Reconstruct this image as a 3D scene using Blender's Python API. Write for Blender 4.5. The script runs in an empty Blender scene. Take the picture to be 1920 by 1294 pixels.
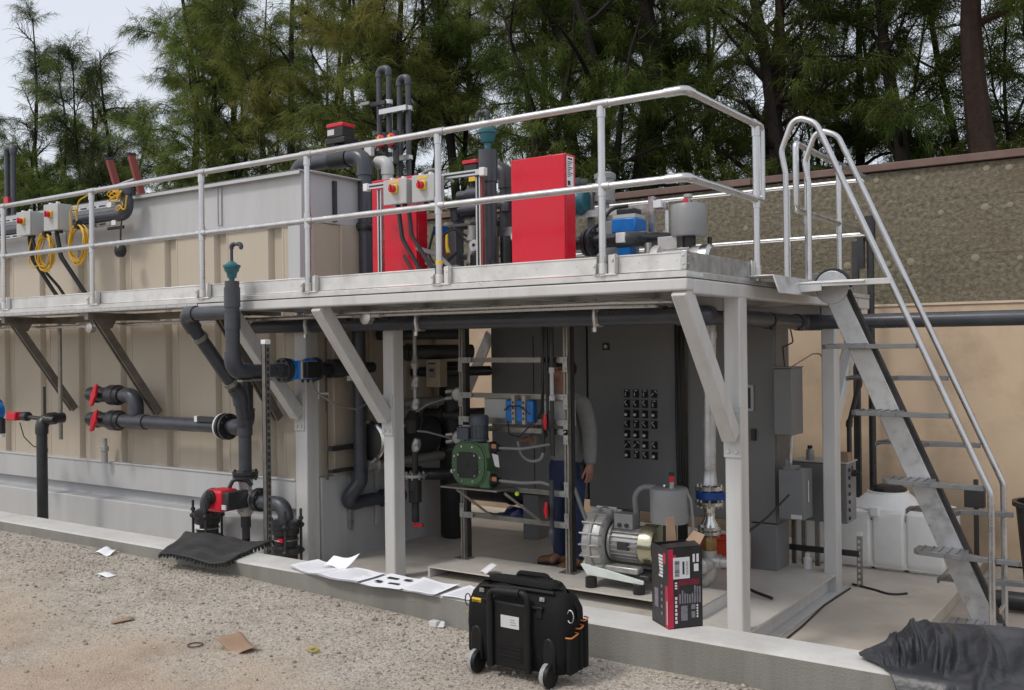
import bpy, math, random
import numpy as np
from mathutils import Vector, Matrix, noise

random.seed(7)
scene = bpy.context.scene
COL = scene.collection
R_ = math.radians

# ---------------------------------------------------------------- camera
cam_data = bpy.data.cameras.new("camera")
cam_data.sensor_width = 36.0
cam_data.sensor_fit = 'HORIZONTAL'
cam_data.lens = 34.472
cam_data.clip_start = 0.05
cam_data.clip_end = 600.0
camera = bpy.data.objects.new("camera", cam_data)
camera.location = (0.0, 0.0, 1.5)
camera.rotation_euler = (1.571642, 0.01217, 0.60283)
COL.objects.link(camera)
scene.camera = camera

# ---------------------------------------------------------------- light
SUN_EL, SUN_AZ = R_(52), R_(205)          # overcast: a broad weak sun, front left of the skid
world = bpy.data.worlds.new("World")
scene.world = world
world.use_nodes = True
wn, wl = world.node_tree.nodes, world.node_tree.links
wn.clear()
w_out = wn.new('ShaderNodeOutputWorld')
sky = wn.new('ShaderNodeTexSky')
sky.sky_type = 'NISHITA'
sky.sun_disc = False
sky.sun_elevation = SUN_EL
sky.sun_rotation = SUN_AZ
sky.air_density = 1.0
sky.dust_density = 3.0
b_sky = wn.new('ShaderNodeBackground')
b_sky.inputs['Strength'].default_value = 0.05
wl.new(sky.outputs[0], b_sky.inputs['Color'])
tc = wn.new('ShaderNodeTexCoord')
cn = wn.new('ShaderNodeTexNoise')
cn.inputs['Scale'].default_value = 2.2
cn.inputs['Detail'].default_value = 5
wl.new(tc.outputs['Generated'], cn.inputs['Vector'])
cr = wn.new('ShaderNodeValToRGB')
cr.color_ramp.elements[0].position = 0.3
cr.color_ramp.elements[0].color = (0.67, 0.685, 0.715, 1)
cr.color_ramp.elements[1].position = 0.7
cr.color_ramp.elements[1].color = (0.75, 0.76, 0.79, 1)
wl.new(cn.outputs['Fac'], cr.inputs['Fac'])
b_cl = wn.new('ShaderNodeBackground')     # the cloud deck
b_cl.inputs['Strength'].default_value = 0.95
wl.new(cr.outputs[0], b_cl.inputs['Color'])
add = wn.new('ShaderNodeAddShader')
wl.new(b_sky.outputs[0], add.inputs[0])
wl.new(b_cl.outputs[0], add.inputs[1])
wl.new(add.outputs[0], w_out.inputs['Surface'])

sun_data = bpy.data.lights.new("sun", 'SUN')
sun_data.energy = 1.5
sun_data.angle = R_(10)
sun_data.color = (1.0, 0.96, 0.9)
sun = bpy.data.objects.new("sun", sun_data)
_d = Vector((math.sin(SUN_AZ) * math.cos(SUN_EL), math.cos(SUN_AZ) * math.cos(SUN_EL), math.sin(SUN_EL)))
sun.rotation_euler = _d.to_track_quat('Z', 'Y').to_euler()
sun.location = (0, 0, 12)
COL.objects.link(sun)

scene.view_settings.view_transform = 'Standard'
scene.view_settings.look = 'None'
scene.view_settings.exposure = 0.0
scene.view_settings.gamma = 1.0
scene.view_settings.use_curve_mapping = False

# ---------------------------------------------------------------- materials
def hx(h):
    h = h.lstrip('#')
    return tuple(((int(h[i:i + 2], 16) / 255) ** 2.2) for i in (0, 2, 4))

def mat(name, col, rough=0.5, metal=0.0, var=0.10, scale=5.0, bump=0.0, bscale=60.0,
        dirt=None, dirt_amt=0.0, dscale=2.0, coat=0.0, spec=0.5, streak=False, rvar=0.12, each=0.0):
    m = bpy.data.materials.new(name)
    m.use_nodes = True
    n, l = m.node_tree.nodes, m.node_tree.links
    b = n['Principled BSDF']
    b.inputs['Metallic'].default_value = metal
    b.inputs['Specular IOR Level'].default_value = spec
    b.inputs['Coat Weight'].default_value = coat
    b.inputs['Coat Roughness'].default_value = 0.12
    t = n.new('ShaderNodeTexCoord')
    vec = t.outputs['Object']
    if streak:
        mp = n.new('ShaderNodeMapping')
        mp.inputs['Scale'].default_value = (1.0, 1.0, 0.12)
        l.new(vec, mp.inputs['Vector'])
        svec = mp.outputs[0]
    else:
        svec = vec
    nz = n.new('ShaderNodeTexNoise')
    nz.inputs['Scale'].default_value = scale
    nz.inputs['Detail'].default_value = 6
    nz.inputs['Roughness'].default_value = 0.62
    l.new(svec, nz.inputs['Vector'])
    mr = n.new('ShaderNodeMapRange')
    mr.inputs[1].default_value = 0.3
    mr.inputs[2].default_value = 0.7
    mr.inputs[3].default_value = 1 - var
    mr.inputs[4].default_value = 1 + var
    l.new(nz.outputs['Fac'], mr.inputs[0])
    mx = n.new('ShaderNodeVectorMath')
    mx.operation = 'SCALE'
    mx.inputs[0].default_value = col[:3]
    l.new(mr.outputs[0], mx.inputs['Scale'])
    cout = mx.outputs[0]
    if each:
        oi = n.new('ShaderNodeObjectInfo')
        er = n.new('ShaderNodeMapRange')
        er.inputs[3].default_value = 1 - each
        er.inputs[4].default_value = 1 + each
        l.new(oi.outputs['Random'], er.inputs[0])
        es = n.new('ShaderNodeVectorMath')
        es.operation = 'SCALE'
        l.new(cout, es.inputs[0])
        l.new(er.outputs[0], es.inputs['Scale'])
        cout = es.outputs[0]
    if dirt is not None:
        dn = n.new('ShaderNodeTexNoise')
        dn.inputs['Scale'].default_value = dscale
        dn.inputs['Detail'].default_value = 8
        dn.inputs['Roughness'].default_value = 0.7
        l.new(svec, dn.inputs['Vector'])
        dr = n.new('ShaderNodeMapRange')
        dr.inputs[1].default_value = 0.48
        dr.inputs[2].default_value = 0.72
        dr.inputs[3].default_value = 0
        dr.inputs[4].default_value = dirt_amt
        l.new(dn.outputs['Fac'], dr.inputs[0])
        dm = n.new('ShaderNodeMix')
        dm.data_type = 'RGBA'
        l.new(dr.outputs[0], dm.inputs['Factor'])
        l.new(cout, dm.inputs['A'])
        dm.inputs['B'].default_value = (*dirt[:3], 1)
        cout = dm.outputs['Result']
    l.new(cout, b.inputs['Base Color'])
    rr = n.new('ShaderNodeMapRange')
    rr.inputs[1].default_value = 0.3
    rr.inputs[2].default_value = 0.7
    rr.inputs[3].default_value = max(0.02, rough - rvar)
    rr.inputs[4].default_value = min(1, rough + rvar)
    l.new(nz.outputs['Fac'], rr.inputs[0])
    l.new(rr.outputs[0], b.inputs['Roughness'])
    if bump > 0:
        bn = n.new('ShaderNodeTexNoise')
        bn.inputs['Scale'].default_value = bscale
        bn.inputs['Detail'].default_value = 4
        l.new(vec, bn.inputs['Vector'])
        bp = n.new('ShaderNodeBump')
        bp.inputs['Strength'].default_value = bump
        bp.inputs['Distance'].default_value = 0.01
        l.new(bn.outputs['Fac'], bp.inputs['Height'])
        l.new(bp.outputs[0], b.inputs['Normal'])
    return m

BROWN = (0.10, 0.075, 0.05)
M_beige = mat('beige paint', (0.45, 0.392, 0.312), .45, var=.06, scale=2, dirt=(0.33, 0.275, 0.21), dirt_amt=.5, dscale=1.3, streak=True)
M_grey = mat('light grey paint', (0.455, 0.46, 0.465), .42, var=.05, scale=2, dirt=(0.27, 0.26, 0.25), dirt_amt=.35, dscale=2.2, streak=True)
M_leg = mat('frame grey paint', (0.56, 0.56, 0.555), .38, var=.04, scale=3, dirt=(0.34, 0.31, 0.27), dirt_amt=.5, dscale=4, streak=True)
M_floor = mat('grey deck paint', (0.54, 0.515, 0.475), .5, var=.10, scale=3, dirt=(0.36, 0.31, 0.25), dirt_amt=.7, dscale=1.3, bump=.1)
M_alu = mat('mill aluminium', (0.56, 0.56, 0.565), .30, metal=.95, var=.07, scale=9, dirt=(0.45, 0.44, 0.43), dirt_amt=.4, dscale=5, bump=.05, bscale=120)
M_plank = mat('aluminium plank', (0.66, 0.66, 0.65), .42, metal=.6, var=.08, scale=7, dirt=(0.35, 0.33, 0.30), dirt_amt=.5, dscale=4, each=.06)
M_galv = mat('galvanized steel', (0.50, 0.51, 0.52), .36, metal=.75, var=.22, scale=14, dirt=(0.30, 0.31, 0.32), dirt_amt=.5, dscale=7)
M_tread = mat('grey cast tread', (0.19, 0.192, 0.20), .5, metal=.5, var=.12, scale=12)
M_strut = mat('green galvanized strut', (0.30, 0.29, 0.26), .42, metal=.7, var=.15, scale=9, dirt=(0.12, 0.11, 0.10), dirt_amt=.5, dscale=8)
M_dark = mat('dark steel', (0.05, 0.05, 0.052), .5, metal=.4, var=.2, scale=12)
M_brownsteel = mat('weathered brown strut', (0.20, 0.18, 0.16), .5, metal=.5, var=.2, scale=8, dirt=(0.08, 0.065, 0.05), dirt_amt=.5, dscale=6)
M_pvc = mat('grey pvc', (0.045, 0.050, 0.062), .36, var=.12, scale=7, dirt=(0.11, 0.11, 0.115), dirt_amt=.3, dscale=5)
M_pvcb = mat('black pvc', (0.022, 0.023, 0.026), .36, var=.15, scale=7, dirt=(0.07, 0.07, 0.07), dirt_amt=.3, dscale=5)
M_rubber = mat('black rubber', (0.020, 0.020, 0.020), .7, var=.25, scale=14, dirt=(0.07, 0.065, 0.06), dirt_amt=.5, dscale=5, bump=.25, bscale=90)
M_black = mat('black plastic', (0.015, 0.015, 0.016), .45, var=.15, scale=9)
M_red = mat('red gloss paint', (0.56, 0.006, 0.024), .24, var=.06, scale=3, coat=.18, spec=.35)
M_redpl = mat('red plastic', (0.55, 0.012, 0.03), .35, var=.08, scale=9)
M_yellow = mat('yellow plastic', (0.75, 0.48, 0.02), .4, var=.06)
M_cord = mat('yellow cord', (0.62, 0.36, 0.012), .45, var=.12, scale=20)
M_teal = mat('teal enamel', (0.02, 0.12, 0.15), .4, var=.15, scale=10)
M_blue = mat('blue enamel', (0.01, 0.15, 0.48), .35, var=.08, scale=9)
M_bluedk = mat('dark blue enamel', (0.01, 0.05, 0.22), .35, var=.08, scale=9)
M_chrome = mat('bright steel', (0.62, 0.62, 0.60), .22, metal=1.0, var=.1, scale=9)
M_alucast = mat('cast aluminium', (0.42, 0.42, 0.41), .45, metal=.6, var=.12, scale=12, dirt=(0.2, 0.19, 0.18), dirt_amt=.4, dscale=8, bump=.1)
M_encl = mat('grey enclosure paint', (0.185, 0.19, 0.195), .42, var=.06, scale=4, dirt=(0.17, 0.165, 0.16), dirt_amt=.25, dscale=3)
M_box = mat('pale grey box paint', (0.43, 0.44, 0.435), .4, var=.05, scale=5)
M_filter = mat('mid grey enamel', (0.23, 0.235, 0.24), .4, var=.05, scale=5)
M_green = mat('green pump enamel', (0.055, 0.115, 0.055), .38, var=.12, scale=9)
M_motor = mat('slate motor enamel', (0.055, 0.068, 0.085), .42, var=.12, scale=9)
M_white = mat('white plastic', (0.70, 0.70, 0.70), .45, var=.04)
M_poly = mat('translucent white polyethylene', (0.82, 0.82, 0.80), .45, var=.05, scale=3, dirt=(0.6, 0.57, 0.5), dirt_amt=.3, dscale=4)
M_paper = mat('white paper', (0.76, 0.76, 0.79), .7, var=.03, scale=9)
M_ink = mat('black ink', (0.02, 0.02, 0.022), .6, var=.05)
M_card = mat('brown card', (0.30, 0.20, 0.13), .8, var=.12, scale=12)
M_brass = mat('brass', (0.25, 0.16, 0.07), .4, metal=.7, var=.15, scale=9)
M_orange = mat('orange plastic', (0.48, 0.045, 0.015), .45, var=.08)
M_silver = mat('silver label', (0.55, 0.55, 0.55), .5, var=.05)
M_bluetarp = mat('blue tarpaulin', (0.012, 0.03, 0.20), .4, var=.2, scale=9, bump=.3, bscale=20)
M_hose = mat('grey hose', (0.20, 0.20, 0.20), .45, var=.1)
M_hivis = mat('high visibility cloth', (0.55, 0.85, 0.05), .6, var=.1)
M_ladder = mat('red fibreglass', (0.22, 0.035, 0.03), .5, var=.2, scale=10)
M_capping = mat('brown metal capping', (0.13, 0.075, 0.062), .5, var=.15, scale=3, dirt=(0.2, 0.15, 0.13), dirt_amt=.4, dscale=3)
M_copper = mat('copper', (0.45, 0.22, 0.12), .4, metal=.7, var=.15)

# ---------------------------------------------------------------- mesh builder
def basis(d):
    d = Vector(d).normalized()
    up = Vector((0, 0, 1)) if abs(d.z) < 0.95 else Vector((1, 0, 0))
    s = d.cross(up).normalized()
    return d, s, s.cross(d).normalized()

def fillet(path, r, n=6):
    pts = [Vector(p) for p in path]
    out = [pts[0]]
    corners = []
    for i in range(1, len(pts) - 1):
        a, b, c = pts[i - 1], pts[i], pts[i + 1]
        u, v = (a - b), (c - b)
        lu, lv = u.length, v.length
        u.normalize(); v.normalize()
        ang = u.angle(v)
        if ang > math.pi - 0.03:
            out.append(b); continue
        t = min(r / math.tan(ang / 2), lu * .49, lv * .49)
        rr = t * math.tan(ang / 2)
        p0, p1 = b + u * t, b + v * t
        cen = b + (u + v).normalized() * (rr / math.sin(ang / 2))
        e0, e1 = p0 - cen, p1 - cen
        sw = e0.angle(e1)
        ax = e0.cross(e1).normalized()
        arc = [cen + Matrix.Rotation(sw * k / n, 3, ax) @ e0 for k in range(n + 1)]
        out += arc
        corners.append((arc, -u, v))
    out.append(pts[-1])
    return out, corners

class MB:
    def __init__(s):
        s.v, s.f, s.mi, s.cur = [], [], [], 0
    def mat(s, i):
        s.cur = i; return s
    def face(s, *idx):
        s.f.append(tuple(idx)); s.mi.append(s.cur)
    def add(s, vs):
        k = len(s.v); s.v += [tuple(p) for p in vs]; return k
    def box(s, x0, y0, z0, x1, y1, z1):
        x0, x1 = sorted((x0, x1)); y0, y1 = sorted((y0, y1)); z0, z1 = sorted((z0, z1))
        k = s.add([(x0, y0, z0), (x1, y0, z0), (x1, y1, z0), (x0, y1, z0), (x0, y0, z1), (x1, y0, z1), (x1, y1, z1), (x0, y1, z1)])
        for q in ((0, 3, 2, 1), (4, 5, 6, 7), (0, 1, 5, 4), (1, 2, 6, 5), (2, 3, 7, 6), (3, 0, 4, 7)):
            s.face(*[k + i for i in q])
        return s
    def beam(s, a, b, w, h, up=None):
        """rectangular bar from a to b: w across, h along up"""
        a, b = Vector(a), Vector(b)
        d, sd, u = basis(b - a)
        if up is not None:
            u = Vector(up); u = (u - d * u.dot(d)).normalized(); sd = d.cross(u)
        c = [(-w / 2, -h / 2), (w / 2, -h / 2), (w / 2, h / 2), (-w / 2, h / 2)]
        k = s.add([a + sd * x + u * y for x, y in c] + [b + sd * x + u * y for x, y in c])
        for q in ((0, 1, 2, 3), (7, 6, 5, 4), (0, 4, 5, 1), (1, 5, 6, 2), (2, 6, 7, 3), (3, 7, 4, 0)):
            s.face(*[k + i for i in q])
        return s
    def prism(s, pts, ext):
        ext = Vector(ext); n = len(pts)
        k = s.add(pts); s.add([Vector(p) + ext for p in pts])
        s.face(*[k + i for i in range(n)][::-1]); s.face(*[k + n + i for i in range(n)])
        for i in range(n):
            j = (i + 1) % n
            s.face(k + i, k + j, k + n + j, k + n + i)
        return s
    def tube(s, path, r, seg=12, bend=None, n=6, cap=True, radii=None, loop=False):
        pts = [Vector(p) for p in path]
        if bend: pts = fillet(path, bend, n)[0]
        N = len(pts)
        tang = []
        for i in range(N):
            a = pts[i - 1] if (i > 0 or loop) else pts[i]
            b = pts[(i + 1) % N] if (i < N - 1 or loop) else pts[i]
            tang.append((b - a).normalized())
        d, sd, u = basis(tang[0])
        k0 = len(s.v)
        for i in range(N):
            t = tang[i]
            sd = (sd - t * sd.dot(t))
            if sd.length < 1e-6: sd = basis(t)[1]
            sd.normalize(); u = sd.cross(t)
            rr = radii[i] if radii else r
            s.v += [tuple(pts[i] + (sd * math.cos(2 * math.pi * j / seg) + u * math.sin(2 * math.pi * j / seg)) * rr) for j in range(seg)]
        for i in range(N if loop else N - 1):
            i2 = (i + 1) % N
            for j in range(seg):
                j2 = (j + 1) % seg
                s.face(k0 + i * seg + j, k0 + i * seg + j2, k0 + i2 * seg + j2, k0 + i2 * seg + j)
        if cap and not loop:
            s.face(*[k0 + j for j in range(seg)][::-1])
            s.face(*[k0 + (N - 1) * seg + j for j in range(seg)])
        return s
    def cyl(s, a, b, r, seg=16, r2=None):
        return s.tube([a, b], r, seg, radii=[r, r2 if r2 is not None else r])
    def lathe(s, o, axis, prof, seg=24):
        """prof: (distance along axis, radius)"""
        o = Vector(o); d, sd, u = basis(axis)
        k0 = len(s.v)
        for t, r in prof:
            s.v += [tuple(o + d * t + (sd * math.cos(2 * math.pi * j / seg) + u * math.sin(2 * math.pi * j / seg)) * max(r, 1e-4)) for j in range(seg)]
        for i in range(len(prof) - 1):
            for j in range(seg):
                j2 = (j + 1) % seg
                s.face(k0 + i * seg + j, k0 + (i + 1) * seg + j, k0 + (i + 1) * seg + j2, k0 + i * seg + j2)
        s.face(*[k0 + j for j in range(seg)])
        s.face(*[k0 + (len(prof) - 1) * seg + j for j in range(seg)][::-1])
        return s
    def ball(s, o, r, seg=12, sq=(1, 1, 1)):
        o = Vector(o); k0 = len(s.v); rings = seg // 2
        for i in range(rings + 1):
            ph = math.pi * i / rings
            for j in range(seg):
                th = 2 * math.pi * j / seg
                s.v.append((o.x + r * sq[0] * math.sin(ph) * math.cos(th), o.y + r * sq[1] * math.sin(ph) * math.sin(th), o.z + r * sq[2] * math.cos(ph)))
        for i in range(rings):
            for j in range(seg):
                j2 = (j + 1) % seg
                s.face(k0 + i * seg + j, k0 + (i + 1) * seg + j, k0 + (i + 1) * seg + j2, k0 + i * seg + j2)
        return s
    def hexbolt(s, o, axis, r=.012, h=.01):
        return s.lathe(o, axis, [(0, r), (h, r)], 6)
    def pvc(s, path, r, bend=None, fit=1.16, seg=16, collar=1.1):
        """glued pipe: straight runs with thicker elbows and sockets"""
        bend = bend or r * 1.7
        s.tube(path, r, seg, bend=bend, n=7)
        for arc, u, v in fillet(path, bend, 7)[1]:
            a0, a1 = arc[0], arc[-1]
            s.tube([a0 - u * r * collar] + arc + [a1 + v * r * collar], r * fit, seg)
        return s
    def flange(s, o, axis, R, t, bolts=8, br=None):
        ax = Vector(axis).normalized(); o = Vector(o)
        s.lathe(o - ax * t / 2, ax, [(0, R * .97), (t * .1, R), (t * .9, R), (t, R * .97)], 24)
        d, sd, u = basis(ax)
        for i in range(bolts):
            a = 2 * math.pi * (i + .5) / bolts
            p = o + (sd * math.cos(a) + u * math.sin(a)) * R * .8
            s.hexbolt(p - ax * (t / 2 + .018), ax, br or R * .09, t + .036)
        return s
    def build(s, name, mats, parent=None, bevel=0.0, bseg=2, ang=35, org=None):
        org = Vector(org) if org is not None else (ORG[parent] if parent is not None else Vector((0, 0, 0)))
        me = bpy.data.meshes.new(name)
        me.from_pydata([(x - org.x, y - org.y, z - org.z) for x, y, z in s.v], [], s.f)
        if not isinstance(mats, (list, tuple)): mats = [mats]
        for m in mats: me.materials.append(m)
        if len(mats) > 1:
            me.polygons.foreach_set('material_index', s.mi)
        me.update()
        me.shade_smooth()
        me.set_sharp_from_angle(angle=R_(ang))
        o = bpy.data.objects.new(name, me)
        COL.objects.link(o)
        if parent is not None: o.parent = parent
        else: o.location = org
        ORG[o] = org
        if bevel > 0:
            bm = o.modifiers.new('bevel', 'BEVEL')
            bm.width = bevel; bm.segments = bseg; bm.limit_method = 'ANGLE'; bm.angle_limit = R_(50)
            bm.harden_normals = False
        return o

ORG = {}
def thing(name, label, cat, loc, group=None):
    o = bpy.data.objects.new(name, None)
    o.empty_display_size = .1
    o.location = loc
    COL.objects.link(o)
    o['label'] = label; o['category'] = cat
    if group: o['group'] = group
    ORG[o] = Vector(loc)
    return o
def tag(o, label, cat, group=None):
    o['label'] = label; o['category'] = cat
    if group: o['group'] = group
    return o
def solo(name, mb, m, label, cat, org, group=None, **k):
    return tag(mb.build(name, m, None, org=org, **k), label, cat, group)
def struct(name, mb, m, kind='structure', **k):
    o = mb.build(name, m, **k)
    o['kind'] = kind
    return o
def copy_tree(o, parent=None, loc=None, label=None):
    c = o.copy(); COL.objects.link(c)
    if parent is not None: c.parent = parent
    if loc is not None: c.location = loc
    if label: c['label'] = label
    ORG[c] = Vector(c.location) if parent is None else ORG[parent]
    for ch in list(o.children): copy_tree(ch, c)
    return c
def text_mesh(body, size, m, name, parent, o, right, up, depth=.001, align='CENTER', label=None):
    cu = bpy.data.curves.new(name, 'FONT')
    cu.body = body; cu.size = size; cu.extrude = depth; cu.align_x = align; cu.align_y = 'CENTER'
    tmp = bpy.data.objects.new(name, cu)
    me = bpy.data.meshes.new_from_object(tmp)
    bpy.data.objects.remove(tmp); bpy.data.curves.remove(cu)
    right = Vector(right).normalized(); up = Vector(up).normalized(); nn = right.cross(up)
    mtx = Matrix((right, up, nn)).transposed().to_4x4(); mtx.translation = Vector(o) - ORG[parent]
    me.transform(mtx)
    me.materials.append(m)
    ob = bpy.data.objects.new(name, me); COL.objects.link(ob); ob.parent = parent; ORG[ob] = ORG[parent]
    return ob

# ================================================================ SETTING
def nodes_mat(name):
    m = bpy.data.materials.new(name); m.use_nodes = True
    return m, m.node_tree.nodes, m.node_tree.links, m.node_tree.nodes['Principled BSDF']

def gravel_material():
    m, n, l, b = nodes_mat('sandy gravel')
    t = n.new('ShaderNodeTexCoord')
    g = n.new('ShaderNodeNewGeometry')
    def noise_(scale, detail=5, rough=.6):
        q = n.new('ShaderNodeTexNoise'); q.inputs['Scale'].default_value = scale
        q.inputs['Detail'].default_value = detail; q.inputs['Roughness'].default_value = rough
        l.new(g.outputs['Position'], q.inputs['Vector']); return q
    def ramp(src, stops):
        r = n.new('ShaderNodeValToRGB')
        while len(r.color_ramp.elements) < len(stops): r.color_ramp.elements.new(.5)
        for i in reversed(range(len(stops))):
            p, c = stops[i]; r.color_ramp.elements[i].position = p; r.color_ramp.elements[i].color = (*c, 1)
        l.new(src, r.inputs['Fac']); return r
    v = n.new('ShaderNodeTexVoronoi'); v.inputs['Scale'].default_value = 105
    l.new(g.outputs['Position'], v.inputs['Vector'])
    v2 = n.new('ShaderNodeTexVoronoi'); v2.inputs['Scale'].default_value = 230
    l.new(g.outputs['Position'], v2.inputs['Vector'])
    sep = n.new('ShaderNodeSeparateColor'); l.new(v.outputs['Color'], sep.inputs[0])
    stone = ramp(sep.outputs[0], [(0, (.23, .20, .17)), (.35, (.36, .32, .27)), (.7, (.43, .39, .335)), (1, (.48, .44, .385))])
    sep2 = n.new('ShaderNodeSeparateColor'); l.new(v2.outputs['Color'], sep2.inputs[0])
    sand = ramp(sep2.outputs[0], [(0, (.29, .225, .17)), (.5, (.385, .305, .235)), (1, (.47, .39, .305))])
    tone = noise_(.9, 6, .65)
    # stones lie thickest in a band along the kerb, fine trodden sand further out
    sx = n.new('ShaderNodeSeparateXYZ'); l.new(g.outputs['Position'], sx.inputs[0])
    mr = n.new('ShaderNodeMapRange'); mr.inputs[1].default_value = 2.3; mr.inputs[2].default_value = 3.9
    mr.inputs[3].default_value = -.10; mr.inputs[4].default_value = .28
    l.new(sx.outputs['Y'], mr.inputs[0])
    ad = n.new('ShaderNodeMath'); ad.operation = 'ADD'; l.new(tone.outputs['Fac'], ad.inputs[0]); l.new(mr.outputs[0], ad.inputs[1])
    fac = ramp(ad.outputs[0], [(.44, (0, 0, 0)), (.66, (1, 1, 1))])
    mx = n.new('ShaderNodeMix'); mx.data_type = 'RGBA'
    l.new(fac.outputs[0], mx.inputs['Factor']); l.new(sand.outputs[0], mx.inputs['A']); l.new(stone.outputs[0], mx.inputs['B'])
    big = ramp(noise_(2.6, 7, .7).outputs['Fac'], [(.3, (.80, .76, .72)), (.5, (1, 1, 1)), (.72, (1.12, 1.08, 1.02))])
    mu = n.new('ShaderNodeMix'); mu.data_type = 'RGBA'; mu.blend_type = 'MULTIPLY'; mu.inputs['Factor'].default_value = 1
    l.new(mx.outputs['Result'], mu.inputs['A']); l.new(big.outputs[0], mu.inputs['B'])
    l.new(mu.outputs['Result'], b.inputs['Base Color'])
    b.inputs['Roughness'].default_value = .9
    b.inputs['Specular IOR Level'].default_value = .2
    hsum = n.new('ShaderNodeMath'); hsum.operation = 'MULTIPLY_ADD'
    l.new(v.outputs['Distance'], hsum.inputs[0]); hsum.inputs[1].default_value = -1.0
    fn = noise_(160, 3); l.new(fn.outputs['Fac'], hsum.inputs[2])
    bp = n.new('ShaderNodeBump'); bp.inputs['Strength'].default_value = .6; bp.inputs['Distance'].default_value = .007
    l.new(hsum.outputs[0], bp.inputs['Height']); l.new(bp.outputs[0], b.inputs['Normal'])
    return m
M_gravel = gravel_material()

def concrete(name, col, dark, scale=3.0, bump=.15, pit=True, streak=False):
    return mat(name, col, .8, var=.12, scale=scale, bump=bump, bscale=110, dirt=dirt_or(dark), dirt_amt=.75, dscale=1.8, spec=.25, streak=streak)
def dirt_or(c): return c
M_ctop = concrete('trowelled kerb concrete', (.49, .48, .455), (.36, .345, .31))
M_cface = concrete('formed kerb concrete with painted shade', (.225, .218, .198), (.13, .128, .112), 5, .35, streak=True)  # rougher formed finish; most of the darkening is the front's shade put into the colour
M_slab = concrete('slab concrete', (.54, .49, .42), (.42, .37, .305), 2.0, .12)
M_lowfl = concrete('pale floor concrete', (.40, .355, .305), (.30, .25, .20), 2.0, .12)

def gz(x, y):
    """height of the gravel surface"""
    t = min(1, max(0, (-x - 2.4) / 3.0)); t = t * t * (3 - 2 * t)
    k = min(1, max(0, (y - 1.5) / 2.2))
    return .085 * t * (.35 + .65 * k) + .012 * (noise.noise(Vector((x * .9, y * .9, 0))) + .5 * noise.noise(Vector((x * 2.7, y * 2.7, 4)))) 

KY0, KY1, KZ = 4.09, 4.335, .17           # kerb front, back, top
g = MB()
nx, ny = 260, 84
xs = [-15 + 19 * i / nx for i in range(nx + 1)]
ys = [-1 + (KY0 + .01 + 1) * j / ny for j in range(ny + 1)]
k0 = g.add([(x, y, gz(x, y)) for y in ys for x in xs])
for j in range(ny):
    for i in range(nx):
        a = k0 + j * (nx + 1) + i
        g.face(a, a + 1, a + nx + 2, a + nx + 1)
def sheet(x0, y0, x1, y1, z0=0.0):
    k = g.add([(x0, y0, z0), (x1, y0, z0), (x1, y1, z0), (x0, y1, z0)]); g.face(k, k + 1, k + 2, k + 3)
sheet(-300, -300, -15, KY0 + .01, .03); sheet(4, -300, 300, KY0 + .01, -.004); sheet(-15, -300, 4, -1, -.006)
sheet(-300, KY0 + .01, -32, 300, .03); sheet(14, KY0 + .01, 300, 300, 0); sheet(-32, 10.9, 14, 300, .4)
struct('ground', g, M_gravel)

# loose stones on the gravel: uncountable
def scatter_stones():
    rs = np.random.RandomState(3)
    phi = (1 + 5 ** .5) / 2
    iv = np.array([(-1, phi, 0), (1, phi, 0), (-1, -phi, 0), (1, -phi, 0), (0, -1, phi), (0, 1, phi), (0, -1, -phi), (0, 1, -phi), (phi, 0, -1), (phi, 0, 1), (-phi, 0, -1), (-phi, 0, 1)]) / 1.9
    it = np.array([(0, 11, 5), (0, 5, 1), (0, 1, 7), (0, 7, 10), (0, 10, 11), (1, 5, 9), (5, 11, 4), (11, 10, 2), (10, 7, 6), (7, 1, 8), (3, 9, 4), (3, 4, 2), (3, 2, 6), (3, 6, 8), (3, 8, 9), (4, 9, 5), (2, 4, 11), (6, 2, 10), (8, 6, 7), (9, 8, 1)])
    V, F, c = [], [], 0
    for i in range(15000):
        x = rs.uniform(-9.5, .6)
        u = rs.rand()
        y = KY0 - .01 - abs(rs.normal(0, .55)) if u < .62 else rs.uniform(.9, 4.05)
        if y < .9 or y > KY0 - .012: continue
        r = min(.013, .0032 + rs.exponential(.0020)) * (1.1 if u < .62 else .85)
        if noise.noise(Vector((x * 1.3, y * 1.3, 9))) < -.05 and u > .62: continue
        s = rs.uniform(.6, 1.25, 3) * r; s[2] *= .75
        a = rs.uniform(0, 6.28); ca, sa = math.cos(a), math.sin(a)
        w = iv * (1 + rs.uniform(-.16, .16, (12, 1))) * s
        w = np.stack([w[:, 0] * ca - w[:, 1] * sa, w[:, 0] * sa + w[:, 1] * ca, w[:, 2]], 1)
        V.append(w + (x, y, gz(x, y) + s[2] * .35)); F.append(it + c); c += 12
    V = np.concatenate(V); F = np.concatenate(F)
    me = bpy.data.meshes.new('gravel')
    me.from_pydata(V.tolist(), [], F.tolist())
    o = bpy.data.objects.new('gravel', me); COL.objects.link(o)
    m, n, l, b = nodes_mat('loose stone')
    gi = n.new('ShaderNodeNewGeometry')
    r = n.new('ShaderNodeValToRGB')
    st = ((0, (.19, .165, .14)), (.4, (.32, .285, .245)), (.85, (.39, .35, .30)), (1, (.45, .41, .36)))
    while len(r.color_ramp.elements) < 4: r.color_ramp.elements.new(.5)
    for i in (3, 2, 1, 0): r.color_ramp.elements[i].position = st[i][0]; r.color_ramp.elements[i].color = (*st[i][1], 1)
    l.new(gi.outputs['Random Per Island'], r.inputs['Fac']); l.new(r.outputs[0], b.inputs['Base Color'])
    b.inputs['Roughness'].default_value = .85; b.inputs['Specular IOR Level'].default_value = .25
    me.materials.append(m)
    o['kind'] = 'stuff'
scatter_stones()

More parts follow.
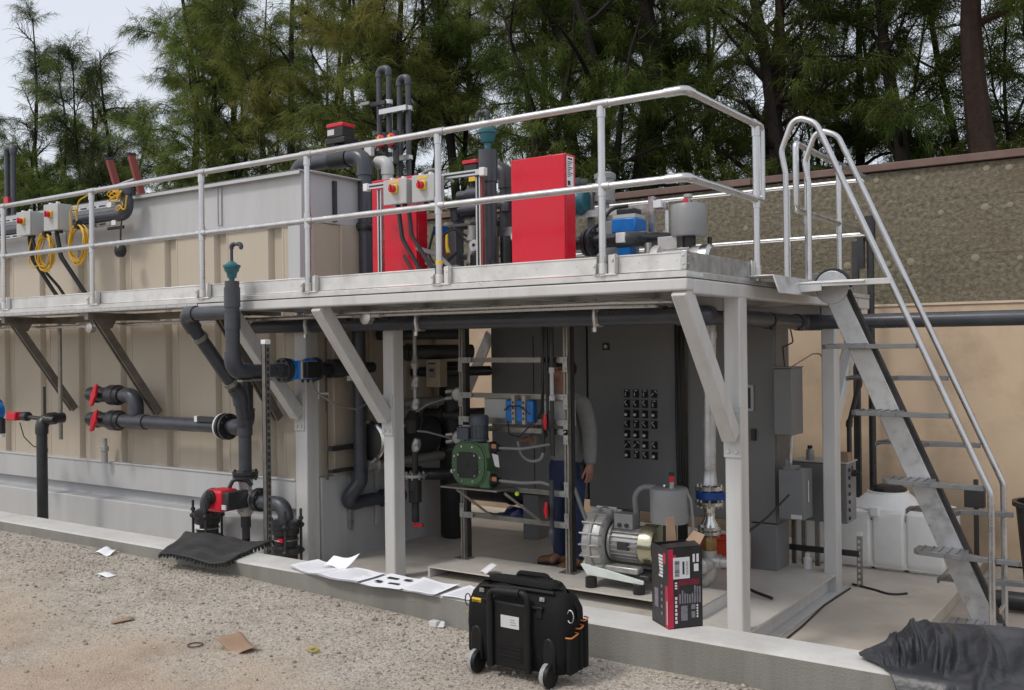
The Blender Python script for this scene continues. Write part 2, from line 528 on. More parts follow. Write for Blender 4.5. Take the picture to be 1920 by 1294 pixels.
k = MB()
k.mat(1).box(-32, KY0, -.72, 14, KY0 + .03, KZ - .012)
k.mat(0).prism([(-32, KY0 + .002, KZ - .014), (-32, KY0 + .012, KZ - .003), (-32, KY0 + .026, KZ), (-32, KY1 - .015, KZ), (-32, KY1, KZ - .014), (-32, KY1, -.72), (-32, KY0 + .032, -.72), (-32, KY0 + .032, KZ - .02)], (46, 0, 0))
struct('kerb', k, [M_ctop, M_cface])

SZ, LZ = -.62, -.72                       # pad top, lower floor
s = MB(); s.box(-32, KY1 + .002, -1.0, -1.62, 10.5, SZ); struct('slab', s, M_slab, bevel=.012)
s = MB(); s.box(-1.618, KY1 + .002, -1.0, 14, 10.9, LZ); s.box(-32, 10.502, -1.0, -1.62, 10.9, LZ - .004); struct('floor', s, M_lowfl)

# ---------------------------------------------------------------- boundary wall
WY = 10.63
M_rough = mat('rough cast concrete', (.20, .178, .13), .9, var=.45, scale=22, bump=1.0, bscale=15, dirt=(.15, .115, .085), dirt_amt=.6, dscale=1.1, spec=.15)
for n_ in M_rough.node_tree.nodes:
    if n_.type == 'BUMP': n_.inputs['Distance'].default_value = .05
    if n_.type == 'TEX_NOISE' and abs(n_.inputs['Scale'].default_value - 15) < .1: n_.inputs['Detail'].default_value = 9; n_.inputs['Roughness'].default_value = .7
M_tan = mat('tan boarding', (.52, .40, .285), .7, var=.08, scale=2.2, dirt=(.36, .265, .185), dirt_amt=.9, dscale=1.0, spec=.2, bump=.06, bscale=20)
M_plug = mat('mortar plug', (.235, .21, .15), .9, var=.15, scale=30, bump=.3)
bw = thing('boundary_wall', 'long rough concrete boundary wall with tan lower boarding and brown metal capping', 'wall', (-9, WY, LZ))
w = MB(); w.box(-40, WY + .04, LZ - .2, 14, WY + .28, 3.26); w.build('wall_core', M_rough, bw)
for z0, z1 in ((1.80, 2.36), (2.3605, 2.925), (2.9255, 3.262)):
    w = MB(); w.box(-40, WY, z0, 14, WY + .045, z1)
    w.build('concrete_lift', M_rough, bw, bevel=.003)
x = -40.0
while x < 14:
    w = MB(); w.prism([(x, WY - .05, 3.272), (x, WY - .05, 3.35), (x, WY + .36, 3.375), (x, WY + .36, 3.275)], (2.99, 0, 0))
    w.build('capping_piece', M_capping, bw, bevel=.006); x += 3.0
x = -40.0
while x < 14:
    w = MB(); w.box(x, WY - .03, LZ + .02, x + 4.996, WY + .038, 1.86)
    w.build('tan_board', M_tan, bw, bevel=.004); x += 5.0
w = MB(); w.box(-40, WY - .045, 1.861, 14, WY + .0, 1.885); w.build('board_trim', mat('pale trim', (.55, .45, .34), .7), bw)
plug = None
rs_ = random.Random(5)
for zz in (2.30, 2.81, 3.18):
    x0 = -9.0 - (.31 if zz < 2.5 else 0)
    while x0 < 1.2:
        for dx in (0, .205):
            if rs_.random() < .3: continue
            lo = (x0 + dx + rs_.uniform(-.02, .02), WY - .004, zz + rs_.uniform(-.02, .02) + .0)
            if plug is None:
                pm = MB().lathe((0, 0, 0), (0, -1, 0), [(-.02, .036), (.0, .036), (.004, .026)], 12)
                plug = pm.build('tie_hole_plug', M_plug, bw, org=(0, 0, 0)); q = plug
            else:
                q = plug.copy(); COL.objects.link(q); q.parent = bw
            q.location = Vector(lo) - ORG[bw]; q.rotation_euler = (0, rs_.uniform(0, 3), 0)
            sc_ = rs_.uniform(.75, 1.15); q.scale = (sc_, 1, sc_)
        x0 += .615

# ---------------------------------------------------------------- trees
def foliage_mat(name, cols, seed, trans=.4):
    m = bpy.data.materials.new(name); m.use_nodes = True
    n, l = m.node_tree.nodes, m.node_tree.links; n.clear()
    out = n.new('ShaderNodeOutputMaterial')
    t = n.new('ShaderNodeTexCoord'); gi = n.new('ShaderNodeNewGeometry')
    mp = n.new('ShaderNodeMapping'); mp.inputs['Location'].default_value = (seed * 7.3, seed * 3.1, seed)
    l.new(t.outputs['Object'], mp.inputs['Vector'])
    nz = n.new('ShaderNodeTexNoise'); nz.inputs['Scale'].default_value = .75; nz.inputs['Detail'].default_value = 4
    l.new(mp.outputs[0], nz.inputs['Vector'])
    ad = n.new('ShaderNodeMath'); ad.operation = 'MULTIPLY_ADD'; ad.inputs[1].default_value = .22
    l.new(gi.outputs['Random Per Island'], ad.inputs[0]); l.new(nz.outputs['Fac'], ad.inputs[2])
    r = n.new('ShaderNodeValToRGB'); st = (.42, .55, .66, .80)
    while len(r.color_ramp.elements) < 4: r.color_ramp.elements.new(.5)
    for i in (3, 2, 1, 0): r.color_ramp.elements[i].position = st[i]; r.color_ramp.elements[i].color = (*cols[i], 1)
    l.new(ad.outputs[0], r.inputs['Fac'])
    d = n.new('ShaderNodeBsdfDiffuse'); tr = n.new('ShaderNodeBsdfTranslucent'); mx = n.new('ShaderNodeMixShader')
    mx.inputs[0].default_value = trans
    l.new(r.outputs[0], d.inputs[0]); l.new(r.outputs[0], tr.inputs[0])
    l.new(d.outputs[0], mx.inputs[1]); l.new(tr.outputs[0], mx.inputs[2]); l.new(mx.outputs[0], out.inputs[0])
    return m
DK = ((0.024, 0.036, 0.012), (0.059, 0.087, 0.022), (0.103, 0.139, 0.036), (0.145, 0.172, 0.048))
MID = ((0.040, 0.061, 0.018), (0.108, 0.156, 0.042), (0.191, 0.244, 0.069), (0.277, 0.310, 0.099))
YEL = ((0.048, 0.066, 0.021), (0.121, 0.156, 0.045), (0.211, 0.238, 0.066), (0.304, 0.271, 0.086))
GRY = ((0.037, 0.050, 0.025), (0.082, 0.106, 0.049), (0.139, 0.165, 0.074), (0.172, 0.191, 0.092))
FOL = {'d': [foliage_mat('dark needles', DK, i) for i in range(3)], 'm': [foliage_mat('green needles', MID, i + 3) for i in range(3)],
       'y': [foliage_mat('yellow green needles', YEL, i + 6) for i in range(3)], 'g': [foliage_mat('grey green needles', GRY, i + 9) for i in range(2)]}
M_bark = mat('dark bark', (.022, .018, .016), .9, var=.3, scale=14, bump=.6, bscale=40, spec=.15)
M_barkr = mat('red brown bark', (.040, .026, .021), .9, var=.3, scale=14, bump=.6, bscale=40, spec=.15)

def tree(x, y, h, rad, label, seed, tone='m', base=.10, lean=(0, 0), r0=.10, nl=42, tuft=26, sway=.30, bark=None, needle=(.12, .32), zb=.4, width=.0075, stems=3, bare=.18, limb_el=(20, 62), twigs=3):
    """she-oak: several wandering stems, rising limbs, twigs ending in drooping sprays of fine needles"""
    rs = random.Random(seed); npr = np.random.RandomState(seed)
    t = thing('she_oak_tree', label, 'tree', (x, y, zb), 'feathery trees in a row behind the wall')
    wood = MB(); twig = MB(); P0, Dn, Ln = [], [], []
    for st in range(stems):
        az = rs.uniform(0, 6.28) + st * 6.28 / stems
        sp = 0 if st == 0 else rs.uniform(.10, .2) * h
        la = (lean[0] + math.cos(az) * sp, lean[1] + math.sin(az) * sp * .5)
        hh = h * (1 if st == 0 else rs.uniform(.72, .97))
        n = 14; tp = []
        wx, wy, w2 = rs.uniform(0, 6), rs.uniform(0, 6), rs.uniform(0, 6)
        for i in range(n + 1):
            f = i / n
            tp.append(Vector((x + la[0] * f ** .8 + (math.sin(f * 5 + wx) * sway + math.sin(f * 11 + w2) * .10) * f ** .6, y + la[1] * f ** .8 + math.sin(f * 4.5 + wy) * .25 * f, zb - .3 + (hh + .3) * f)))
        rb = r0 * (1 if st == 0 else rs.uniform(.5, .8))
        wood.tube(tp, rb, 8, radii=[rb * (1.15 - 1.1 * (i / n)) + .008 for i in range(n + 1)])
        nn_ = nl // stems
        for i in range(nn_):
            f = base + (.98 - base) * ((i + rs.random()) / nn_)
            a = i * 2.399 + rs.uniform(-.6, .6) + st
            idx = f * n; k = min(n - 1, int(idx)); p = tp[k].lerp(tp[k + 1], idx - k)
            L = rad * (1.15 - .85 * max(0, f - .35) / .65) * rs.uniform(.6, 1.25)
            el = R_(rs.uniform(*limb_el))
            m = 8; lp = [p]; d = Vector((math.cos(a) * math.cos(el), math.sin(a) * math.cos(el), math.sin(el)))
            for j in range(m):
                d = (d + Vector((rs.uniform(-.22, .22), rs.uniform(-.22, .22), rs.uniform(-.24, .16)))).normalized()
                lp.append(lp[-1] + d * (L / m))
            rl = max(.010, rb * .38 * (1 - f * .6))
            wood.tube(lp, rl, 5, radii=[rl * (1 - .85 * j / m) + .003 for j in range(m + 1)], cap=False)
            leafy = rs.random() > bare * .5
            for j in range(2, m + 1):
                for s in range(twigs if j < m else twigs + 2):
                    dd = (lp[j] - lp[j - 1]).normalized()
                    td = (dd * .7 + Vector((rs.uniform(-1, 1), rs.uniform(-1, 1), rs.uniform(-.35, .9)))).normalized()
                    q = [lp[j]]; tl = rs.uniform(.25, .60)
                    for e in range(4):
                        td = (td + Vector((rs.uniform(-.25, .25), rs.uniform(-.25, .25), -.12 * e))).normalized()
                        q.append(q[-1] + td * tl / 4)
                    twig.tube(q, .006, 3, radii=[.008, .006, .005, .004, .002], cap=False)
                    if not leafy or rs.random() < bare: continue
                    for e in range(1, 5):
                        c = int(tuft * (.6 if e < 3 else 1) * rs.uniform(.5, 1.2))
                        P0 += [q[e]] * c; Dn += [td] * c; Ln += [rs.uniform(*needle) for _ in range(c)]
    wood.build('trunk', bark or M_bark, t)
    tw = twig.build('twigs', bark or M_bark, t); tw['kind'] = 'stuff'
    P0 = np.array(P0, float); Dn = np.array(Dn, float); Ln = np.array(Ln)
    N = len(P0)
    d = Dn * .55 + npr.normal(0, .42, (N, 3)) + np.array((0, 0, -.42))
    d /= np.linalg.norm(d, axis=1, keepdims=True)
    sd = np.cross(d, npr.normal(0, 1, (N, 3))); sd /= np.linalg.norm(sd, axis=1, keepdims=True)
    P0 = P0 + npr.normal(0, .035, (N, 3)) - np.array((x, y, zb))
    wv = sd * (width * npr.uniform(.6, 1.5, (N, 1)))
    V = np.stack([P0 - wv * .5, P0 + d * Ln[:, None], P0 + wv * .5], 1).reshape(-1, 3)
    me = bpy.data.meshes.new('crown')
    me.vertices.add(N * 3); me.vertices.foreach_set('co', V.ravel())
    me.loops.add(N * 3); me.loops.foreach_set('vertex_index', np.arange(N * 3, dtype=np.int32))
    me.polygons.add(N); me.polygons.foreach_set('loop_start', np.arange(0, N * 3, 3, dtype=np.int32))
    me.update(calc_edges=True)
    fm = FOL[tone]; me.materials.append(fm[seed % len(fm)])
    c = bpy.data.objects.new('crown', me); COL.objects.link(c); c.parent = t; ORG[c] = ORG[t]
    c['kind'] = 'stuff'
    return N
TREES = [
    # x, y, height, crown radius, label, options
    (-27.348, 13.5, 8.2, 1.7, 'yellow green feathery tree cut by the left edge of the picture', dict(tone='y', seed=11)),
    (-24.203, 13.5, 9.6, 1.25, 'tall narrow grey green tree, spiky topped, tallest at the left end', dict(tone='g', seed=12, tuft=22, stems=2, nl=44, bare=.25, limb_el=(45, 75))),
    (-21.527, 12.6, 7.4, 1.6, 'bushy green tree behind the yellow cord coils', dict(tone='m', seed=13)),
    (-22.613, 14.0, 8.2, 1.5, 'dull green tree filling the low gap left of the ladder', dict(tone='m', seed=14)),
    (-19.997, 13.0, 7.9, 1.15, 'thin open tree with pointed grey top above the red ladder', dict(tone='g', seed=15, tuft=18, stems=2, nl=40, bare=.3, limb_el=(45, 75))),
    (-19.742, 13.6, 6.3, 1.4, 'low scrubby tree right of the red ladder under open sky', dict(tone='m', seed=16)),
    (-16.956, 12.8, 10.2, 1.6, 'big light green tree rising at the right of the open sky', dict(tone='m', seed=17, nl=56, bare=.14)),
    (-16.35, 13.6, 10.5, 1.7, 'deep green tree behind the middle of the tank top', dict(tone='m', seed=18, nl=56, bare=.14)),
    (-13.989, 12.9, 10.0, 1.6, 'bushy green tree with orange tinged needles left of the pipe loops', dict(tone='y', seed=19, nl=50, bare=.16)),
    (-13.891, 14.0, 10.5, 1.7, 'thin brown stemmed tree behind the red topped valve', dict(tone='m', seed=20, bark=M_barkr)),
    (-11.383, 12.9, 10.2, 1.9, 'yellow green tree right above the pair of U shaped pipe loops', dict(tone='y', seed=21, nl=54, base=.3, bare=.14)),
    (-10.576, 13.6, 9.8, 1.9, 'olive tree above the teal air valve on the platform', dict(tone='m', seed=22, base=.5, nl=50, bare=.14)),
    (-7.347, 12.6, 7.6, 2.6, 'dark tree with several bare limbs fanning out behind the taller red cabinet', dict(tone='d', seed=23, stems=4, r0=.20, base=.40, nl=26, limb_el=(15, 50), bare=.3)),
    (-9.182, 14.2, 9.8, 2.0, 'green tree hanging over the top of the fanning limbs', dict(tone='m', seed=24, base=.55, nl=50, bare=.14)),
    (-6.921, 13.4, 9.4, 1.7, 'heavy dark trunked tree behind the corner of the top handrail', dict(tone='d', seed=25, r0=.26, base=.4, nl=36, stems=2, bare=.3)),
    (-6.539, 14.5, 9.4, 1.6, 'dark airy tree behind the handrail end loop', dict(tone='d', seed=26, bare=.35)),
    (-4.872, 13.2, 9.0, 1.3, 'reddish brown trunked tree with bare twigs left of the stair handrails', dict(tone='d', seed=27, bark=M_barkr, r0=.14, bare=.6, stems=2)),
    (-3.934, 12.8, 8.8, 1.3, 'dark tree leaning left above the stair handrail bends', dict(tone='d', seed=28, lean=(-1.0, 0), r0=.15, bare=.4, stems=1)),
    (-3.655, 14.2, 7.6, 1.5, 'low dense dark green tree behind the wall right of the stair', dict(tone='d', seed=29, nl=40, bare=.25)),
    (-2.89, 13.0, 8.8, 1.3, 'straight stemmed tree with thin drooping twigs above the wall', dict(tone='d', seed=30, r0=.12, bare=.45, stems=1)),
    (-2.617, 14.6, 8.6, 1.5, 'thin spindly tree left of the thick red brown trunk', dict(tone='d', seed=31, r0=.07, bare=.5)),
    (-1.838, 12.4, 8.6, 1.5, 'tree with the thickest red brown trunk near the right edge', dict(tone='d', seed=32, bark=M_barkr, r0=.20, base=.55, stems=1, lean=(-.08, 0), bare=.3, sway=.1)),
    (-1.39, 13.4, 8.6, 1.6, 'twiggy dark tree cut by the right edge of the picture', dict(tone='d', seed=33, r0=.08, bare=.4)),
]
BACK = [(-33.215, 18.0, 7.2, 'left of the spiky topped tree'), (-26.802, 18.0, 6.8, 'seen beside the red ladder'), (-21.51, 17.0, 10.5, 'between the two big green trees'), (-19.214, 17.0, 10.0, 'right of the deep green tree'), (-17.826, 17.5, 9.0, 'over the corner of the tank'), (-16.034, 17.5, 10.5, 'left of the pipe loops'), (-8.214, 17.0, 7.6, 'by the handrail corner'), (-13.974, 17.0, 8.5, 'right of the pipe loops'), (-12.072, 17.0, 6.4, 'low behind the teal air valve'),
        (-6.826, 17.0, 7.5, 'behind the handrail end loop'), (-4.727, 17.0, 6.8, 'above the middle of the rough wall'), (-2.203, 17.0, 6.2, 'right of the thickest trunk')]
ntot = 0
for x, y, h, rad, lab, kw in TREES:
    ntot += tree(x, y, h, rad, lab, **kw)
for i, (x, y, h, where) in enumerate(BACK):
    ntot += tree(x, y, h, 1.9, 'back row tree ' + where, seed=60 + i, tone='d' if i % 2 else 'm', tuft=15, nl=32, width=.012, twigs=2)
print('needles', ntot)

# ================================================================ TANK
TX1 = -6.52
tank = thing('process_tank', 'long ribbed tank, beige sheet under a light grey top band, left of the platform frame', 'tank', (-9, 6.3, SZ))
TF = 6.25
def wall_bay(x0, z0, z1):
    """one flat sheet and one recessed rib"""
    m = MB(); m.box(x0, TF, z0, x0 + .565, TF + .03, z1); a = m.build('wall_sheet', M_beige, tank, org=(x0, TF, 0))
    m = MB()
    prof = [(.565, TF), (.60, TF + .05), (.715, TF + .05), (.757, TF)]
    for (xa, ya), (xb, yb) in zip(prof, prof[1:]):
        m.prism([(x0 + xa, ya, z0), (x0 + xb, yb, z0), (x0 + xb, yb + .03, z0), (x0 + xa, ya + .03, z0)], (0, 0, z1 - z0))
    b = m.build('wall_rib', M_beige, tank, org=(x0, TF, 0))
    for o in (a, b): o.location = Vector((x0, TF, 0)) - ORG[tank]
    return a, b
bay = wall_bay(-7.615, .30, 2.66)
for i in range(1, 10):
    for o in bay:
        c = o.copy(); COL.objects.link(c); c.parent = tank
        c.location = o.location + Vector((-.775 * i, 0, 0)); ORG[c] = ORG[tank]
for i in range(10):                      # thin cover strips between bays
    m = MB(); m.box(-6.861 - .775 * i, TF - .003, .30, -6.837 - .775 * i, TF + .03, 2.66); m.build('lap_strip', M_beige, tank)
m = MB(); m.box(-6.837, TF, .30, -6.70, TF + .03, 2.66); m.build('wall_sheet', M_beige, tank)
m = MB(); m.box(-14.6, 6.20, .042, -6.668, 6.25, .30); m.box(-14.6, 6.19, .295, -6.668, 6.28, .315); m.build('bottom_rail', M_grey, tank, bevel=.006)
m = MB(); m.box(-14.6, 6.27, -.09, -6.668, 6.30, .06); m.build('shadow_gap', M_grey, tank)
m = MB(); m.box(-14.6, 6.10, SZ, -6.668, 6.29, -.07); m.build('base_beam', M_grey, tank, bevel=.012)
m = MB(); m.box(-14.6, 6.232, 2.64, -6.58, 6.275, 3.10); m.build('top_band', M_grey, tank, bevel=.004)
m = MB(); m.prism([(-14.6, 6.225, 2.63), (-14.6, 6.225, 2.655), (-14.6, 6.26, 2.655), (-14.6, 6.26, 2.63)], (8.0, 0, 0)); m.build('band_lip', M_dark, tank)
m = MB(); m.box(-14.6, 6.17, 3.10, -6.54, 6.30, 3.112); m.box(-14.6, 6.17, 3.07, -6.54, 6.178, 3.112); m.build('rim_angle', M_grey, tank, bevel=.003)
for xx in (-7.70, -10.3): 
    m = MB(); m.box(xx - .03, 6.215, 2.70, xx - .02, 6.24, 3.07); m.box(xx + .02, 6.215, 2.70, xx + .03, 6.24, 3.07); m.box(xx - .022, 6.226, 2.70, xx + .022, 6.236, 3.07)
    m.build('stiffener', M_grey, tank)
m = MB(); m.box(-6.735, 6.205, 1.94, -6.58, 6.36, 2.64); m.build('corner_post', M_grey, tank, bevel=.006)
# end wall over the deck
m = MB(); m.box(-6.60, 6.36, 1.94, -6.575, 7.02, 2.66)
for yy in (6.70,): m.box(-6.60, yy, 1.94, -6.55, yy + .25, 2.66)
m.build('end_sheet', M_beige, tank, bevel=.01)
m = MB(); m.box(-6.60, 6.275, 2.66, -6.562, 7.04, 3.10); m.box(-6.60, 6.28, 3.10, -6.50, 7.06, 3.112); m.build('end_band', M_grey, tank, bevel=.004)
m = MB(); m.box(-6.562, 6.60, 2.68, -6.535, 6.64, 3.06); m.build('stiffener', M_dark, tank)
m = MB(); m.box(-14.6, 7.03, 1.9, -6.601, 7.045, 3.10); m.build('back_sheet', M_grey, tank)
m = MB(); m.box(-14.6, 6.3, 1.87, -6.61, 8.5, 1.89); m.box(-14.6, 8.5, SZ, -6.6, 8.52, 1.89); m.build('rear_sheet', M_grey, tank)
# end wall under the deck
m = MB(); m.box(-6.62, 6.365, .32, -6.53, 8.5, 1.80)
for yy in (6.52, 7.02, 7.52, 8.02): m.box(-6.62, yy, .32, -6.49, yy + .30, 1.80)
m.build('end_sheet', M_beige, tank, bevel=.012)
m = MB(); m.box(-6.62, 6.362, SZ, -6.50, 8.5, .32); m.build('end_base', M_grey, tank, bevel=.006)

# ================================================================ PLATFORM FRAME
fr = thing('platform_frame', 'light grey welded steel frame carrying the platform roof over the pump room', 'steel frame', (-4.5, 6.2, SZ))
def leg(x0, y0, w=.115, d=.14):
    m = MB(); m.box(x0, y0, SZ, x0 + w, y0 + d, 1.818); return m.build('leg', M_leg, fr, bevel=.012, bseg=3)
leg(-6.667, 6.2, .152, .155); leg(-5.597, 6.2); leg(-2.552, 6.2)
leg(-2.552, 8.32); leg(-5.597, 8.32); leg(-6.667, 8.32)
def brace(x, y1, z1, y2=5.42, z2=1.83, w=.10):
    b = MB(); b.beam((x, y2, z2), (x, y1, z1), w, .12); o = b.build('brace', M_leg, fr, bevel=.012, bseg=3)
    g_ = MB(); g_.box(x - .06, 6.188, z1 - .14, x + .06, 6.2, z1 + .20)
    for dx in (-.028, .028):
        g_.hexbolt((x + dx, 6.188, z1 - .10), (0, -1, 0), .014, .012)
        g_.hexbolt((x + dx, 6.188, z1 + .165), (0, -1, 0), .012, .01)
    p_ = g_.build('gusset_plate', M_leg, o, bevel=.002)
brace(-6.60, 6.175, .90); brace(-5.545, 6.175, .90); brace(-2.495, 6.175, .88)
for yy in (8.9,):
    b = MB(); b.beam((-2.495, 9.3, 1.80), (-2.495, 8.45, .85), .10, .12); b.build('brace', M_leg, fr, bevel=.012)
    b = MB(); b.beam((-5.545, 9.3, 1.80), (-5.545, 8.45, .85), .10, .12); b.build('brace', M_leg, fr, bevel=.012)
b = MB(); b.beam((-6.908, 9.0, 0.851), (-6.486, 9.0, 1.645), .03, .13, up=(1, 0, .4)); b.build('brace', M_galv, fr, bevel=.004)
m = MB(); m.box(-6.95, 5.37, 1.818, -2.432, 5.47, 1.893); m.build('front_beam', M_leg, fr, bevel=.012, bseg=3)
m = MB(); m.box(-2.532, 5.472, 1.80, -2.432, 9.42, 1.893); m.build('end_beam', M_leg, fr, bevel=.012, bseg=3)
m = MB(); m.box(-6.95, 9.32, 1.818, -2.534, 9.42, 1.893); m.build('rear_beam', M_leg, fr, bevel=.012)
for yy in (6.28, 8.37):
    m = MB(); m.box(-6.6, yy - .05, 1.72, -2.56, yy + .05, 1.815); m.build('header_beam', M_grey, fr, bevel=.008)
for xx in (-6.60, -5.9, -5.2, -4.5, -3.8, -3.1):
    m = MB(); m.box(xx - .03, 5.475, 1.825, xx + .03, 9.315, 1.888); m.build('joist', M_grey, fr)
m = MB(); m.box(-6.5, 6.215, -.468, -2.452, 8.54, -.452); m.build('floor_plate', M_floor, fr)
m = MB(); m.box(-2.53, 6.2, SZ + .012, -2.515, 8.56, -.469); m.box(-2.528, 6.2, SZ, -2.43, 8.60, SZ + .012)
m.box(-2.53, 8.44, SZ + .013, -2.44, 8.452, -.469)
m.box(-6.5, 6.23, SZ + .002, -2.535, 6.25, -.469); m.build('base_channel', M_leg, fr, bevel=.003)

# ================================================================ WALKWAY
DZ = 1.935
wk = thing('raised_walkway', 'aluminium plank walkway and platform deck edged with a toe board, along the tank front', 'walkway', (-6, 5.4, 1.9))
y = 5.365
i = 0
while y < 9.42:
    x0 = -14.4 if y + .22 < 6.2 else -6.54
    yb = min(y + .2475, 9.42)
    if y < 6.19 and yb > 6.2: yb = 6.195
    m = MB(); m.box(x0, y, 1.897, -2.432 , yb - .003, DZ)
    if i == 0:
        for kx in range(26): m.box(-2.4325, 5.37 + kx * .009, 1.899, -2.4285, 5.3745 + kx * .009, 1.932)
    m.build('deck_plank', M_plank, wk, bevel=.003, bseg=1)
    y = yb if yb == 6.195 else y + .2475
    i += 1
m = MB()
for kx in range(100): m.box(-2.432, 5.60 + kx * .009, 1.899, -2.4285, 5.6045 + kx * .009, 1.932)
m.build('plank_ribs', M_plank, wk)
POSTX = [-2.999, -4.305, -5.603, -6.875, -8.48, -10.05, -11.62]
ed = [-2.445] + POSTX + [-13.2]
for a, b in zip(ed, ed[1:]):
    hi = a - (.0 if a == -2.445 else .055); lo = b + .055
    m = MB(); m.box(lo, 5.385, 1.940, hi, 5.393, 2.052); m.box(lo, 5.380, 1.940, hi, 5.386, 1.950); m.box(lo, 5.380, 2.042, hi, 5.386, 2.052)
    n_ = 4
    for q in range(n_):
        m.hexbolt((lo + (hi - lo) * (q + .5) / n_, 5.386, 2.0), (0, -1, 0), .006, .004)
    m.build('toe_board', M_plank, wk, bevel=.002, bseg=1)
m = MB(); m.box(-2.452, 5.394, 1.940, -2.444, 6.44, 2.052); m.build('toe_board', M_galv, wk, bevel=.002, bseg=1)
m = MB(); m.box(-2.452, 7.75, 1.940, -2.444, 9.40, 2.052); m.build('toe_board', M_galv, wk, bevel=.002, bseg=1)
m = MB(); m.box(-2.475, 5.374, 1.945, -2.438, 5.384, 2.055); m.box(-2.443, 5.374, 1.945, -2.436, 5.42, 2.055)
for dz in (1.975, 2.025):
    m.hexbolt((-2.458, 5.374, dz), (0, -1, 0), .008, .006); m.hexbolt((-2.436, 5.40, dz), (1, 0, 0), .008, .006)
m.build('corner_plate', M_alu, wk, bevel=.002)
m = MB(); m.box(-13.5, 5.372, 1.872, -6.955, 5.378, 1.897); m.box(-13.5, 5.372, 1.868, -6.955, 5.43, 1.874)
xq = -13.4
while xq < -7.0:
    m.hexbolt((xq, 5.372, 1.884), (0, -1, 0), .006, .003); xq += .14
m.build('edge_angle', M_alu, wk)
# weathered strut brackets under the tank walkway
for bx in (-6.86, -8.64, -10.14, -11.7):
    b = MB()
    for dx in (-.028, .022): b.beam((bx + dx, 5.50, 1.83), (bx + dx, 6.18, .86), .02, .075)
    b.beam((bx, 5.52, 1.86), (bx, 6.20, .89), .06, .015)
    o = b.build('bracket_brace', M_brownsteel, wk)
    b = MB(); b.box(bx - .03, 5.40, 1.80, bx + .03, 6.2, 1.866); b.build('bracket_arm', M_brownsteel, wk)
    b = MB(); b.prism([(bx + .033, 5.44, 1.81), (bx + .033, 5.70, 1.81), (bx + .033, 5.65, 1.72), (bx + .033, 5.56, 1.70)], (.008, 0, 0)); b.build('bracket_gusset', M_brownsteel, wk)
b = MB(); b.box(-13.5, 5.9, 1.80, -6.95, 5.95, 1.866); b.build('bracket_stringer', M_brownsteel, wk)
# folded step at the stair gap
b = MB(); b.prism([(-2.432, 6.36, 1.955), (-2.26, 6.36, 1.955), (-2.22, 6.36, 1.83), (-2.228, 6.36, 1.83), (-2.268, 6.36, 1.945), (-2.432, 6.36, 1.945)], (0, 1.30, 0))
b.build('entry_plate', M_plank, wk, bevel=.003)

# ================================================================ GUARD RAILS
RZ, MZ, PR = 3.003, 2.486, .0235
FY = 5.368
gr = thing('guard_rail', 'two bar aluminium handrail along the front edge of the walkway, bent back at the corner', 'handrail', (-6, FY, DZ))
def post(par, x, y, zt=RZ, front=True, m_=M_alu, zb=DZ):
    b = MB(); b.cyl((x, y, zb - .01), (x, y, zt), PR, 16); o = b.build('post', m_, par)
    f = MB(); f.cyl((x, y, zt - .085), (x, y, zt - .02), PR + .005, 16); f.build('post_fitting', m_, o, ang=50)
    f = MB(); f.cyl((x, y, MZ - .06), (x, y, MZ + .06), PR + .005, 16); f.build('post_fitting', m_, o, ang=50)
    if front:
        k_ = MB(); k_.box(x - .06, y - .015, zb - .005, x + .10, y + .02, zb + .006)
        k_.box(x - .055, y - .03, zb + .006, x - .035, y + .017, zb + .075); k_.box(x + .035, y + .005, zb + .0, x + .10, y + .013, zb + .125); k_.box(x + .093, y - .03, zb + .006, x + .10, y + .004, zb + .125)
        k_.cyl((x, y, zb + .006), (x, y, zb + .07), PR + .004, 16)
        k_.hexbolt((x + .066, y + .005, zb + .09), (0, -1, 0), .011, .012); k_.hexbolt((x - .045, y - .03, zb + .055), (0, -1, 0), .009, .01)
        k_.build('base_bracket', M_plank, o, bevel=.002, bseg=1)
    return o
for px_ in POSTX: post(gr, px_, FY)
b = MB(); b.cyl((-4.305, FY, 2.075), (-4.305, FY, 2.10), PR + .0015, 16); b.build('yellow_tape', M_yellow, gr)
loop = [(-13.0, FY, RZ), (-2.425, FY, RZ), (-2.425, 6.62, RZ), (-2.425, 6.62, MZ), (-2.425, FY, MZ), (-13.0, FY, MZ)]
b = MB(); b.tube([(-13.0, FY, RZ), (-2.425, FY, RZ), (-2.425, 6.60, RZ)], PR, 16, bend=.05); b.build('top_rail', M_alu, gr)
b = MB(); b.tube([(-13.0, FY, MZ), (-2.425, FY, MZ), (-2.425, 6.60, MZ)], PR, 16, bend=.05); b.build('mid_rail', M_alu, gr)
b = MB(); b.tube([(-2.425, 6.54, RZ), (-2.425, 6.615, RZ), (-2.425, 6.615, MZ), (-2.425, 6.54, MZ)], PR, 16, bend=.04); b.build('end_loop', M_alu, gr)
for z in (RZ, MZ):
    for px_ in POSTX:
        f = MB(); f.cyl((px_ - .06, FY, z), (px_ + .06, FY, z), PR + .005, 16); f.build('rail_fitting', M_alu, gr, ang=50)
    f = MB(); f.tube([(-2.56, FY, z), (-2.425, FY, z), (-2.425, 5.46, z)], PR + .005, 16, bend=.055); f.build('corner_elbow', M_alu, gr, ang=50)
    f = MB(); f.cyl((-2.425, 6.46, z), (-2.425, 6.55, z), PR + .005, 16); f.build('rail_fitting', M_alu, gr, ang=50)
post(gr, -2.425, 6.505, front=False)
b = MB(); b.box(-2.47, 6.44, 1.94, -2.39, 6.56, 1.955); b.box(-2.44, 6.42, 1.955, -2.43, 6.47, 2.06); b.box(-2.44, 6.54, 1.955, -2.43, 6.575, 2.06); b.cyl((-2.425, 6.505, 1.95), (-2.425, 6.505, 2.03), PR + .004)
b.build('base_bracket', M_plank, gr, bevel=.002)

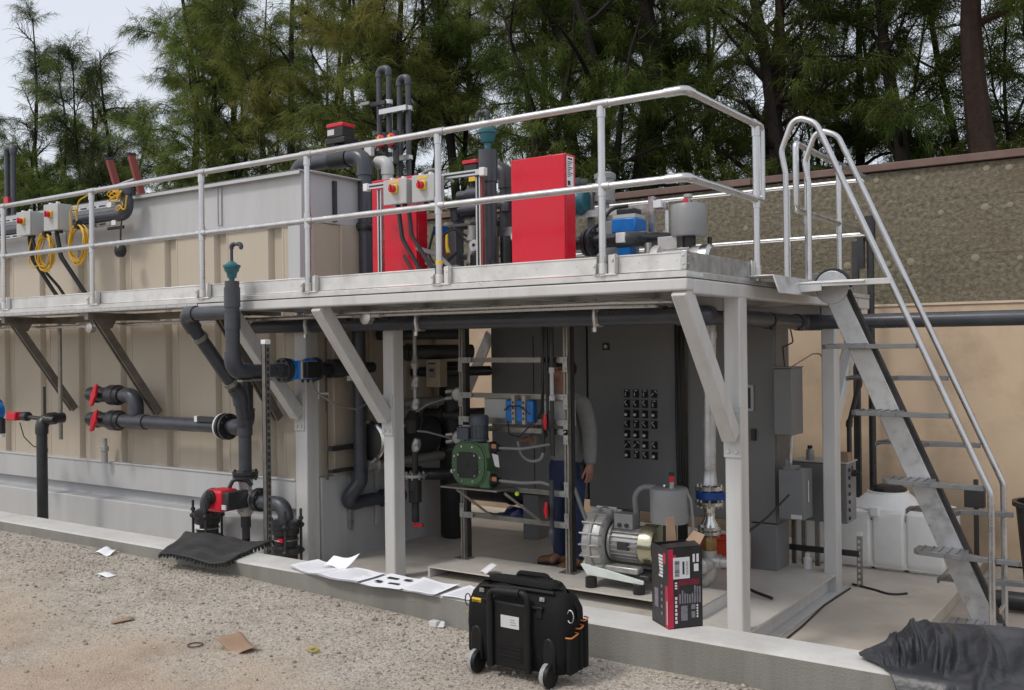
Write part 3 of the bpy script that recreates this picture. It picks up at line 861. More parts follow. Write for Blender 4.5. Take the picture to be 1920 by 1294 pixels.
rr = thing('guard_rail', 'two bar aluminium handrail along the rear edge of the platform, near the concrete wall', 'handrail', (-4, 9.45, DZ))
RX = -2.43
b = MB(); b.tube([(-6.5, 9.45, RZ + .01), (RX, 9.45, RZ + .01), (RX, 7.38, RZ + .01)], PR, 16, bend=.05); b.build('top_rail', M_alu, rr)
b = MB(); b.tube([(-6.5, 9.45, MZ + .02), (RX, 9.45, MZ + .02), (RX, 7.38, MZ + .02)], PR, 16, bend=.05); b.build('mid_rail', M_alu, rr)
b = MB(); b.tube([(RX, 7.43, RZ + .01), (RX, 7.355, RZ + .01), (RX, 7.355, MZ + .02), (RX, 7.43, MZ + .02)], PR, 16, bend=.04); b.build('end_loop', M_alu, rr)
for y_ in (7.62, 8.47): post(rr, RX, y_, zt=RZ + .01, front=False)
for x_ in (-3.2, -4.5, -5.8): post(rr, x_, 9.45, zt=RZ + .01, front=False)
b = MB(); b.box(-2.47, 8.41, 1.94, -2.40, 8.55, 2.05); b.build('base_bracket', M_plank, rr, bevel=.003)

# ================================================================ ALTERNATING TREAD STAIR
stn = thing('tread_stair', 'steep galvanized alternating tread stair with two tube handrails at the right end of the platform', 'stair', (-1.6, 7.1, LZ))
sx_ = lambda z: -2.09 + (1.89 - z) * .433
b = MB(); b.beam((sx_(1.93), 7.1, 1.93), (sx_(LZ), 7.1, LZ), .05, .15, up=(.92, 0, .39)); b.build('stringer', M_galv, stn, bevel=.006)
b = MB(); b.beam((sx_(1.97) + .087, 7.1, 1.97 + .033), (sx_(LZ) + .087, 7.1, LZ + .033), .058, .022, up=(.92, 0, .39)); b.build('edge_strip', M_rubber, stn)
def tread(z, s):
    xs = sx_(z); yc = 7.1
    P2 = [(-.20, .03), (-.205, .17), (-.17, .205), (.0, .225), (.10, .235), (.435, .245), (.435, .215), (.20, .20), (.12, .15), (.10, .03)]
    b = MB()
    q = [(xs + a, yc + s * c, z) for a, c in P2]
    if s > 0: q = q[::-1]
    b.prism(q, (0, 0, .012))
    for i in range(len(P2) - 1):
        (a, c), (a2, c2) = P2[i], P2[i + 1]
        b.beam((xs + a, yc + s * c, z - .003), (xs + a2, yc + s * c2, z - .003), .012, .032)
    for k_ in range(5):
        b.box(xs - .17 + k_ * .055, yc + s * .035, z + .0125, xs - .155 + k_ * .055, yc + s * .20, z + .018)
    b.beam((xs - .06, yc + s * .03, z - .006), (xs + .09, yc + s * .03, z - .006), .012, .036)
    b.build('tread', M_tread, stn, bevel=.002, bseg=1)
for i in range(12):
    z = 1.47 - .229 * i
    if z < LZ + .1: break
    tread(z, -1 if i % 2 == 0 else 1)
b = MB()
q = [(-2.37, 6.82, 1.905), (-2.37, 7.36, 1.905), (-1.93, 7.36, 1.905), (-1.80, 7.12, 1.905), (-1.78, 6.84, 1.905), (-1.79, 6.80, 1.905), (-2.1, 6.80, 1.905)]
b.prism(q[::-1], (0, 0, .012))
b.beam((-2.37, 6.83, 1.88), (-2.08, 6.81, 1.89), .01, .07); b.beam((-2.08, 6.81, 1.905), (-1.62, 6.83, 1.905), .01, .04); b.box(-2.375, 6.82, 1.85, -2.365, 7.36, 1.916)
b.build('top_step', M_plank, stn, bevel=.003)
b = MB(); b.lathe((sx_(1.93) + .02, 7.07, 1.89), (0, 1, 0), [(0, .12), (.06, .12)], 28); b.build('top_shoe', M_galv, stn, bevel=.004)
b = MB(); b.tube([(sx_(1.93) + .02 + .128 * math.cos(a), 7.1, 1.89 + .128 * math.sin(a)) for a in [math.pi * (i / 12) * .95 + .0 for i in range(13)]], .012, 8); b.build('edge_strip', M_rubber, stn)
def stair_rail(y_):
    p_ = [(-2.335, y_, 1.92), (-2.335, y_, 2.70), (-2.365, y_, 2.86), (-2.27, y_, 3.10), (-2.115, y_, 3.03), (-1.035, y_, .525), (-1.035, y_, LZ)]
    b = MB(); b.tube(p_, .0205, 14, bend=.12, n=9); return b.build('handrail', M_alu, stn)
stair_rail(6.845); stair_rail(7.36)
b = MB()
for i in range(1, 11):
    z = 1.47 - .229 * i
    if z > LZ + .1:
        s = -1 if i % 2 == 0 else 1
b.cyl((-1.04, 7.1, -.3), (-1.04, 7.36, -.3), .014); b.build('rail_stay', M_alu, stn)

# ================================================================ PIPEWORK IN FRONT OF THE TANK
# dark pipe group with the teal air valve
pr_ = .058
SXv = -6.355
st = thing('air_valve_standpipe', 'tall dark grey standpipe with teal air valve cap in front of the walkway edge', 'pipe', (SXv, 5.25, 1.0))
b = MB(); b.pvc([(SXv, 5.25, 2.05), (SXv, 5.25, 1.315), (SXv, 5.80, 1.315)], pr_, fit=1.2); b.tube([(SXv, 5.25, 1.84), (SXv, 5.25, 2.0)], pr_ * 1.12, 16); b.tube([(SXv, 5.25, 1.66), (SXv, 5.25, 1.80)], pr_ * 1.1, 16)
b.build('pipe', M_pvc, st)
b = MB(); b.pvc([(SXv - .02, 5.25, 1.800), (-6.97, 5.25, 1.80), (-6.97, 5.83, 1.09), (-6.99, 5.9, .80), (-6.99, 5.9, .375)], pr_, fit=1.18); b.build('branch_pipe', M_pvc, st)
b = MB(); b.lathe((SXv, 5.25, 2.045), (0, 0, 1), [(0, .022), (.03, .022), (.032, .036), (.07, .042), (.09, .058), (.115, .062), (.116, .07), (.135, .07), (.136, .055), (.15, .04), (.165, .022)], 20); b.build('air_valve', M_teal, st)
b = MB(); b.pvc([(SXv, 5.25, 2.20), (SXv, 5.25, 2.345), (SXv + .115, 5.25, 2.345), (SXv + .115, 5.25, 2.30)], .013, bend=.02, fit=1.4, seg=10); b.build('vent_tube', M_pvc, st)
for zt, yt in ((1.62, 5.40), (1.22, 5.72)):
    b = MB(); b.lathe((-6.97, yt, zt), (0, .63, -.77), [(0, .068), (.04, .068)], 20); b.hexbolt((-6.97 + .07, yt, zt), (1, 0, 0), .012, .02); b.build('clamp', M_strut, st)
b = MB(); b.box(SXv - .01, 5.30, 1.235, SXv + .05, 5.62, 1.25); b.build('support_shelf', M_strut, st)
# flow meter on the run into the pump room
fm = thing('flow_meter', 'blue flanged flow meter with a black display at the corner of the tank', 'flow meter', (SXv, 5.9, 1.2))
for yf_ in (5.775, 5.81, 6.16):
    b = MB(); b.flange((SXv, yf_, 1.315), (0, 1, 0), .105, .03); b.build('flange', M_pvcb, fm)
b = MB(); b.lathe((SXv, 5.83, 1.315), (0, 1, 0), [(0, .09), (.03, .10), (.05, .075), (.20, .075), (.23, .10), (.29, .10), (.31, .08)], 24); b.build('meter_body', M_blue, fm)
b = MB(); b.box(SXv + .02, 5.86, 1.235, SXv + .115, 6.06, 1.395); b.build('transmitter', M_blue, fm, bevel=.008)
b = MB(); b.box(SXv + .115, 5.872, 1.24, SXv + .135, 6.05, 1.39); b.build('bezel', M_box, fm, bevel=.004)
b = MB(); b.box(SXv + .135, 5.885, 1.245, SXv + .19, 6.042, 1.385); b.build('display', M_black, fm, bevel=.004)
b = MB()
for q in range(3): b.cyl((SXv + .06 + .035 * q, 5.95 + .03 * q, 1.205), (SXv + .06 + .035 * q, 5.95 + .03 * q, 1.24), .012, 10)
b.build('cable_glands', M_black, fm)
b = MB(); b.tube([(SXv + .12, 6.0, 1.21), (SXv + .14, 6.02, 1.12), (SXv + .22, 6.2, 1.0), (SXv + .25, 6.42, .95), (SXv + .24, 6.62, 1.02), (SXv + .2, 6.75, 1.2)], .009, 8, bend=.08); b.build('signal_cable', M_hose, fm)
b = MB(); b.cyl((SXv, 6.14, 1.315), (SXv, 6.9, 1.315), pr_ * .85, 16); b.build('outlet_pipe', M_pvcb, fm)
uv = thing('union_valve', 'black union valve with bolted ring behind the second frame brace', 'valve', (SXv, 6.5, 1.25))
b = MB(); b.flange((SXv, 6.34, 1.315), (0, 1, 0), .085, .025, 6); b.lathe((SXv, 6.36, 1.315), (0, 1, 0), [(0, .075), (.03, .085), (.12, .085), (.14, .07), (.2, .07), (.22, .085), (.3, .085)], 20); b.build('valve_body', M_pvcb, uv)
b = MB(); b.box(SXv + .05, 6.50, 1.20, SXv + .09, 6.54, 1.245); b.build('end_cap', M_white, uv)
b = MB(); b.cyl((SXv + .03, 6.17, 1.24), (SXv + .03, 6.17, 1.13), .012, 10); b.cyl((SXv + .03, 6.17, 1.13), (SXv + .03, 6.17, 1.05), .008, 10); b.cyl((SXv + .03, 6.17, 1.10), (SXv + .12, 6.19, 1.10), .009, 10); b.cyl((SXv + .10, 6.187, 1.10), (SXv + .14, 6.195, 1.10), .014, 10)
solo('sample_tap', b, M_alucast, 'small metal sampling tap hanging under the blue flow meter', 'tap', (SXv, 6.17, 1.05))

# drain manifold with two red handles
MY, MZ1, MZ0 = 5.98, 1.045, .785
mf = thing('valve_manifold', 'dark pipe manifold with two red handled ball valves on the tank side', 'pipe manifold', (-8.4, MY, .7))
b = MB(); b.pvc([(-9.13, MY, MZ1), (-8.72, MY, MZ1), (-8.72, MY, MZ0)], .066, fit=1.17); b.build('upper_branch', M_pvc, mf)
b = MB(); b.tube([(-9.13, MY, MZ0), (-7.36, MY, MZ0)], .066, 18); b.tube([(-8.83, MY, MZ0), (-8.55, MY, MZ0)], .077, 18); b.build('header_pipe', M_pvc, mf)
b = MB(); b.pvc([(-7.40, MY, MZ0), (-7.06, MY, MZ0), (-7.06, MY, 1.28)], .062, fit=1.2, seg=18); b.build('riser_pipe', M_pvc, mf)
for xf_ in (-7.36, -7.31):
    b = MB(); b.flange((xf_, MY, MZ0), (1, 0, 0), .123, .03); b.build('flange', M_pvcb, mf)
b = MB(); b.lathe((-7.375, MY, MZ0), (-1, 0, 0), [(0, .122), (.018, .122)], 24); b.build('backing_ring', M_white, mf)
b = MB(); b.box(-7.66, 5.90, .825, -7.36, 5.93, .875); b.build('strut_arm', M_dark, mf)
b = MB(); b.box(-7.70, 5.898, .823, -7.66, 5.932, .877); b.build('strut_cap', M_white, mf)
for zz in (MZ1, MZ0):
    b = MB(); b.lathe((-9.51, MY, zz), (1, 0, 0), [(0, .045), (.01, .075), (.10, .08), (.11, .088), (.14, .088), (.16, .072), (.26, .078), (.36, .072), (.38, .105), (.50, .105), (.51, .09), (.56, .08)], 22)
    b.cyl((-9.25, MY - .06, zz), (-9.25, MY - .12, zz), .03, 12)
    v_ = b.build('ball_valve', M_pvcb, mf)
    b = MB(); b.prism([(-9.25 + q * .42 + w, MY - .14, zz + q) for q, w in ((-.105, -.026), (-.04, -.034), (.0, -.05), (.04, -.034), (.105, -.026), (.115, .0), (.105, .026), (.04, .034), (.0, .05), (-.04, .034), (-.105, .026), (-.115, 0))][::-1], (0, .03, 0)); b.build('handle', M_redpl, v_, bevel=.008)
# conduit strut dropping to the flange
b = MB(); b.box(-7.40, 6.20, .90, -7.36, 6.245, 1.80); b.box(-7.34, 6.20, .90, -7.32, 6.245, 1.80)
solo('pipe_hanger_strut', b, M_strut, 'vertical dark strut on the tank wall above the flanged pipe end', 'strut', (-7.36, 6.22, .9))
# three way valve and buried couplings
VX = -6.99
tv = thing('three_way_valve', 'metal three way valve with a red electric actuator under the vertical dark pipe', 'valve', (VX, 5.9, -.2))
b = MB(); b.flange((VX, 5.9, .385), (0, 0, 1), .115, .035, 4, .012); b.build('flange', M_pvcb, tv)
b = MB(); b.flange((VX, 5.9, .350), (0, 0, 1), .112, .025, 4, .012); b.build('flange', M_pvcb, tv)
b = MB(); b.lathe((VX, 5.9, .34), (0, 0, -1), [(0, .075), (.05, .06), (.10, .055), (.13, .075), (.30, .075), (.34, .045)], 18); b.lathe((VX - .0, 5.9, .16), (1, 0, 0), [(0, .065), (.1, .065), (.13, .09), (.15, .10)], 18); b.lathe((VX - .16, 5.9, .16), (1, 0, 0), [(0, .05), (.16, .05)], 14)
b.build('valve_body', M_alucast, tv)
b = MB(); b.flange((VX + .17, 5.9, .16), (1, 0, 0), .105, .02); b.build('flange', M_pvcb, tv)
b = MB(); b.flange((VX + .20, 5.9, .16), (1, 0, 0), .105, .035, 8); b.build('flange', M_pvcb, tv)
b = MB(); b.cyl((VX, 5.9, .0), (VX, 5.9, -.10), .046, 14); b.cyl((VX, 5.9, -.09), (VX, 5.9, -.30), .036, 14); b.cyl((VX, 5.9, -.2), (VX, 5.9, SZ), .036, 14); b.build('support_leg', M_dark, tv)
b = MB(); b.box(VX - .17, 5.60, .07, VX + .03, 5.80, .265); a_ = b.build('actuator', M_redpl, tv, bevel=.03, bseg=4)
b = MB(); b.lathe((VX - .10, 5.602, .20), (0, -1, 0), [(0, .062), (.018, .062), (.02, .04), (.04, .036)], 20); b.tube([(VX - .10, 5.575, .20), (VX - .10, 5.572, .10)], .03, 10, radii=[.03, .012]); b.build('hand_wheel', M_black, a_)
b = MB(); b.box(VX + .03, 5.62, .09, VX + .10, 5.85, .25); b.build('gear_block', M_dark, a_, bevel=.01)
b = MB(); b.box(VX + .034, 5.604, .10, VX + .085, 5.618, .14); b.build('name_plate', M_silver, a_)
b = MB(); b.tube([(VX - .04, 5.75, .265), (VX - .02, 5.78, .34), (VX + .06, 5.86, .33), (VX + .09, 5.9, .28)], .018, 10, bend=.04); b.build('conduit', M_pvcb, a_)
def coupling(x, y, pipe_pts, label, red):
    t = thing('flange_adaptor', label, 'pipe coupling', (x, y, SZ))
    b = MB(); b.pvc(pipe_pts, .060, fit=1.12); b.build('elbow_pipe', M_pvc, t)
    b = MB(); b.lathe((x, y, SZ), (0, 0, 1), [(0, .10), (.50, .10), (.52, .115), (.58, .115), (.59, .10)], 22); b.build('sleeve', M_black, t)
    for zz in (SZ + .34, SZ + .56):
        b = MB(); b.lathe((x, y, zz), (0, 0, 1), [(0, .112), (.02, .13), (.06, .13), (.085, .085)], 22)
        for a in range(4):
            an = math.pi / 4 + a * math.pi / 2
            b.ball((x + 0.128 * math.cos(an), y + 0.128 * math.sin(an), zz + .03), .032, 10, (1, 1, .8))
        b.build('gland_ring', M_pvcb, t)
    for a in range(4):
        an = math.pi / 4 + a * math.pi / 2
        b = MB(); b.cyl((x + 0.128 * math.cos(an), y + 0.128 * math.sin(an), SZ + .27), (x + 0.128 * math.cos(an), y + 0.128 * math.sin(an), SZ + .73), .012, 8); b.hexbolt((x + 0.128 * math.cos(an), y + 0.128 * math.sin(an), SZ + .635), (0, 0, 1), .022, .025); b.build('bolt', M_dark, t)
    b = MB(); b.tube([(x + .108 * math.cos(a * .4), y + .108 * math.sin(a * .4), SZ + .47) for a in range(16)], .006, 6, loop=True); b.build('bead', M_strut, t)
    b = MB()
    b.box(x - .045, y - .107, SZ + .47, x + .02, y - .098, SZ + .51) if not red else b.box(x + .01, y - .106, SZ + .46, x + .07, y - .09, SZ + .49)
    b.build('sticker', M_white if not red else M_redpl, t)
coupling(-7.50, 5.88, [(-7.50, 5.88, -.20), (-7.50, 5.88, .16), (-7.15, 5.88, .16)], 'black bolted pipe coupling with dark elbow left of the red actuator', False)
coupling(-6.45, 5.88, [(-6.78, 5.88, .145), (-6.45, 5.88, .145), (-6.45, 5.88, -.22)], 'black bolted pipe coupling with dark elbow right of the strut post', True)

sp_ = thing('strut_post', 'slotted vertical strut post with a white end cap in front of the pipes', 'strut post', (-5.82, 5.1, SZ))
b = MB()
ux, uy = -5.82, 5.1
b.box(ux - .022, uy, SZ, ux + .022, uy + .004, 1.54); b.box(ux - .022, uy, SZ, ux - .018, uy + .045, 1.54); b.box(ux + .018, uy, SZ, ux + .022, uy + .045, 1.54)
zz = SZ + .1
b.build('channel', mat('aged grey strut', (.16, .155, .145), .5, metal=.5, var=.25, scale=14), sp_)
b = MB()
while zz < 1.5:
    b.box(ux + .0221, uy + .014, zz, ux + .0226, uy + .034, zz + .03); zz += .05
o_ = b.build('slots', M_black, sp_); o_['kind'] = 'stuff'
b = MB(); b.box(ux - .026, uy - .004, 1.535, ux + .026, uy + .05, 1.57); b.build('end_cap', M_white, sp_, bevel=.004)

# left standpipe with blue instrument
lp = thing('drop_pipe', 'tall black drop pipe with elbow at the left end, ending behind the kerb', 'pipe', (-9.78, 5.6, SZ))
b = MB(); b.pvc([(-9.78, 5.6, SZ), (-9.78, 5.6, .80), (-9.78, 5.84, .80)], .054, fit=1.2); b.tube([(-9.70, 5.6, .80), (-9.58, 5.62, .80)], .05, 12, radii=[.05, .03]); b.build('pipe', M_pvcb, lp)
b = MB(); b.cyl((-10.02, 5.95, .55), (-10.02, 5.95, 1.80), .022, 12); b.build('riser', M_strut, lp)
b = MB(); b.cyl((-10.16, 5.85, .45), (-10.16, 5.85, 1.12), .014, 10); b.box(-10.19, 5.83, .42, -10.13, 5.87, .455); b.build('rod', M_dark, lp)
b = MB(); b.cyl((-10.02, 5.6, .815), (-9.80, 5.6, .805), .022, 10); b.lathe((-10.17, 5.6, .82), (1, 0, 0), [(0, .03), (.05, .036), (.06, .05), (.13, .05), (.14, .035)], 14); b.build('valve_body', M_pvcb, lp)
b = MB(); b.box(-10.40, 5.56, .77, -10.23, 5.66, .86); b.build('valve_handle', M_redpl, lp, bevel=.012)
b = MB(); b.tube([(-10.2, 5.6, .75), (-10.16, 5.62, .60), (-10.05, 5.66, .50), (-9.95, 5.7, .48)], .006, 6, bend=.05); b.build('wire', M_black, lp)
bi = thing('blue_transmitter', 'small blue instrument with white plug cut by the left edge', 'instrument', (-10.6, 5.6, .7))
b = MB(); b.lathe((-10.62, 5.62, .86), (0, -1, 0), [(0, .10), (.08, .10), (.12, .07)], 18); b.box(-10.70, 5.5, .70, -10.62, 5.64, .98); b.build('housing', M_blue, bi, bevel=.01)
b = MB(); b.cyl((-10.58, 5.6, .78), (-10.58, 5.6, .62), .045, 14); b.build('gland', M_pvcb, bi)
b = MB(); b.cyl((-10.58, 5.6, .62), (-10.58, 5.6, .58), .04, 14); b.build('plug', M_white, bi)
b = MB(); b.lathe((-9.50, 6.13, .31), (0, 0, 1), [(0, .034), (.12, .034), (.13, .045), (.17, .045), (.18, .03), (.26, .03)], 14); solo('pipe_stub', b, M_alucast, 'short grey pipe stub standing on the tank bottom rail', 'pipe', (-9.5, 6.13, .31))

# header pipe under the platform and the bright conduits
hp = thing('header_pipe', 'long dark pipe hung under the platform edge, turning at the right end', 'pipe', (-4, 6.05, 1.69))
b = MB(); b.pvc([(-7.02, 6.06, 1.70), (-2.66, 6.06, 1.69), (-2.66, 8.18, 1.665), (1.5, 8.18, 1.665)], .060, bend=.09, fit=1.15, seg=18); b.build('pipe', M_pvc, hp)
for hx in (-6.30, -5.05, -3.42):
    b = MB(); b.tube([(hx, 6.00, 1.82), (hx, 5.985, 1.70), (hx, 6.0, 1.615)], .014, 8); b.lathe((hx - .02, 6.06, 1.69), (1, 0, 0), [(0, .066), (.04, .066)], 18); b.hexbolt((hx, 5.99, 1.59), (0, 0, 1), .018, .03); b.build('hanger', M_alu, hp)
for hy in (7.35, 8.0):
    b = MB(); b.lathe((-2.66, hy, 1.67), (0, 1, 0), [(0, .067), (.035, .067)], 18); b.hexbolt((-2.62, hy, 1.595), (0, 0, 1), .02, .03); b.build('hanger', M_dark, hp)
for cy_, cz_, xl, xr, r_, lab in ((5.72, 1.755, -12.9, -2.9, .017, 'bright metal conduit running full length under the walkway'), (5.62, 1.775, -5.9, -2.75, .014, 'thinner bright conduit just below the white front beam')):
    b = MB(); b.tube([(xl, cy_, cz_), (xr - .25, cy_, cz_ - .0), (xr, cy_ + .12, cz_), (xr, cy_ + .7, cz_)], r_, 10, bend=.12)
    solo('conduit', b, M_alu, lab, 'conduit', ((xl + xr) / 2, cy_, cz_))
for jx, lab in ((-5.28, 'conduit box under the beam by the left brace'), (-9.0, 'conduit body under the walkway by the tank bracket')):
    b = MB(); b.lathe((jx, 5.70, 1.735), (0, -1, 0), [(0, .055), (.05, .055), (.055, .04)], 18); b.tube([(jx - .14, 5.68, 1.755), (jx + .14, 5.68, 1.755)], .024, 10)
    solo('conduit_box', b, M_alu, lab, 'conduit box', (jx, 5.7, 1.74))
b = MB()
for i in range(5): b.cyl((-5.75 + i * .11, 5.85 + .03 * (i % 2), 1.74), (-5.65 + i * .11, 5.85, 1.735), .02, 8)
solo('cable_bundle', b, M_black, 'bundle of black cable glands tucked beneath the platform', 'cables', (-5.5, 5.85, 1.74))

# ================================================================ EQUIPMENT ON THE PLATFORM
def cabinet(x0, x1, y0, y1, z0, z1, label):
    t = thing('red_cabinet', label, 'cabinet', (x0, y0, z0), 'red cabinets on the platform')
    b = MB(); b.box(x0, y0 + .022, z0, x1, y1, z1); b.build('cabinet_body', M_red, t, bevel=.006, bseg=3)
    b = MB(); b.box(x0 + .002, y0, z0 + .012, x1 - .002, y0 + .021, z1 - .006); b.build('door', M_red, t, bevel=.007, bseg=3)
    return t
c1 = cabinet(-6.02, -5.50, 6.55, 6.70, DZ, 3.0, 'shorter glossy red cabinet behind the two grey switch boxes')
c2 = cabinet(-4.33, -3.84, 6.30, 6.46, DZ, 2.95, 'taller glossy red cabinet with a white label on its side')
b = MB(); b.box(-3.8398, 6.335, 2.70, -3.8388, 6.43, 2.93); lb = b.build('side_label', M_paper, c2)
b = MB()
for i in range(9): b.box(-3.8386, 6.345, 2.885 - i * .014, -3.8384, 6.42 - .02 * (i % 3), 2.892 - i * .014)
b.box(-3.8386, 6.35, 2.905, -3.8384, 6.415, 2.918); b.box(-3.8386, 6.345, 2.71, -3.8384, 6.385, 2.745); o_ = b.build('small_print', M_ink, lb); o_['kind'] = 'stuff'
for cc, hx_ in ((c1, -6.02), (c2, -4.33)):
    for zz in (2.15, 2.45, 2.80):
        b = MB(); b.cyl((hx_ - .004, 6.33 if cc is c2 else 6.58, zz - .03), (hx_ - .004, 6.33 if cc is c2 else 6.58, zz + .03), .008, 8); b.build('hinge', M_red, cc)

def switch_box(x0, y0, z0, w, h, d, label, lab2=False):
    t = thing('switch_box', label, 'switch box', (x0, y0, z0), 'grey isolator switch boxes with red knobs')
    b = MB(); b.box(x0, y0 + .02, z0, x0 + w, y0 + d, z0 + h); b.build('enclosure', M_box, t, bevel=.005)
    b = MB(); b.box(x0 - .004, y0, z0 - .004, x0 + w + .004, y0 + .019, z0 + h + .004); b.build('cover', M_box, t, bevel=.006)
    kx, kz = x0 + w * .52, z0 + h * .60
    b = MB(); b.box(kx - .036, y0 - .022, kz - .036, kx + .036, y0, kz + .036); pl_ = b.build('yellow_plate', M_yellow, t, bevel=.006)
    b = MB(); b.lathe((kx, y0 - .022, kz), (0, -1, 0), [(0, .031), (.03, .031), (.036, .026)], 18); b.box(kx - .008, y0 - .07, kz - .032, kx + .008, y0 - .058, kz + .032); b.build('knob', M_redpl, pl_, bevel=.003)
    if lab2:
        b = MB(); b.box(kx - .055, y0 - .002, z0 + h * .86, kx + .045, y0 - .0005, z0 + h * .95); b.build('tag_label', M_yellow, t)
    for dx in (.06, w - .06):
        b = MB(); b.box(x0 + dx - .014, y0 + .03, z0 + h, x0 + dx + .014, y0 + .06, z0 + h + .025); b.build('mounting_lug', M_white, t)
    b = MB(); b.cyl((x0 + w * .4, y0 + d * .5, z0 - .03), (x0 + w * .4, y0 + d * .5, z0), .02, 10); b.build('cable_gland', M_black, t)
    b = MB(); b.cyl((x0 + w * .7, y0 + d * .5, z0 - .03), (x0 + w * .7, y0 + d * .5, z0), .02, 10); b.build('cable_gland', M_black, t)
    return t
switch_box(-10.44, 5.72, 2.755, .265, .25, .17, 'grey switch box with red knob, left box of the pair by the yellow cords')
switch_box(-9.905, 5.72, 2.77, .255, .27, .17, 'grey switch box with red knob, right box of the pair by the yellow cords')
switch_box(-5.50, 6.13, 2.685, .245, .20, .14, 'grey switch box hung in front of the shorter red cabinet', True)
switch_box(-5.19, 6.13, 2.68, .225, .21, .14, 'grey switch box beside the handrail post, right of the shorter red cabinet', True)

def hose(pts, r, m, label, cat='cable', group=None, name='cable', bend=.12):
    b = MB(); b.tube(pts, r, 9, bend=bend, n=7)
    return solo(name, b, m, label, cat, pts[0], group)
hose([(-10.33, 5.80, 2.73), (-10.30, 5.82, 2.5), (-10.12, 5.95, 2.15), (-9.98, 6.02, 1.94)], .022, M_black, 'thick black cable falling from the left switch box to the walkway')
hose([(-10.26, 5.80, 2.73), (-10.2, 5.82, 2.45), (-10.03, 5.95, 2.2), (-9.90, 6.05, 1.94)], .016, M_black, 'second black cable falling beside the left yellow coil')
hose([(-9.80, 5.80, 2.75), (-9.76, 5.82, 2.5), (-9.58, 5.95, 2.15), (-9.50, 6.05, 1.94)], .024, M_black, 'thick black cable falling from the right switch box between both yellow coils')
def coil(cx, cz, rx, rz, label, seed, y0=5.77, top=None):
    rs = random.Random(seed)
    b = MB()
    for k_ in range(7):
        ox, oz, oy = rs.uniform(-.02, .02), rs.uniform(-.025, .02), y0 + k_ * .009
        ax, az = rx * rs.uniform(.86, 1.05), rz * rs.uniform(.88, 1.06)
        b.tube([(cx + ox + ax * math.sin(a * .2618), oy + .012 * math.sin(a * .7 + k_), cz + oz + az * math.cos(a * .2618)) for a in range(24)], .0075, 7, loop=True)
    if top: b.tube(top, .0075, 7, bend=.07)
    o = solo('cord_coil', b, M_cord, label, 'cord', (cx, y0, cz - rz), 'yellow cord coils')
    b = MB(); b.lathe((cx + .02, y0 + .025, cz + rz), (1, 0, .2), [(-.02, .045), (.02, .045)], 10); b.build('tie', M_black, o)
coil(-10.0, 2.565, .14, .19, 'yellow cord coil hanging under the left switch box', 1, top=[(-10.1, 5.80, 2.45), (-10.22, 5.78, 2.40), (-10.31, 5.78, 2.45), (-10.30, 5.78, 2.62), (-10.28, 5.80, 2.73)])
coil(-9.41, 2.60, .155, .20, 'yellow cord coil hanging right of the right switch box, half behind a post', 2, top=[(-9.53, 5.80, 2.50), (-9.55, 5.80, 2.95), (-9.47, 5.80, 3.02), (-9.44, 5.82, 2.80), (-9.50, 5.84, 2.86), (-9.46, 5.84, 3.06), (-9.22, 5.9, 3.16), (-9.0, 6.1, 3.14)])
b = MB()
rs_ = random.Random(8)
for k_ in range(5):
    c_ = (-9.05 + .06 * k_ / 5, 5.98, 3.13)
    b.tube([(c_[0] + .085 * math.sin(a * .5) * (1 + .3 * math.sin(a + k_)), 5.98 + .02 * math.cos(a), 3.12 + .045 * math.cos(a * .5 + k_) - .01 * k_) for a in range(13)], .0075, 7, loop=True)
b.tube([(-9.0, 6.0, 3.12), (-8.92, 6.0, 2.98), (-9.06, 5.98, 2.90), (-8.96, 5.98, 3.0), (-8.90, 6.0, 2.90), (-8.86, 6.0, 3.08)], .0075, 7, bend=.03)
solo('cord_bundle', b, M_cord, 'bunched yellow cord knotted at the pipe elbow on the tank rim', 'cord', (-9.0, 6.0, 2.95))
hp2 = thing('overflow_pipe', 'dark pipe along the tank top on two struts, turning up by the yellow knot', 'pipe', (-10.5, 6.06, 2.85))
b = MB(); b.pvc([(-14, 6.06, 2.905), (-8.95, 6.06, 2.905), (-8.95, 6.06, 3.20)], .056, fit=1.2); b.pvc([(-8.95, 6.06, 3.10), (-8.95, 6.06, 3.17)], .07); b.build('pipe', M_pvc, hp2)
for zz, xe in ((3.015, -9.24), (2.825, -9.17)):
    b = MB(); b.box(-13.5, 6.03, zz - .02, xe, 6.07, zz + .02); b.build('strut', M_alu, hp2)
    b = MB(); b.box(xe, 6.026, zz - .025, xe + .07, 6.075, zz + .025); b.build('strut_cap', M_white, hp2)
    b = MB()
    for k_ in range(14): b.box(-11.6 + k_ * .17, 6.0285, zz - .008, -11.49 + k_ * .17, 6.0295, zz + .008)
    o_ = b.build('slots', M_black, hp2); o_['kind'] = 'stuff'
fl_ = thing('float_switch', 'black ball float switch hanging on a cable in front of the tank', 'float switch', (-9.04, 6.04, 2.47))
b = MB(); b.tube([(-9.0, 6.04, 2.90), (-9.03, 6.04, 2.75), (-9.04, 6.04, 2.58)], .009, 8); b.box(-9.25, 6.03, 2.755, -8.98, 6.05, 2.785); b.build('cable', M_black, fl_)
b = MB(); b.lathe((-9.04, 6.04, 2.465), (0, 0, 1), [(0, .03), (.02, .052), (.06, .062), (.10, .055), (.125, .03), (.14, .015)], 18); b.build('float', M_black, fl_)
ld = thing('red_ladder', 'red fibreglass ladder top sticking up above the tank rim', 'ladder', (-10, 6.9, 1.9))
def rail_(a, c):
    b = MB(); b.beam(a, c, .085, .035); o = b.build('ladder_rail', M_ladder, ld, bevel=.004)
    q = Vector(a) + (Vector(a) - Vector(c)).normalized() * .03
    b = MB(); b.beam(a, q, .092, .042); b.build('rail_cap', M_black, o)
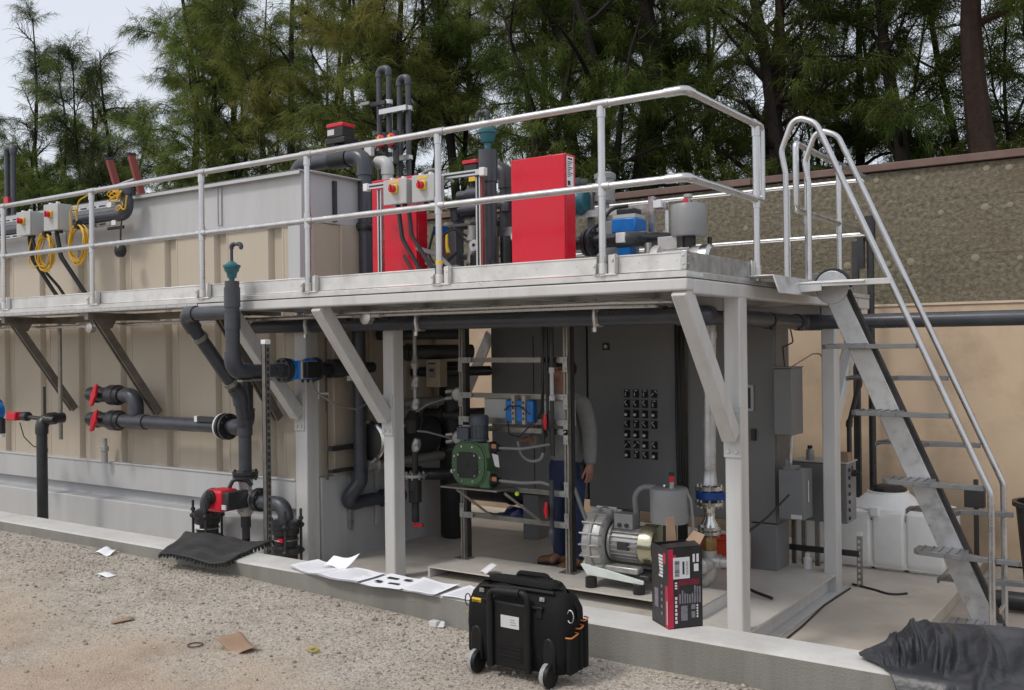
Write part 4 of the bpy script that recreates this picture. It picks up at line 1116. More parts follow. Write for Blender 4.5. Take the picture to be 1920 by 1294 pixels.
rail_((-10.22, 6.7, 3.70), (-9.70, 6.9, 1.95)); rail_((-9.80, 6.7, 3.70), (-9.36, 6.9, 1.95))
b = MB(); b.cyl((-10.10, 6.73, 3.40), (-9.72, 6.73, 3.44), .02, 10); b.build('rung', M_alu, ld)
b = MB(); b.cyl((-9.98, 6.78, 3.05), (-9.61, 6.78, 3.09), .02, 10); b.build('rung', M_alu, ld)
def u_pipe(name, label, x0, x1, y, zt, zb, r, y1=None):
    t = thing(name, label, 'pipe', (x0, y, zb), 'grey inverted U vent pipes')
    y1 = y if y1 is None else y1
    b = MB(); b.pvc([(x0, y, zb), (x0, y, zt), (x1, y1, zt), (x1, y1, zb)], r, bend=r * 1.5, fit=1.3, seg=12); b.build('pipe', M_pvc, t)
    return t
t = u_pipe('vent_loop', 'grey inverted U pipe with a small red valve at the far left', -12.99, -12.84, 7.0, 4.22, 2.0, .033)
b = MB(); b.box(-12.96, 6.93, 3.42, -12.86, 6.97, 3.56); b.build('valve_handle', M_redpl, t)
# pipe bridge from the tank with the red topped valve
tp = thing('tank_outlet_pipe', 'thick dark pipe leaving the tank top and dropping beside the shorter red cabinet', 'pipe', (-6.5, 7.0, DZ))
b = MB(); b.pvc([(-7.45, 7.0, 3.10), (-7.45, 7.0, 3.355), (-6.515, 7.0, 3.355), (-6.515, 7.0, DZ)], .070, fit=1.18, seg=18); b.build('pipe', M_pvc, tp)
b = MB(); b.tube([(-6.95, 7.0, 3.355), (-6.72, 7.0, 3.355)], .092, 18); b.build('union', M_pvcb, tp)
b = MB(); b.flange((-6.515, 7.0, 2.66), (0, 0, 1), .10, .05, 6); b.build('flange', M_pvcb, tp)
b = MB(); b.pvc([(-6.50, 7.0, 2.34), (-6.72, 7.0, 2.34)], .048); b.lathe((-6.72, 7.0, 2.34), (-1, 0, 0), [(0, .055), (.04, .055)], 14); b.build('side_branch', M_pvcb, tp)
ac = thing('red_top_actuator', 'black valve actuator with a red lid above the thick pipe on the tank', 'valve', (-6.83, 7.0, 3.43))
b = MB(); b.cyl((-6.85, 7.0, 3.42), (-6.85, 7.0, 3.50), .045, 12); b.box(-6.98, 6.93, 3.50, -6.72, 7.12, 3.56); b.box(-6.95, 6.93, 3.56, -6.74, 7.1, 3.66); b.build('actuator_body', M_black, ac, bevel=.008)
b = MB(); b.box(-6.955, 6.925, 3.66, -6.735, 7.105, 3.70); b.build('red_lid', M_redpl, ac, bevel=.008)
b = MB(); b.box(-6.94, 6.926, 3.585, -6.85, 6.9295, 3.64); b.build('sticker', M_silver, ac)
b = MB(); b.pvc([(-6.50, 7.15, 3.30), (-6.36, 7.15, 3.30), (-6.36, 7.15, 2.4)], .055, fit=1.15); solo('beige_pipe_elbow', b, M_box, 'pale beige pipe elbow behind the shorter red cabinet', 'pipe', (-6.4, 7.15, 2.4))
# vertical pipe loops
u_pipe('vent_loop', 'taller left of the two inverted U pipes above the shorter red cabinet', -6.86, -6.73, 7.6, 4.37, DZ, .029, 7.6)
u_pipe('vent_loop', 'shorter right of the two inverted U pipes above the shorter red cabinet', -6.585, -6.47, 7.6, 4.235, DZ, .029, 7.6)
lf = thing('pipe_loop_frame', 'pale strut frame with white clamps holding the inverted U pipes', 'pipe rack', (-6.6, 7.6, DZ))
b = MB(); b.box(-6.80, 7.66, DZ, -6.77, 7.70, 4.0); b.build('upright', M_alu, lf)
for zz in (3.90, 3.40):
    b = MB(); b.box(-6.78, 7.50, zz - .02, -6.42, 7.54, zz + .03); b.build('cross_strut', M_alu, lf)
    b = MB(); b.box(-6.90, 7.50, zz + .08, -6.70, 7.53, zz + .12); b.build('cross_strut', M_dark, lf)
    for xx, yy in ((-6.86, 7.55), (-6.73, 7.55), (-6.585, 7.55), (-6.47, 7.55)):
        b = MB(); b.lathe((xx, yy + .05, zz + .10 * (xx < -6.6)), (0, 0, 1), [(0, .040), (.04, .040)], 14); b.build('pipe_clamp', M_white, lf)
    b = MB(); b.box(-6.92, 7.43, zz + .06, -6.83, 7.48, zz + .15) if zz < 3.6 else b.box(-6.98, 7.44, zz + .09, -6.86, 7.47, zz + .12); b.build('strut_cap', M_white if zz < 3.6 else M_strut, lf)
for xx, lab in ((-6.50, 'small red and yellow valve handle left of its twin below the pipe loops'), (-6.36, 'small red and yellow valve handle right of its twin below the pipe loops')):
    t = thing('ball_valve', lab, 'valve', (xx, 7.2, 3.42), 'small red valve handles')
    b = MB(); b.cyl((xx, 7.28, 3.30), (xx, 7.28, 3.62), .03, 12); b.lathe((xx, 7.28, 3.46), (0, -1, 0), [(0, .03), (.06, .03)], 12); b.build('valve_body', M_pvcb, t)
    b = MB(); b.lathe((xx, 7.21, 3.52), (0, -1, 0), [(0, .06), (.012, .068), (.03, .05)], 8); h_ = b.build('handle', M_redpl, t)
    b = MB(); b.box(xx - .014, 7.172, 3.475, xx + .014, 7.182, 3.565); b.build('pointer', M_yellow, h_)

# strut frame carrying the two boxes
sf = thing('box_support_frame', 'strut frame with white end caps holding two switch boxes behind the handrail', 'strut frame', (-5.2, 6.3, DZ))
b = MB(); b.box(-5.83, 6.28, 2.865, -4.62, 6.32, 2.91); b.build('cross_strut', M_alu, sf)
b = MB(); b.box(-5.80, 6.279, 2.88, -4.66, 6.2802, 2.895); b.build('strut_slot', M_black, sf)
for xx in (-5.87, -4.62):
    b = MB(); b.box(xx, 6.276, 2.855, xx + .05, 6.325, 2.92); b.build('strut_cap', M_white, sf, bevel=.004)
for xx in (-5.75, -4.69):
    b = MB(); b.box(xx, 6.325, DZ, xx + .045, 6.365, 2.86); o_ = b.build('upright', M_alu, sf)
    b = MB(); b.box(xx + .014, 6.3235, DZ, xx + .031, 6.3252, 2.86); b.build('strut_slot', M_black, o_)
b = MB(); b.box(-4.643, 6.33, DZ, -4.63, 6.36, 2.86); b.build('red_edge', M_ladder, sf)
hose([(-5.40, 6.2, 2.66), (-5.36, 6.2, 2.40), (-5.18, 6.22, 2.12), (-4.98, 6.3, 2.0)], .018, M_black, 'left black cable curving down from the box on the shorter red cabinet')
hose([(-5.29, 6.2, 2.66), (-5.26, 6.2, 2.42), (-5.08, 6.22, 2.16), (-4.82, 6.3, 2.03)], .018, M_black, 'right black cable curving down from the box on the shorter red cabinet')
# second standpipe with teal valve
s2 = thing('air_valve_standpipe', 'thick dark standpipe on the platform with teal air valve, left of the taller red cabinet', 'pipe', (-4.69, 6.5, DZ))
b = MB(); b.cyl((-4.69, 6.5, DZ), (-4.69, 6.5, 3.10), .068, 20); b.cyl((-4.69, 6.5, 2.84), (-4.69, 6.5, 3.10), .078, 20); b.build('pipe', M_pvc, s2)
b = MB(); b.lathe((-4.69, 6.5, 3.10), (0, 0, 1), [(0, .028), (.06, .028), (.062, .045), (.09, .06), (.13, .068), (.14, .08), (.165, .08), (.17, .06), (.185, .05), (.19, .03)], 22); b.build('air_valve', M_teal, s2)
b = MB(); b.pvc([(-4.69, 6.5, 3.29), (-4.69, 6.5, 3.42), (-4.79, 6.5, 3.42), (-4.79, 6.5, 3.36)], .014, bend=.02, fit=1.4, seg=10); b.build('vent_tube', M_pvc, s2)
bp_ = thing('return_pipes', 'pair of dark pipes with an elbow behind the teal valve standpipe', 'pipe', (-4.8, 6.95, DZ))
b = MB(); b.pvc([(-5.05, 6.95, 3.03), (-4.82, 6.95, 3.03), (-4.82, 6.95, DZ)], .062, fit=1.2); b.build('pipe', M_pvcb, bp_)
b = MB(); b.cyl((-4.66, 6.98, DZ), (-4.66, 6.98, 2.82), .05, 14); b.build('pipe', M_pvcb, bp_)
# mixed valves and pump behind the strut frame
pu = thing('dosing_pump', 'black dosing pump column with a round white gauge between strut frame and cabinet', 'pump', (-4.98, 6.75, DZ))
b = MB(); b.lathe((-4.98, 6.75, DZ), (0, 0, 1), [(0, .09), (.18, .09), (.20, .075), (.34, .075), (.36, .06)], 18); b.box(-5.5, 6.7, 2.0, -4.9, 6.95, 2.16); b.build('pump_body', M_black, pu, bevel=.01)
def gauge(par, x, y, z, r=.05):
    b = MB(); b.lathe((x, y + .02, z), (0, -1, 0), [(-.02, r * .9), (.0, r), (.02, r)], 20); g_ = b.build('gauge', M_chrome, par)
    b = MB(); b.lathe((x, y - .0005, z), (0, -1, 0), [(0, r * .84), (.002, r * .84)], 20); f_ = b.build('gauge_face', M_white, g_)
    b = MB(); b.box(x - .004, y - .006, z - .002, x + r * .5, y - .004, z + .004); b.cyl((x, y - .003, z), (x, y - .006, z), r * .3, 10); b.build('needle', M_ink, g_)
gauge(pu, -4.98, 6.68, 2.36)
p2 = thing('dosing_pump', 'black pump column with gauge just left of the taller red cabinet', 'pump', (-4.42, 6.6, DZ))
b = MB(); b.lathe((-4.46, 6.62, DZ), (0, 0, 1), [(0, .08), (.22, .08), (.24, .07), (.36, .07), (.38, .05)], 18); b.build('pump_body', M_black, p2)
gauge(p2, -4.455, 6.54, 2.385)
b = MB(); b.box(-4.66, 6.58, 2.40, -4.5, 6.60, 2.47); b.build('bracket', M_alu, p2)
vm = thing('valve_cluster', 'cluster of grey pvc valves and bare pipe behind the right switch box', 'valves', (-5.25, 7.0, DZ))
b = MB(); b.pvc([(-5.45, 7.1, 2.86), (-5.20, 7.1, 2.86), (-5.20, 7.1, DZ)], .055); b.lathe((-5.33, 7.1, 2.86), (1, 0, 0), [(0, .08), (.12, .08)], 14); b.build('elbow_pipe', M_pvc, vm)
b = MB(); b.pvc([(-5.30, 6.9, 2.70), (-4.80, 6.9, 2.72), (-4.80, 6.9, 2.66)], .035); b.build('cross_pipe', M_pvc, vm)
b = MB(); b.cyl((-5.12, 6.85, 2.05), (-5.12, 6.85, 2.55), .04, 14); b.lathe((-5.12, 6.85, 2.42), (0, 0, 1), [(0, .055), (.04, .055)], 14); b.lathe((-5.12, 6.85, 2.22), (0, 0, 1), [(0, .052), (.03, .052), (.06, .045), (.1, .052)], 14); b.build('riser', M_alucast, vm)
b = MB(); b.lathe((-5.38, 6.95, 2.62), (0, 0, 1), [(0, .045), (.1, .05), (.12, .075), (.16, .075), (.18, .05)], 16); b.build('check_valve', M_pvc, vm)
b = MB(); b.lathe((-5.08, 6.98, 2.78), (0, 0, 1), [(-.1, .05), (0, .055), (.03, .07), (.06, .07)], 14); b.build('check_valve', M_pvc, vm)
b = MB(); b.tube([(-5.30, 6.72, 2.48), (-5.295, 6.71, 2.38), (-5.27, 6.70, 2.31)], .012, 8, radii=[.012, .014, .02]); b.build('lever', M_yellow, vm)
b = MB(); b.cyl((-4.90, 6.85, 2.52), (-4.90, 6.85, 2.0), .05, 14); b.build('sight_tube', mat('amber pipe', (.21, .16, .10), .35), vm)
b = MB(); b.cyl((-4.60, 6.92, 2.04), (-4.60, 6.92, 2.46), .045, 14); b.build('white_tube', M_box, vm)
b = MB(); b.box(-5.6, 7.0, 2.05, -5.42, 7.1, 2.55); b.box(-5.55, 6.95, 2.15, -5.45, 7.02, 2.25); b.build('control_box', M_encl, vm, bevel=.006)
b = MB(); b.box(-5.56, 6.85, 2.5, -5.47, 6.95, 2.58); b.build('blue_block', M_blue, vm)
a3 = thing('red_top_actuator', 'small black actuator with red lid and yellow sticker behind a handrail post', 'valve', (-5.28, 7.1, 2.95))
b = MB(); b.box(-5.36, 7.05, 3.0, -5.22, 7.16, 3.14); b.cyl((-5.29, 7.1, 2.9), (-5.29, 7.1, 3.0), .03, 10); b.build('actuator_body', M_black, a3, bevel=.008)
b = MB(); b.box(-5.37, 7.04, 3.14, -5.21, 7.17, 3.175); b.build('red_lid', M_redpl, a3, bevel=.006)
b = MB(); b.box(-5.30, 7.046, 2.98, -5.23, 7.0495, 3.02); b.build('sticker', M_yellow, a3)
hose([(-5.62, 6.7, 2.75), (-5.6, 6.7, 3.02), (-5.45, 6.75, 3.08), (-5.32, 6.85, 2.95)], .016, M_hose, 'grey flexible hose arching above the right switch box', 'hose', name='hose')
hose([(-5.45, 6.5, 2.35), (-5.2, 6.46, 2.28), (-4.95, 6.44, 2.08), (-4.65, 6.44, 2.02), (-4.45, 6.46, 2.06), (-4.30, 6.55, 2.16)], .020, M_hose, 'thick grey hose sagging along the deck towards the taller red cabinet', 'hose', name='hose')
hose([(-5.35, 6.5, 2.22), (-5.1, 6.46, 2.12), (-4.85, 6.46, 1.99), (-4.6, 6.5, 1.97)], .018, M_hose, 'lower grey hose lying on the deck behind the strut frame', 'hose', name='hose')
hose([(-5.35, 6.6, 2.5), (-5.42, 6.6, 2.3), (-5.3, 6.6, 2.16), (-5.1, 6.6, 2.3)], .012, M_black, 'thin black lead looping behind the right switch box', 'cable')
for xx, lab in ((-5.0, 'small angle bracket on the deck left of the strut upright'), (-4.55, 'small angle bracket on the deck right of the strut upright'), (-6.3, 'small angle bracket on the deck below the tank outlet pipe')):
    b = MB(); b.box(xx, 6.25, DZ, xx + .09, 6.30, DZ + .008); b.box(xx, 6.25, DZ + .008, xx + .008, 6.30, 2.10); b.box(xx + .05, 6.25, DZ + .008, xx + .09, 6.254, 2.08)
    solo('angle_bracket', b, M_alu, lab, 'bracket', (xx, 6.25, DZ), bevel=.002)
# right hand group
mo = thing('teal_motor', 'teal motor half hidden behind the taller red cabinet', 'motor', (-4.1, 7.3, DZ))
b = MB(); b.lathe((-4.30, 7.35, 2.74), (1, 0, 0), [(-.2, .08), (-.02, .12), (.0, .12), (.05, .09)], 20); b.build('motor_body', M_teal, mo, bevel=.01)
si = thing('inlet_silencer', 'grey cylindrical silencer on a stalk right of the taller red cabinet', 'silencer', (-4.13, 7.45, DZ))
b = MB(); b.lathe((-4.13, 7.45, 2.72), (0, 0, 1), [(0, .06), (.02, .085), (.20, .085), (.21, .095), (.25, .095), (.27, .06)], 22); b.build('silencer_body', M_filter, si)
b = MB(); b.cyl((-4.13, 7.45, DZ), (-4.13, 7.45, 2.72), .035, 14); b.box(-4.28, 7.4, DZ, -4.23, 7.44, 2.9); b.build('stalk', M_encl, si)
jb = thing('junction_box', 'grey junction box on a strut between taller red cabinet and handrail post', 'box', (-3.98, 7.2, DZ))
b = MB(); b.box(-4.05, 7.2, 2.2, -3.74, 7.32, 2.53); b.build('enclosure', M_filter, jb, bevel=.006)
b = MB(); b.box(-4.5, 7.34, 2.60, -3.5, 7.38, 2.66); b.build('cross_strut', M_alu, jb)
b = MB(); b.box(-3.66, 7.33, DZ, -3.61, 7.38, 2.72); b.build('upright', M_alu, jb)
b = MB(); b.box(-3.60, 7.3, 2.62, -3.53, 7.36, 2.68); b.build('strut_cap', M_white, jb)
hose([(-4.05, 7.05, 2.45), (-3.95, 7.05, 2.50), (-3.88, 7.1, 2.62), (-3.78, 7.2, 2.64)], .016, M_black, 'black cable rising to the strut beside the taller red cabinet')
fp = thing('flanged_pipe_run', 'flanged dark pipe run with white clamp behind the right toe board', 'pipe', (-3.8, 6.9, DZ))
for xf_ in (-3.99, -3.945):
    b = MB(); b.flange((xf_, 6.9, 2.33), (1, 0, 0), .113, .03); b.build('flange', M_dark, fp)
b = MB(); b.pvc([(-4.25, 6.9, 2.33), (-3.58, 6.9, 2.33), (-3.50, 7.35, 2.36)], .055); b.build('pipe', M_pvcb, fp)
b = MB(); b.box(-3.70, 6.83, 2.30, -3.62, 6.86, 2.38); b.build('clamp', M_white, fp, bevel=.006)
b = MB(); b.cyl((-3.5, 7.0, DZ), (-3.5, 7.0, 2.30), .03, 10); b.lathe((-3.55, 6.85, DZ), (0, 0, 1), [(0, .05), (.08, .05), (.09, .03), (.2, .03)], 14); b.build('prop', M_alucast, fp)
ba = thing('blue_actuator', 'blue valve actuator with black lid behind the handrail post', 'valve', (-3.72, 7.0, DZ))
b = MB(); b.box(-3.84, 7.02, 2.40, -3.62, 7.22, 2.52); b.box(-3.81, 7.06, 2.18, -3.69, 7.18, 2.42); b.box(-3.86, 7.02, 1.98, -3.72, 7.18, 2.20); b.build('actuator_body', M_blue, ba, bevel=.012)
b = MB(); b.box(-3.83, 7.03, 2.521, -3.63, 7.21, 2.55); b.build('white_rim', M_box, ba)
b = MB(); b.box(-3.81, 7.05, 2.551, -3.65, 7.19, 2.60); b.build('lid', M_black, ba, bevel=.01)
bl2 = thing('roof_blower', 'grey ribbed blower with blue capped filter at the right end of the platform', 'blower', (-3.3, 6.9, DZ))
b = MB(); b.lathe((-3.42, 6.9, 2.13), (1, 0, 0), [(0, .10), (.04, .135), (.10, .14), (.12, .11), (.14, .10), (.34, .10), (.36, .112), (.46, .112), (.48, .07)], 24)
for k_ in range(10):
    a_ = math.pi * k_ / 9; b.box(-3.28, 6.9 - .108 * math.cos(a_) - .003, 2.13 + .1 * math.sin(a_) - .004, -3.08, 6.9 - .108 * math.cos(a_) + .003, 2.13 + .1 * math.sin(a_) + .012)
b.box(-3.34, 6.84, 2.22, -3.18, 6.98, 2.32); b.build('motor_body', M_alucast, bl2, bevel=.004)
b = MB(); b.lathe((-2.99, 6.9, 2.13), (1, 0, 0), [(0, .118), (.06, .118), (.08, .09)], 24); b.build('fan_cover', M_chrome, bl2)
b = MB(); b.lathe((-3.30, 7.2, 2.22), (0, 0, 1), [(0, .065), (.12, .065), (.13, .072)], 18); b.build('filter_cup', M_black, bl2)
b = MB(); b.lathe((-3.30, 7.2, 2.351), (0, 0, 1), [(0, .076), (.05, .076), (.06, .06)], 18); b.build('blue_cap', M_bluedk, bl2)
ff = thing('filter_canister', 'pale grey drum filter on a black stand near the platform corner', 'filter', (-3.10, 6.9, DZ))
b = MB(); b.lathe((-3.105, 6.9, 2.315), (0, 0, 1), [(0, .125), (.015, .135), (.23, .135), (.24, .128)], 30); b.build('canister', M_filter, ff)
b = MB(); b.cyl((-3.105, 6.9, DZ), (-3.105, 6.9, 2.313), .05, 16); b.cyl((-2.98, 7.0, DZ), (-2.98, 7.0, 2.31), .018, 8); b.build('stand', M_black, ff)
b = MB(); b.cyl((-3.11, 6.9, 2.555), (-3.11, 6.9, 2.61), .02, 10); b.cyl((-3.11, 6.9, 2.61), (-3.11, 6.9, 2.635), .034, 10); b.build('indicator', M_alucast, ff)
b = MB(); b.box(-3.135, 6.865, 2.56, -3.10, 6.872, 2.60); b.build('red_tag', M_redpl, ff)

dp = thing('filter_skid', 'dense rack of black filter pipes and fittings between the two red cabinets', 'pipework', (-5.0, 7.2, DZ))
rs_ = random.Random(12)
for i, (xx, yy, zt, r_) in enumerate(((-5.62, 7.3, 2.75, .05), (-5.42, 7.25, 2.55, .04), (-5.30, 7.35, 2.85, .05), (-5.02, 7.3, 2.62, .06), (-4.90, 7.4, 2.85, .045), (-4.72, 7.3, 2.5, .05), (-4.56, 7.2, 2.72, .05), (-4.5, 7.35, 2.9, .055))):
    b = MB(); b.pvc([(xx, yy, DZ), (xx, yy, zt), (xx + rs_.choice((-.2, .2)), yy + .1, zt)], r_, fit=1.2, seg=12)
    b.lathe((xx, yy, DZ + .25 + .05 * i % .3), (0, 0, 1), [(0, r_ * 1.4), (.05, r_ * 1.4)], 12); b.build('filter_pipe', M_pvcb if i % 3 else M_pvc, dp)
for zz in (2.12, 2.32, 2.60):
    b = MB(); b.tube([(-5.7, 7.18, zz), (-5.1, 7.16, zz), (-4.45, 7.18, zz)], .03, 10); b.lathe((-5.35, 7.17, zz), (1, 0, 0), [(0, .05), (.06, .05)], 10); b.lathe((-4.85, 7.17, zz), (1, 0, 0), [(0, .05), (.06, .05)], 10); b.build('cross_manifold', M_pvcb if zz != 2.32 else M_alucast, dp)
for xx, zz, m_ in ((-5.55, 2.42, M_chrome), (-5.2, 2.5, M_alucast), (-4.95, 2.2, M_chrome), (-5.48, 2.2, M_box), (-5.12, 2.7, M_alucast)):
    b = MB(); b.lathe((xx, 7.08, zz), (0, -1, .1), [(0, .03), (.03, .045), (.05, .045), (.06, .02)], 14); b.build('tap_fitting', m_, dp)
b = MB(); b.box(-5.62, 6.98, DZ, -5.46, 7.1, 2.14); b.build('base_block', M_dark, dp, bevel=.01)
b = MB(); b.tube([(-5.5, 7.05, 2.6), (-5.3, 6.98, 2.45), (-5.1, 7.0, 2.3), (-5.0, 7.05, 2.05)], .01, 7, bend=.1); b.build('lead', M_black, dp)
b = MB(); b.tube([(-5.2, 7.0, 2.75), (-5.05, 6.95, 2.62), (-4.95, 6.98, 2.5), (-4.9, 7.0, 2.2)], .01, 7, bend=.1); b.build('lead', M_hose, dp)

for i, (pts, r_, m_, lab) in enumerate((
    ([(-5.25, 6.55, 2.10), (-5.22, 6.5, 2.4), (-5.05, 6.48, 2.5), (-4.95, 6.55, 2.42)], .011, M_black, 'thin black hose arching over the round gauge'),
    ([(-4.85, 6.6, 2.02), (-4.84, 6.55, 2.3), (-4.88, 6.6, 2.62), (-5.0, 6.8, 2.75)], .014, M_hose, 'grey hose rising beside the strut upright to the cross pipe'),
    ([(-4.62, 6.42, 2.2), (-4.5, 6.4, 2.06), (-4.38, 6.42, 2.02)], .012, M_black, 'short black hose at the foot of the thick standpipe'),
    ([(-5.62, 6.52, 2.3), (-5.45, 6.45, 2.12), (-5.2, 6.44, 2.0), (-4.9, 6.45, 1.97)], .013, M_black, 'black hose lying on the deck below the right switch box'))):
    hose(pts, r_, m_, lab, 'hose', name='hose')
b = MB(); b.lathe((-5.13, 6.62, DZ), (0, 0, 1), [(0, .05), (.1, .05), (.12, .035), (.2, .035), (.21, .055), (.25, .055), (.26, .02)], 16); b.cyl((-5.13, 6.62, 2.12), (-5.25, 6.6, 2.12), .022, 10); b.build('regulator', M_alucast, vm)
b = MB(); b.box(-5.34, 6.62, 2.02, -5.24, 6.7, 2.1); b.cyl((-5.29, 6.66, 2.1), (-5.29, 6.66, 2.2), .02, 10); b.build('solenoid', M_dark, vm, bevel=.006)

# ================================================================ PUMP ROOM UNDER THE PLATFORM
FZ, PZ = -.452, -.36
pt = thing('pump_plinth', 'low steel plinth plate under the rack and blower with an open dark front', 'plinth', (-4, 6.7, FZ))
b = MB(); b.box(-5.32, 6.43, PZ - .012, -2.85, 6.98, PZ); b.build('top_plate', M_floor, pt, bevel=.003)
b = MB(); b.box(-2.862, 6.432, FZ, -2.85, 6.97, PZ - .013); b.build('end_plate', M_leg, pt)
b = MB(); b.box(-5.32, 6.432, FZ, -5.30, 6.97, PZ - .013); b.build('end_plate', M_leg, pt)
b = MB(); b.box(-5.29, 6.95, FZ, -2.87, 6.97, PZ - .013); b.build('back_plate', M_dark, pt)
# strut rack
rk = thing('strut_rack', 'tall strut rack on the plinth holding the green pump and blue modules', 'rack', (-4.7, 6.83, PZ))
RL, RRx, RY = -5.25, -4.175, 6.83
for xx in (RL, RRx):
    b = MB(); b.box(xx - .021, RY, PZ, xx - .004, RY + .042, 1.78); b.box(xx + .004, RY, PZ, xx + .021, RY + .042, 1.78); b.box(xx - .004, RY + .03, PZ, xx + .004, RY + .042, 1.78)
    u_ = b.build('upright', M_strut, rk)
    b = MB(); b.box(xx - .07, RY - .04, PZ, xx + .07, RY + .08, PZ + .008); b.build('foot_plate', M_strut, u_)
    b = MB(); b.box(xx - .03, RY + .05, PZ, xx + .03, RY + .09, 1.78); b.build('back_channel', M_dark, u_)
def rbar(z, x0=RL + .022, x1=RRx - .022, h=.041):
    b = MB(); b.box(x0, RY - .004, z - h / 2, x1, RY + .004, z - h / 4); b.box(x0, RY - .004, z + h / 4, x1, RY + .004, z + h / 2); b.box(x0, RY + .004, z - h / 2, x1, RY + .038, z + h / 2)
    b.build('cross_bar', M_strut, rk)
    for xx, s in ((RL, 1), (RRx, -1)):
        if (x0 > RL + .5 and xx == RL): continue
        b = MB(); b.box(xx - .022 if s > 0 else xx - .12, RY - .012, z - .025, xx + .12 if s > 0 else xx + .022, RY - .005, z + .025); b.box(xx - .022, RY - .0121, z - .10 if z > .5 else z - .025, xx + .022, RY - .005, z + .025 if z > .5 else z + .10)
        for q in (0, .07): b.hexbolt((xx + s * (.01 + q), RY - .012, z), (0, -1, 0), .011, .008)
        b.hexbolt((xx, RY - .012, z - .07 if z > .5 else z + .07), (0, -1, 0), .011, .008)
        b.build('corner_fitting', M_alucast, rk, bevel=.002)
rbar(1.38); rbar(1.075); rbar(.865); rbar(.79); rbar(.285, -4.65); rbar(.03)
# green pump
gp = thing('peristaltic_pump', 'green hose pump with square black cover and slate motor on the rack shelf', 'pump', (-5.0, 6.62, .31))
b = MB(); b.box(-5.27, 6.55, .298, -4.68, 6.82, .310); b.build('shelf_plate', M_strut, gp)
for xx in (-5.12, -4.62):
    b = MB(); b.beam((xx, 6.58, .29), (xx + .22, 6.80, .04), .05, .02); b.build('shelf_brace', M_brownsteel, gp)
pcx, pcy, pcz = -4.98, 6.62, .515
prof = [(math.copysign(abs(math.cos(a)) ** .75, math.cos(a)), math.copysign(abs(math.sin(a)) ** .75, math.sin(a))) for a in [2 * math.pi * i / 32 for i in range(32)]]
b = MB(); b.prism([(pcx + .185 * x, pcy - .05, pcz + .195 * z) for x, z in prof][::-1], (0, .14, 0)); b.prism([(pcx + .17 * x, pcy - .066, pcz + .18 * z) for x, z in prof][::-1], (0, .02, 0)); b.box(pcx + .10, pcy - .04, pcz - .20, pcx + .21, pcy + .08, pcz - .05); b.box(pcx + .10, pcy - .04, pcz + .05, pcx + .21, pcy + .08, pcz + .18)
ph_ = b.build('pump_housing', M_green, gp, bevel=.008)
b = MB(); b.prism([(pcx + .108 * x, pcy - .075, pcz - .01 + .108 * z) for x, z in [(math.copysign(abs(x) ** .5, x), math.copysign(abs(z) ** .5, z)) for x, z in prof]][::-1], (0, .012, 0)); b.lathe((pcx, pcy - .075, pcz - .01), (0, -1, 0), [(0, .02), (.006, .02)], 14); b.build('cover', M_black, gp, bevel=.006)
b = MB()
for i in range(8):
    a = math.pi / 8 + i * math.pi / 4; b.hexbolt((pcx + .145 * math.cos(a), pcy - .066, pcz + .155 * math.sin(a)), (0, -1, 0), .010, .008)
for sx2, sz2 in ((1, 1), (-1, 1), (1, -1), (-1, -1)): b.hexbolt((pcx + sx2 * .085, pcy - .076, pcz - .01 + sz2 * .085), (0, -1, 0), .009, .008)
o_ = b.build('cover_bolts', M_chrome, gp); o_['kind'] = 'stuff'
b = MB(); b.lathe((pcx + .06, pcy + .02, pcz + .19), (0, 0, 1), [(0, .085), (.02, .085), (.022, .07), (.13, .07)] + [(.132, .085), (.20, .085), (.215, .075)], 22)
for i in range(14):
    a = 2 * math.pi * i / 14; b.box(pcx + .06 + .07 * math.cos(a) - .003, pcy + .02 + .07 * math.sin(a) - .003, pcz + .21, pcx + .06 + .078 * math.cos(a) + .003, pcy + .02 + .078 * math.sin(a) + .003, pcz + .32)
b.box(pcx - .12, pcy - .05, pcz + .2, pcx - .0, pcy + .06, pcz + .30); b.build('motor', M_motor, gp, bevel=.006)
for zz in (.14, -.13):
    b = MB(); b.lathe((pcx + .21, pcy + .0, pcz + zz), (1, 0, 0), [(0, .055), (.02, .055), (.025, .04), (.07, .03)], 14); b.build('port_flange', M_black, gp)
    b = MB(); b.box(pcx + .235, pcy - .045, pcz + zz + .0, pcx + .28, pcy - .035, pcz + zz + .035); b.build('copper_tag', M_copper, gp)
b = MB(); b.prism([(pcx + .25, pcy - .06, pcz + .10), (pcx + .32, pcy - .07, pcz + .09), (pcx + .34, pcy - .08, pcz - .01), (pcx + .29, pcy - .075, pcz + .0)], (0, .001, 0)); b.build('hang_tag', M_silver, gp)
b = MB(); b.ball((pcx - .21, pcy, pcz - .08), .02, 10); b.build('knob', M_white, gp)
b = MB(); b.ball((-4.60, 6.73, .27), .02, 10); solo('yellow_cap', b, M_hivis, 'small bright yellow green cap on the pump discharge line', 'cap', (-4.60, 6.73, .27))
hose([(-4.70, 6.62, .655), (-4.5, 6.66, .655), (-4.36, 6.76, .68), (-4.30, 6.78, .69)], .012, M_hose, 'upper grey tube from the green pump to the right upright', 'hose', name='hose')
hose([(-4.70, 6.62, .385), (-4.5, 6.66, .375), (-4.36, 6.74, .38), (-4.30, 6.76, .36)], .014, M_hose, 'lower grey tube from the green pump to the red handled valve', 'hose', name='hose')
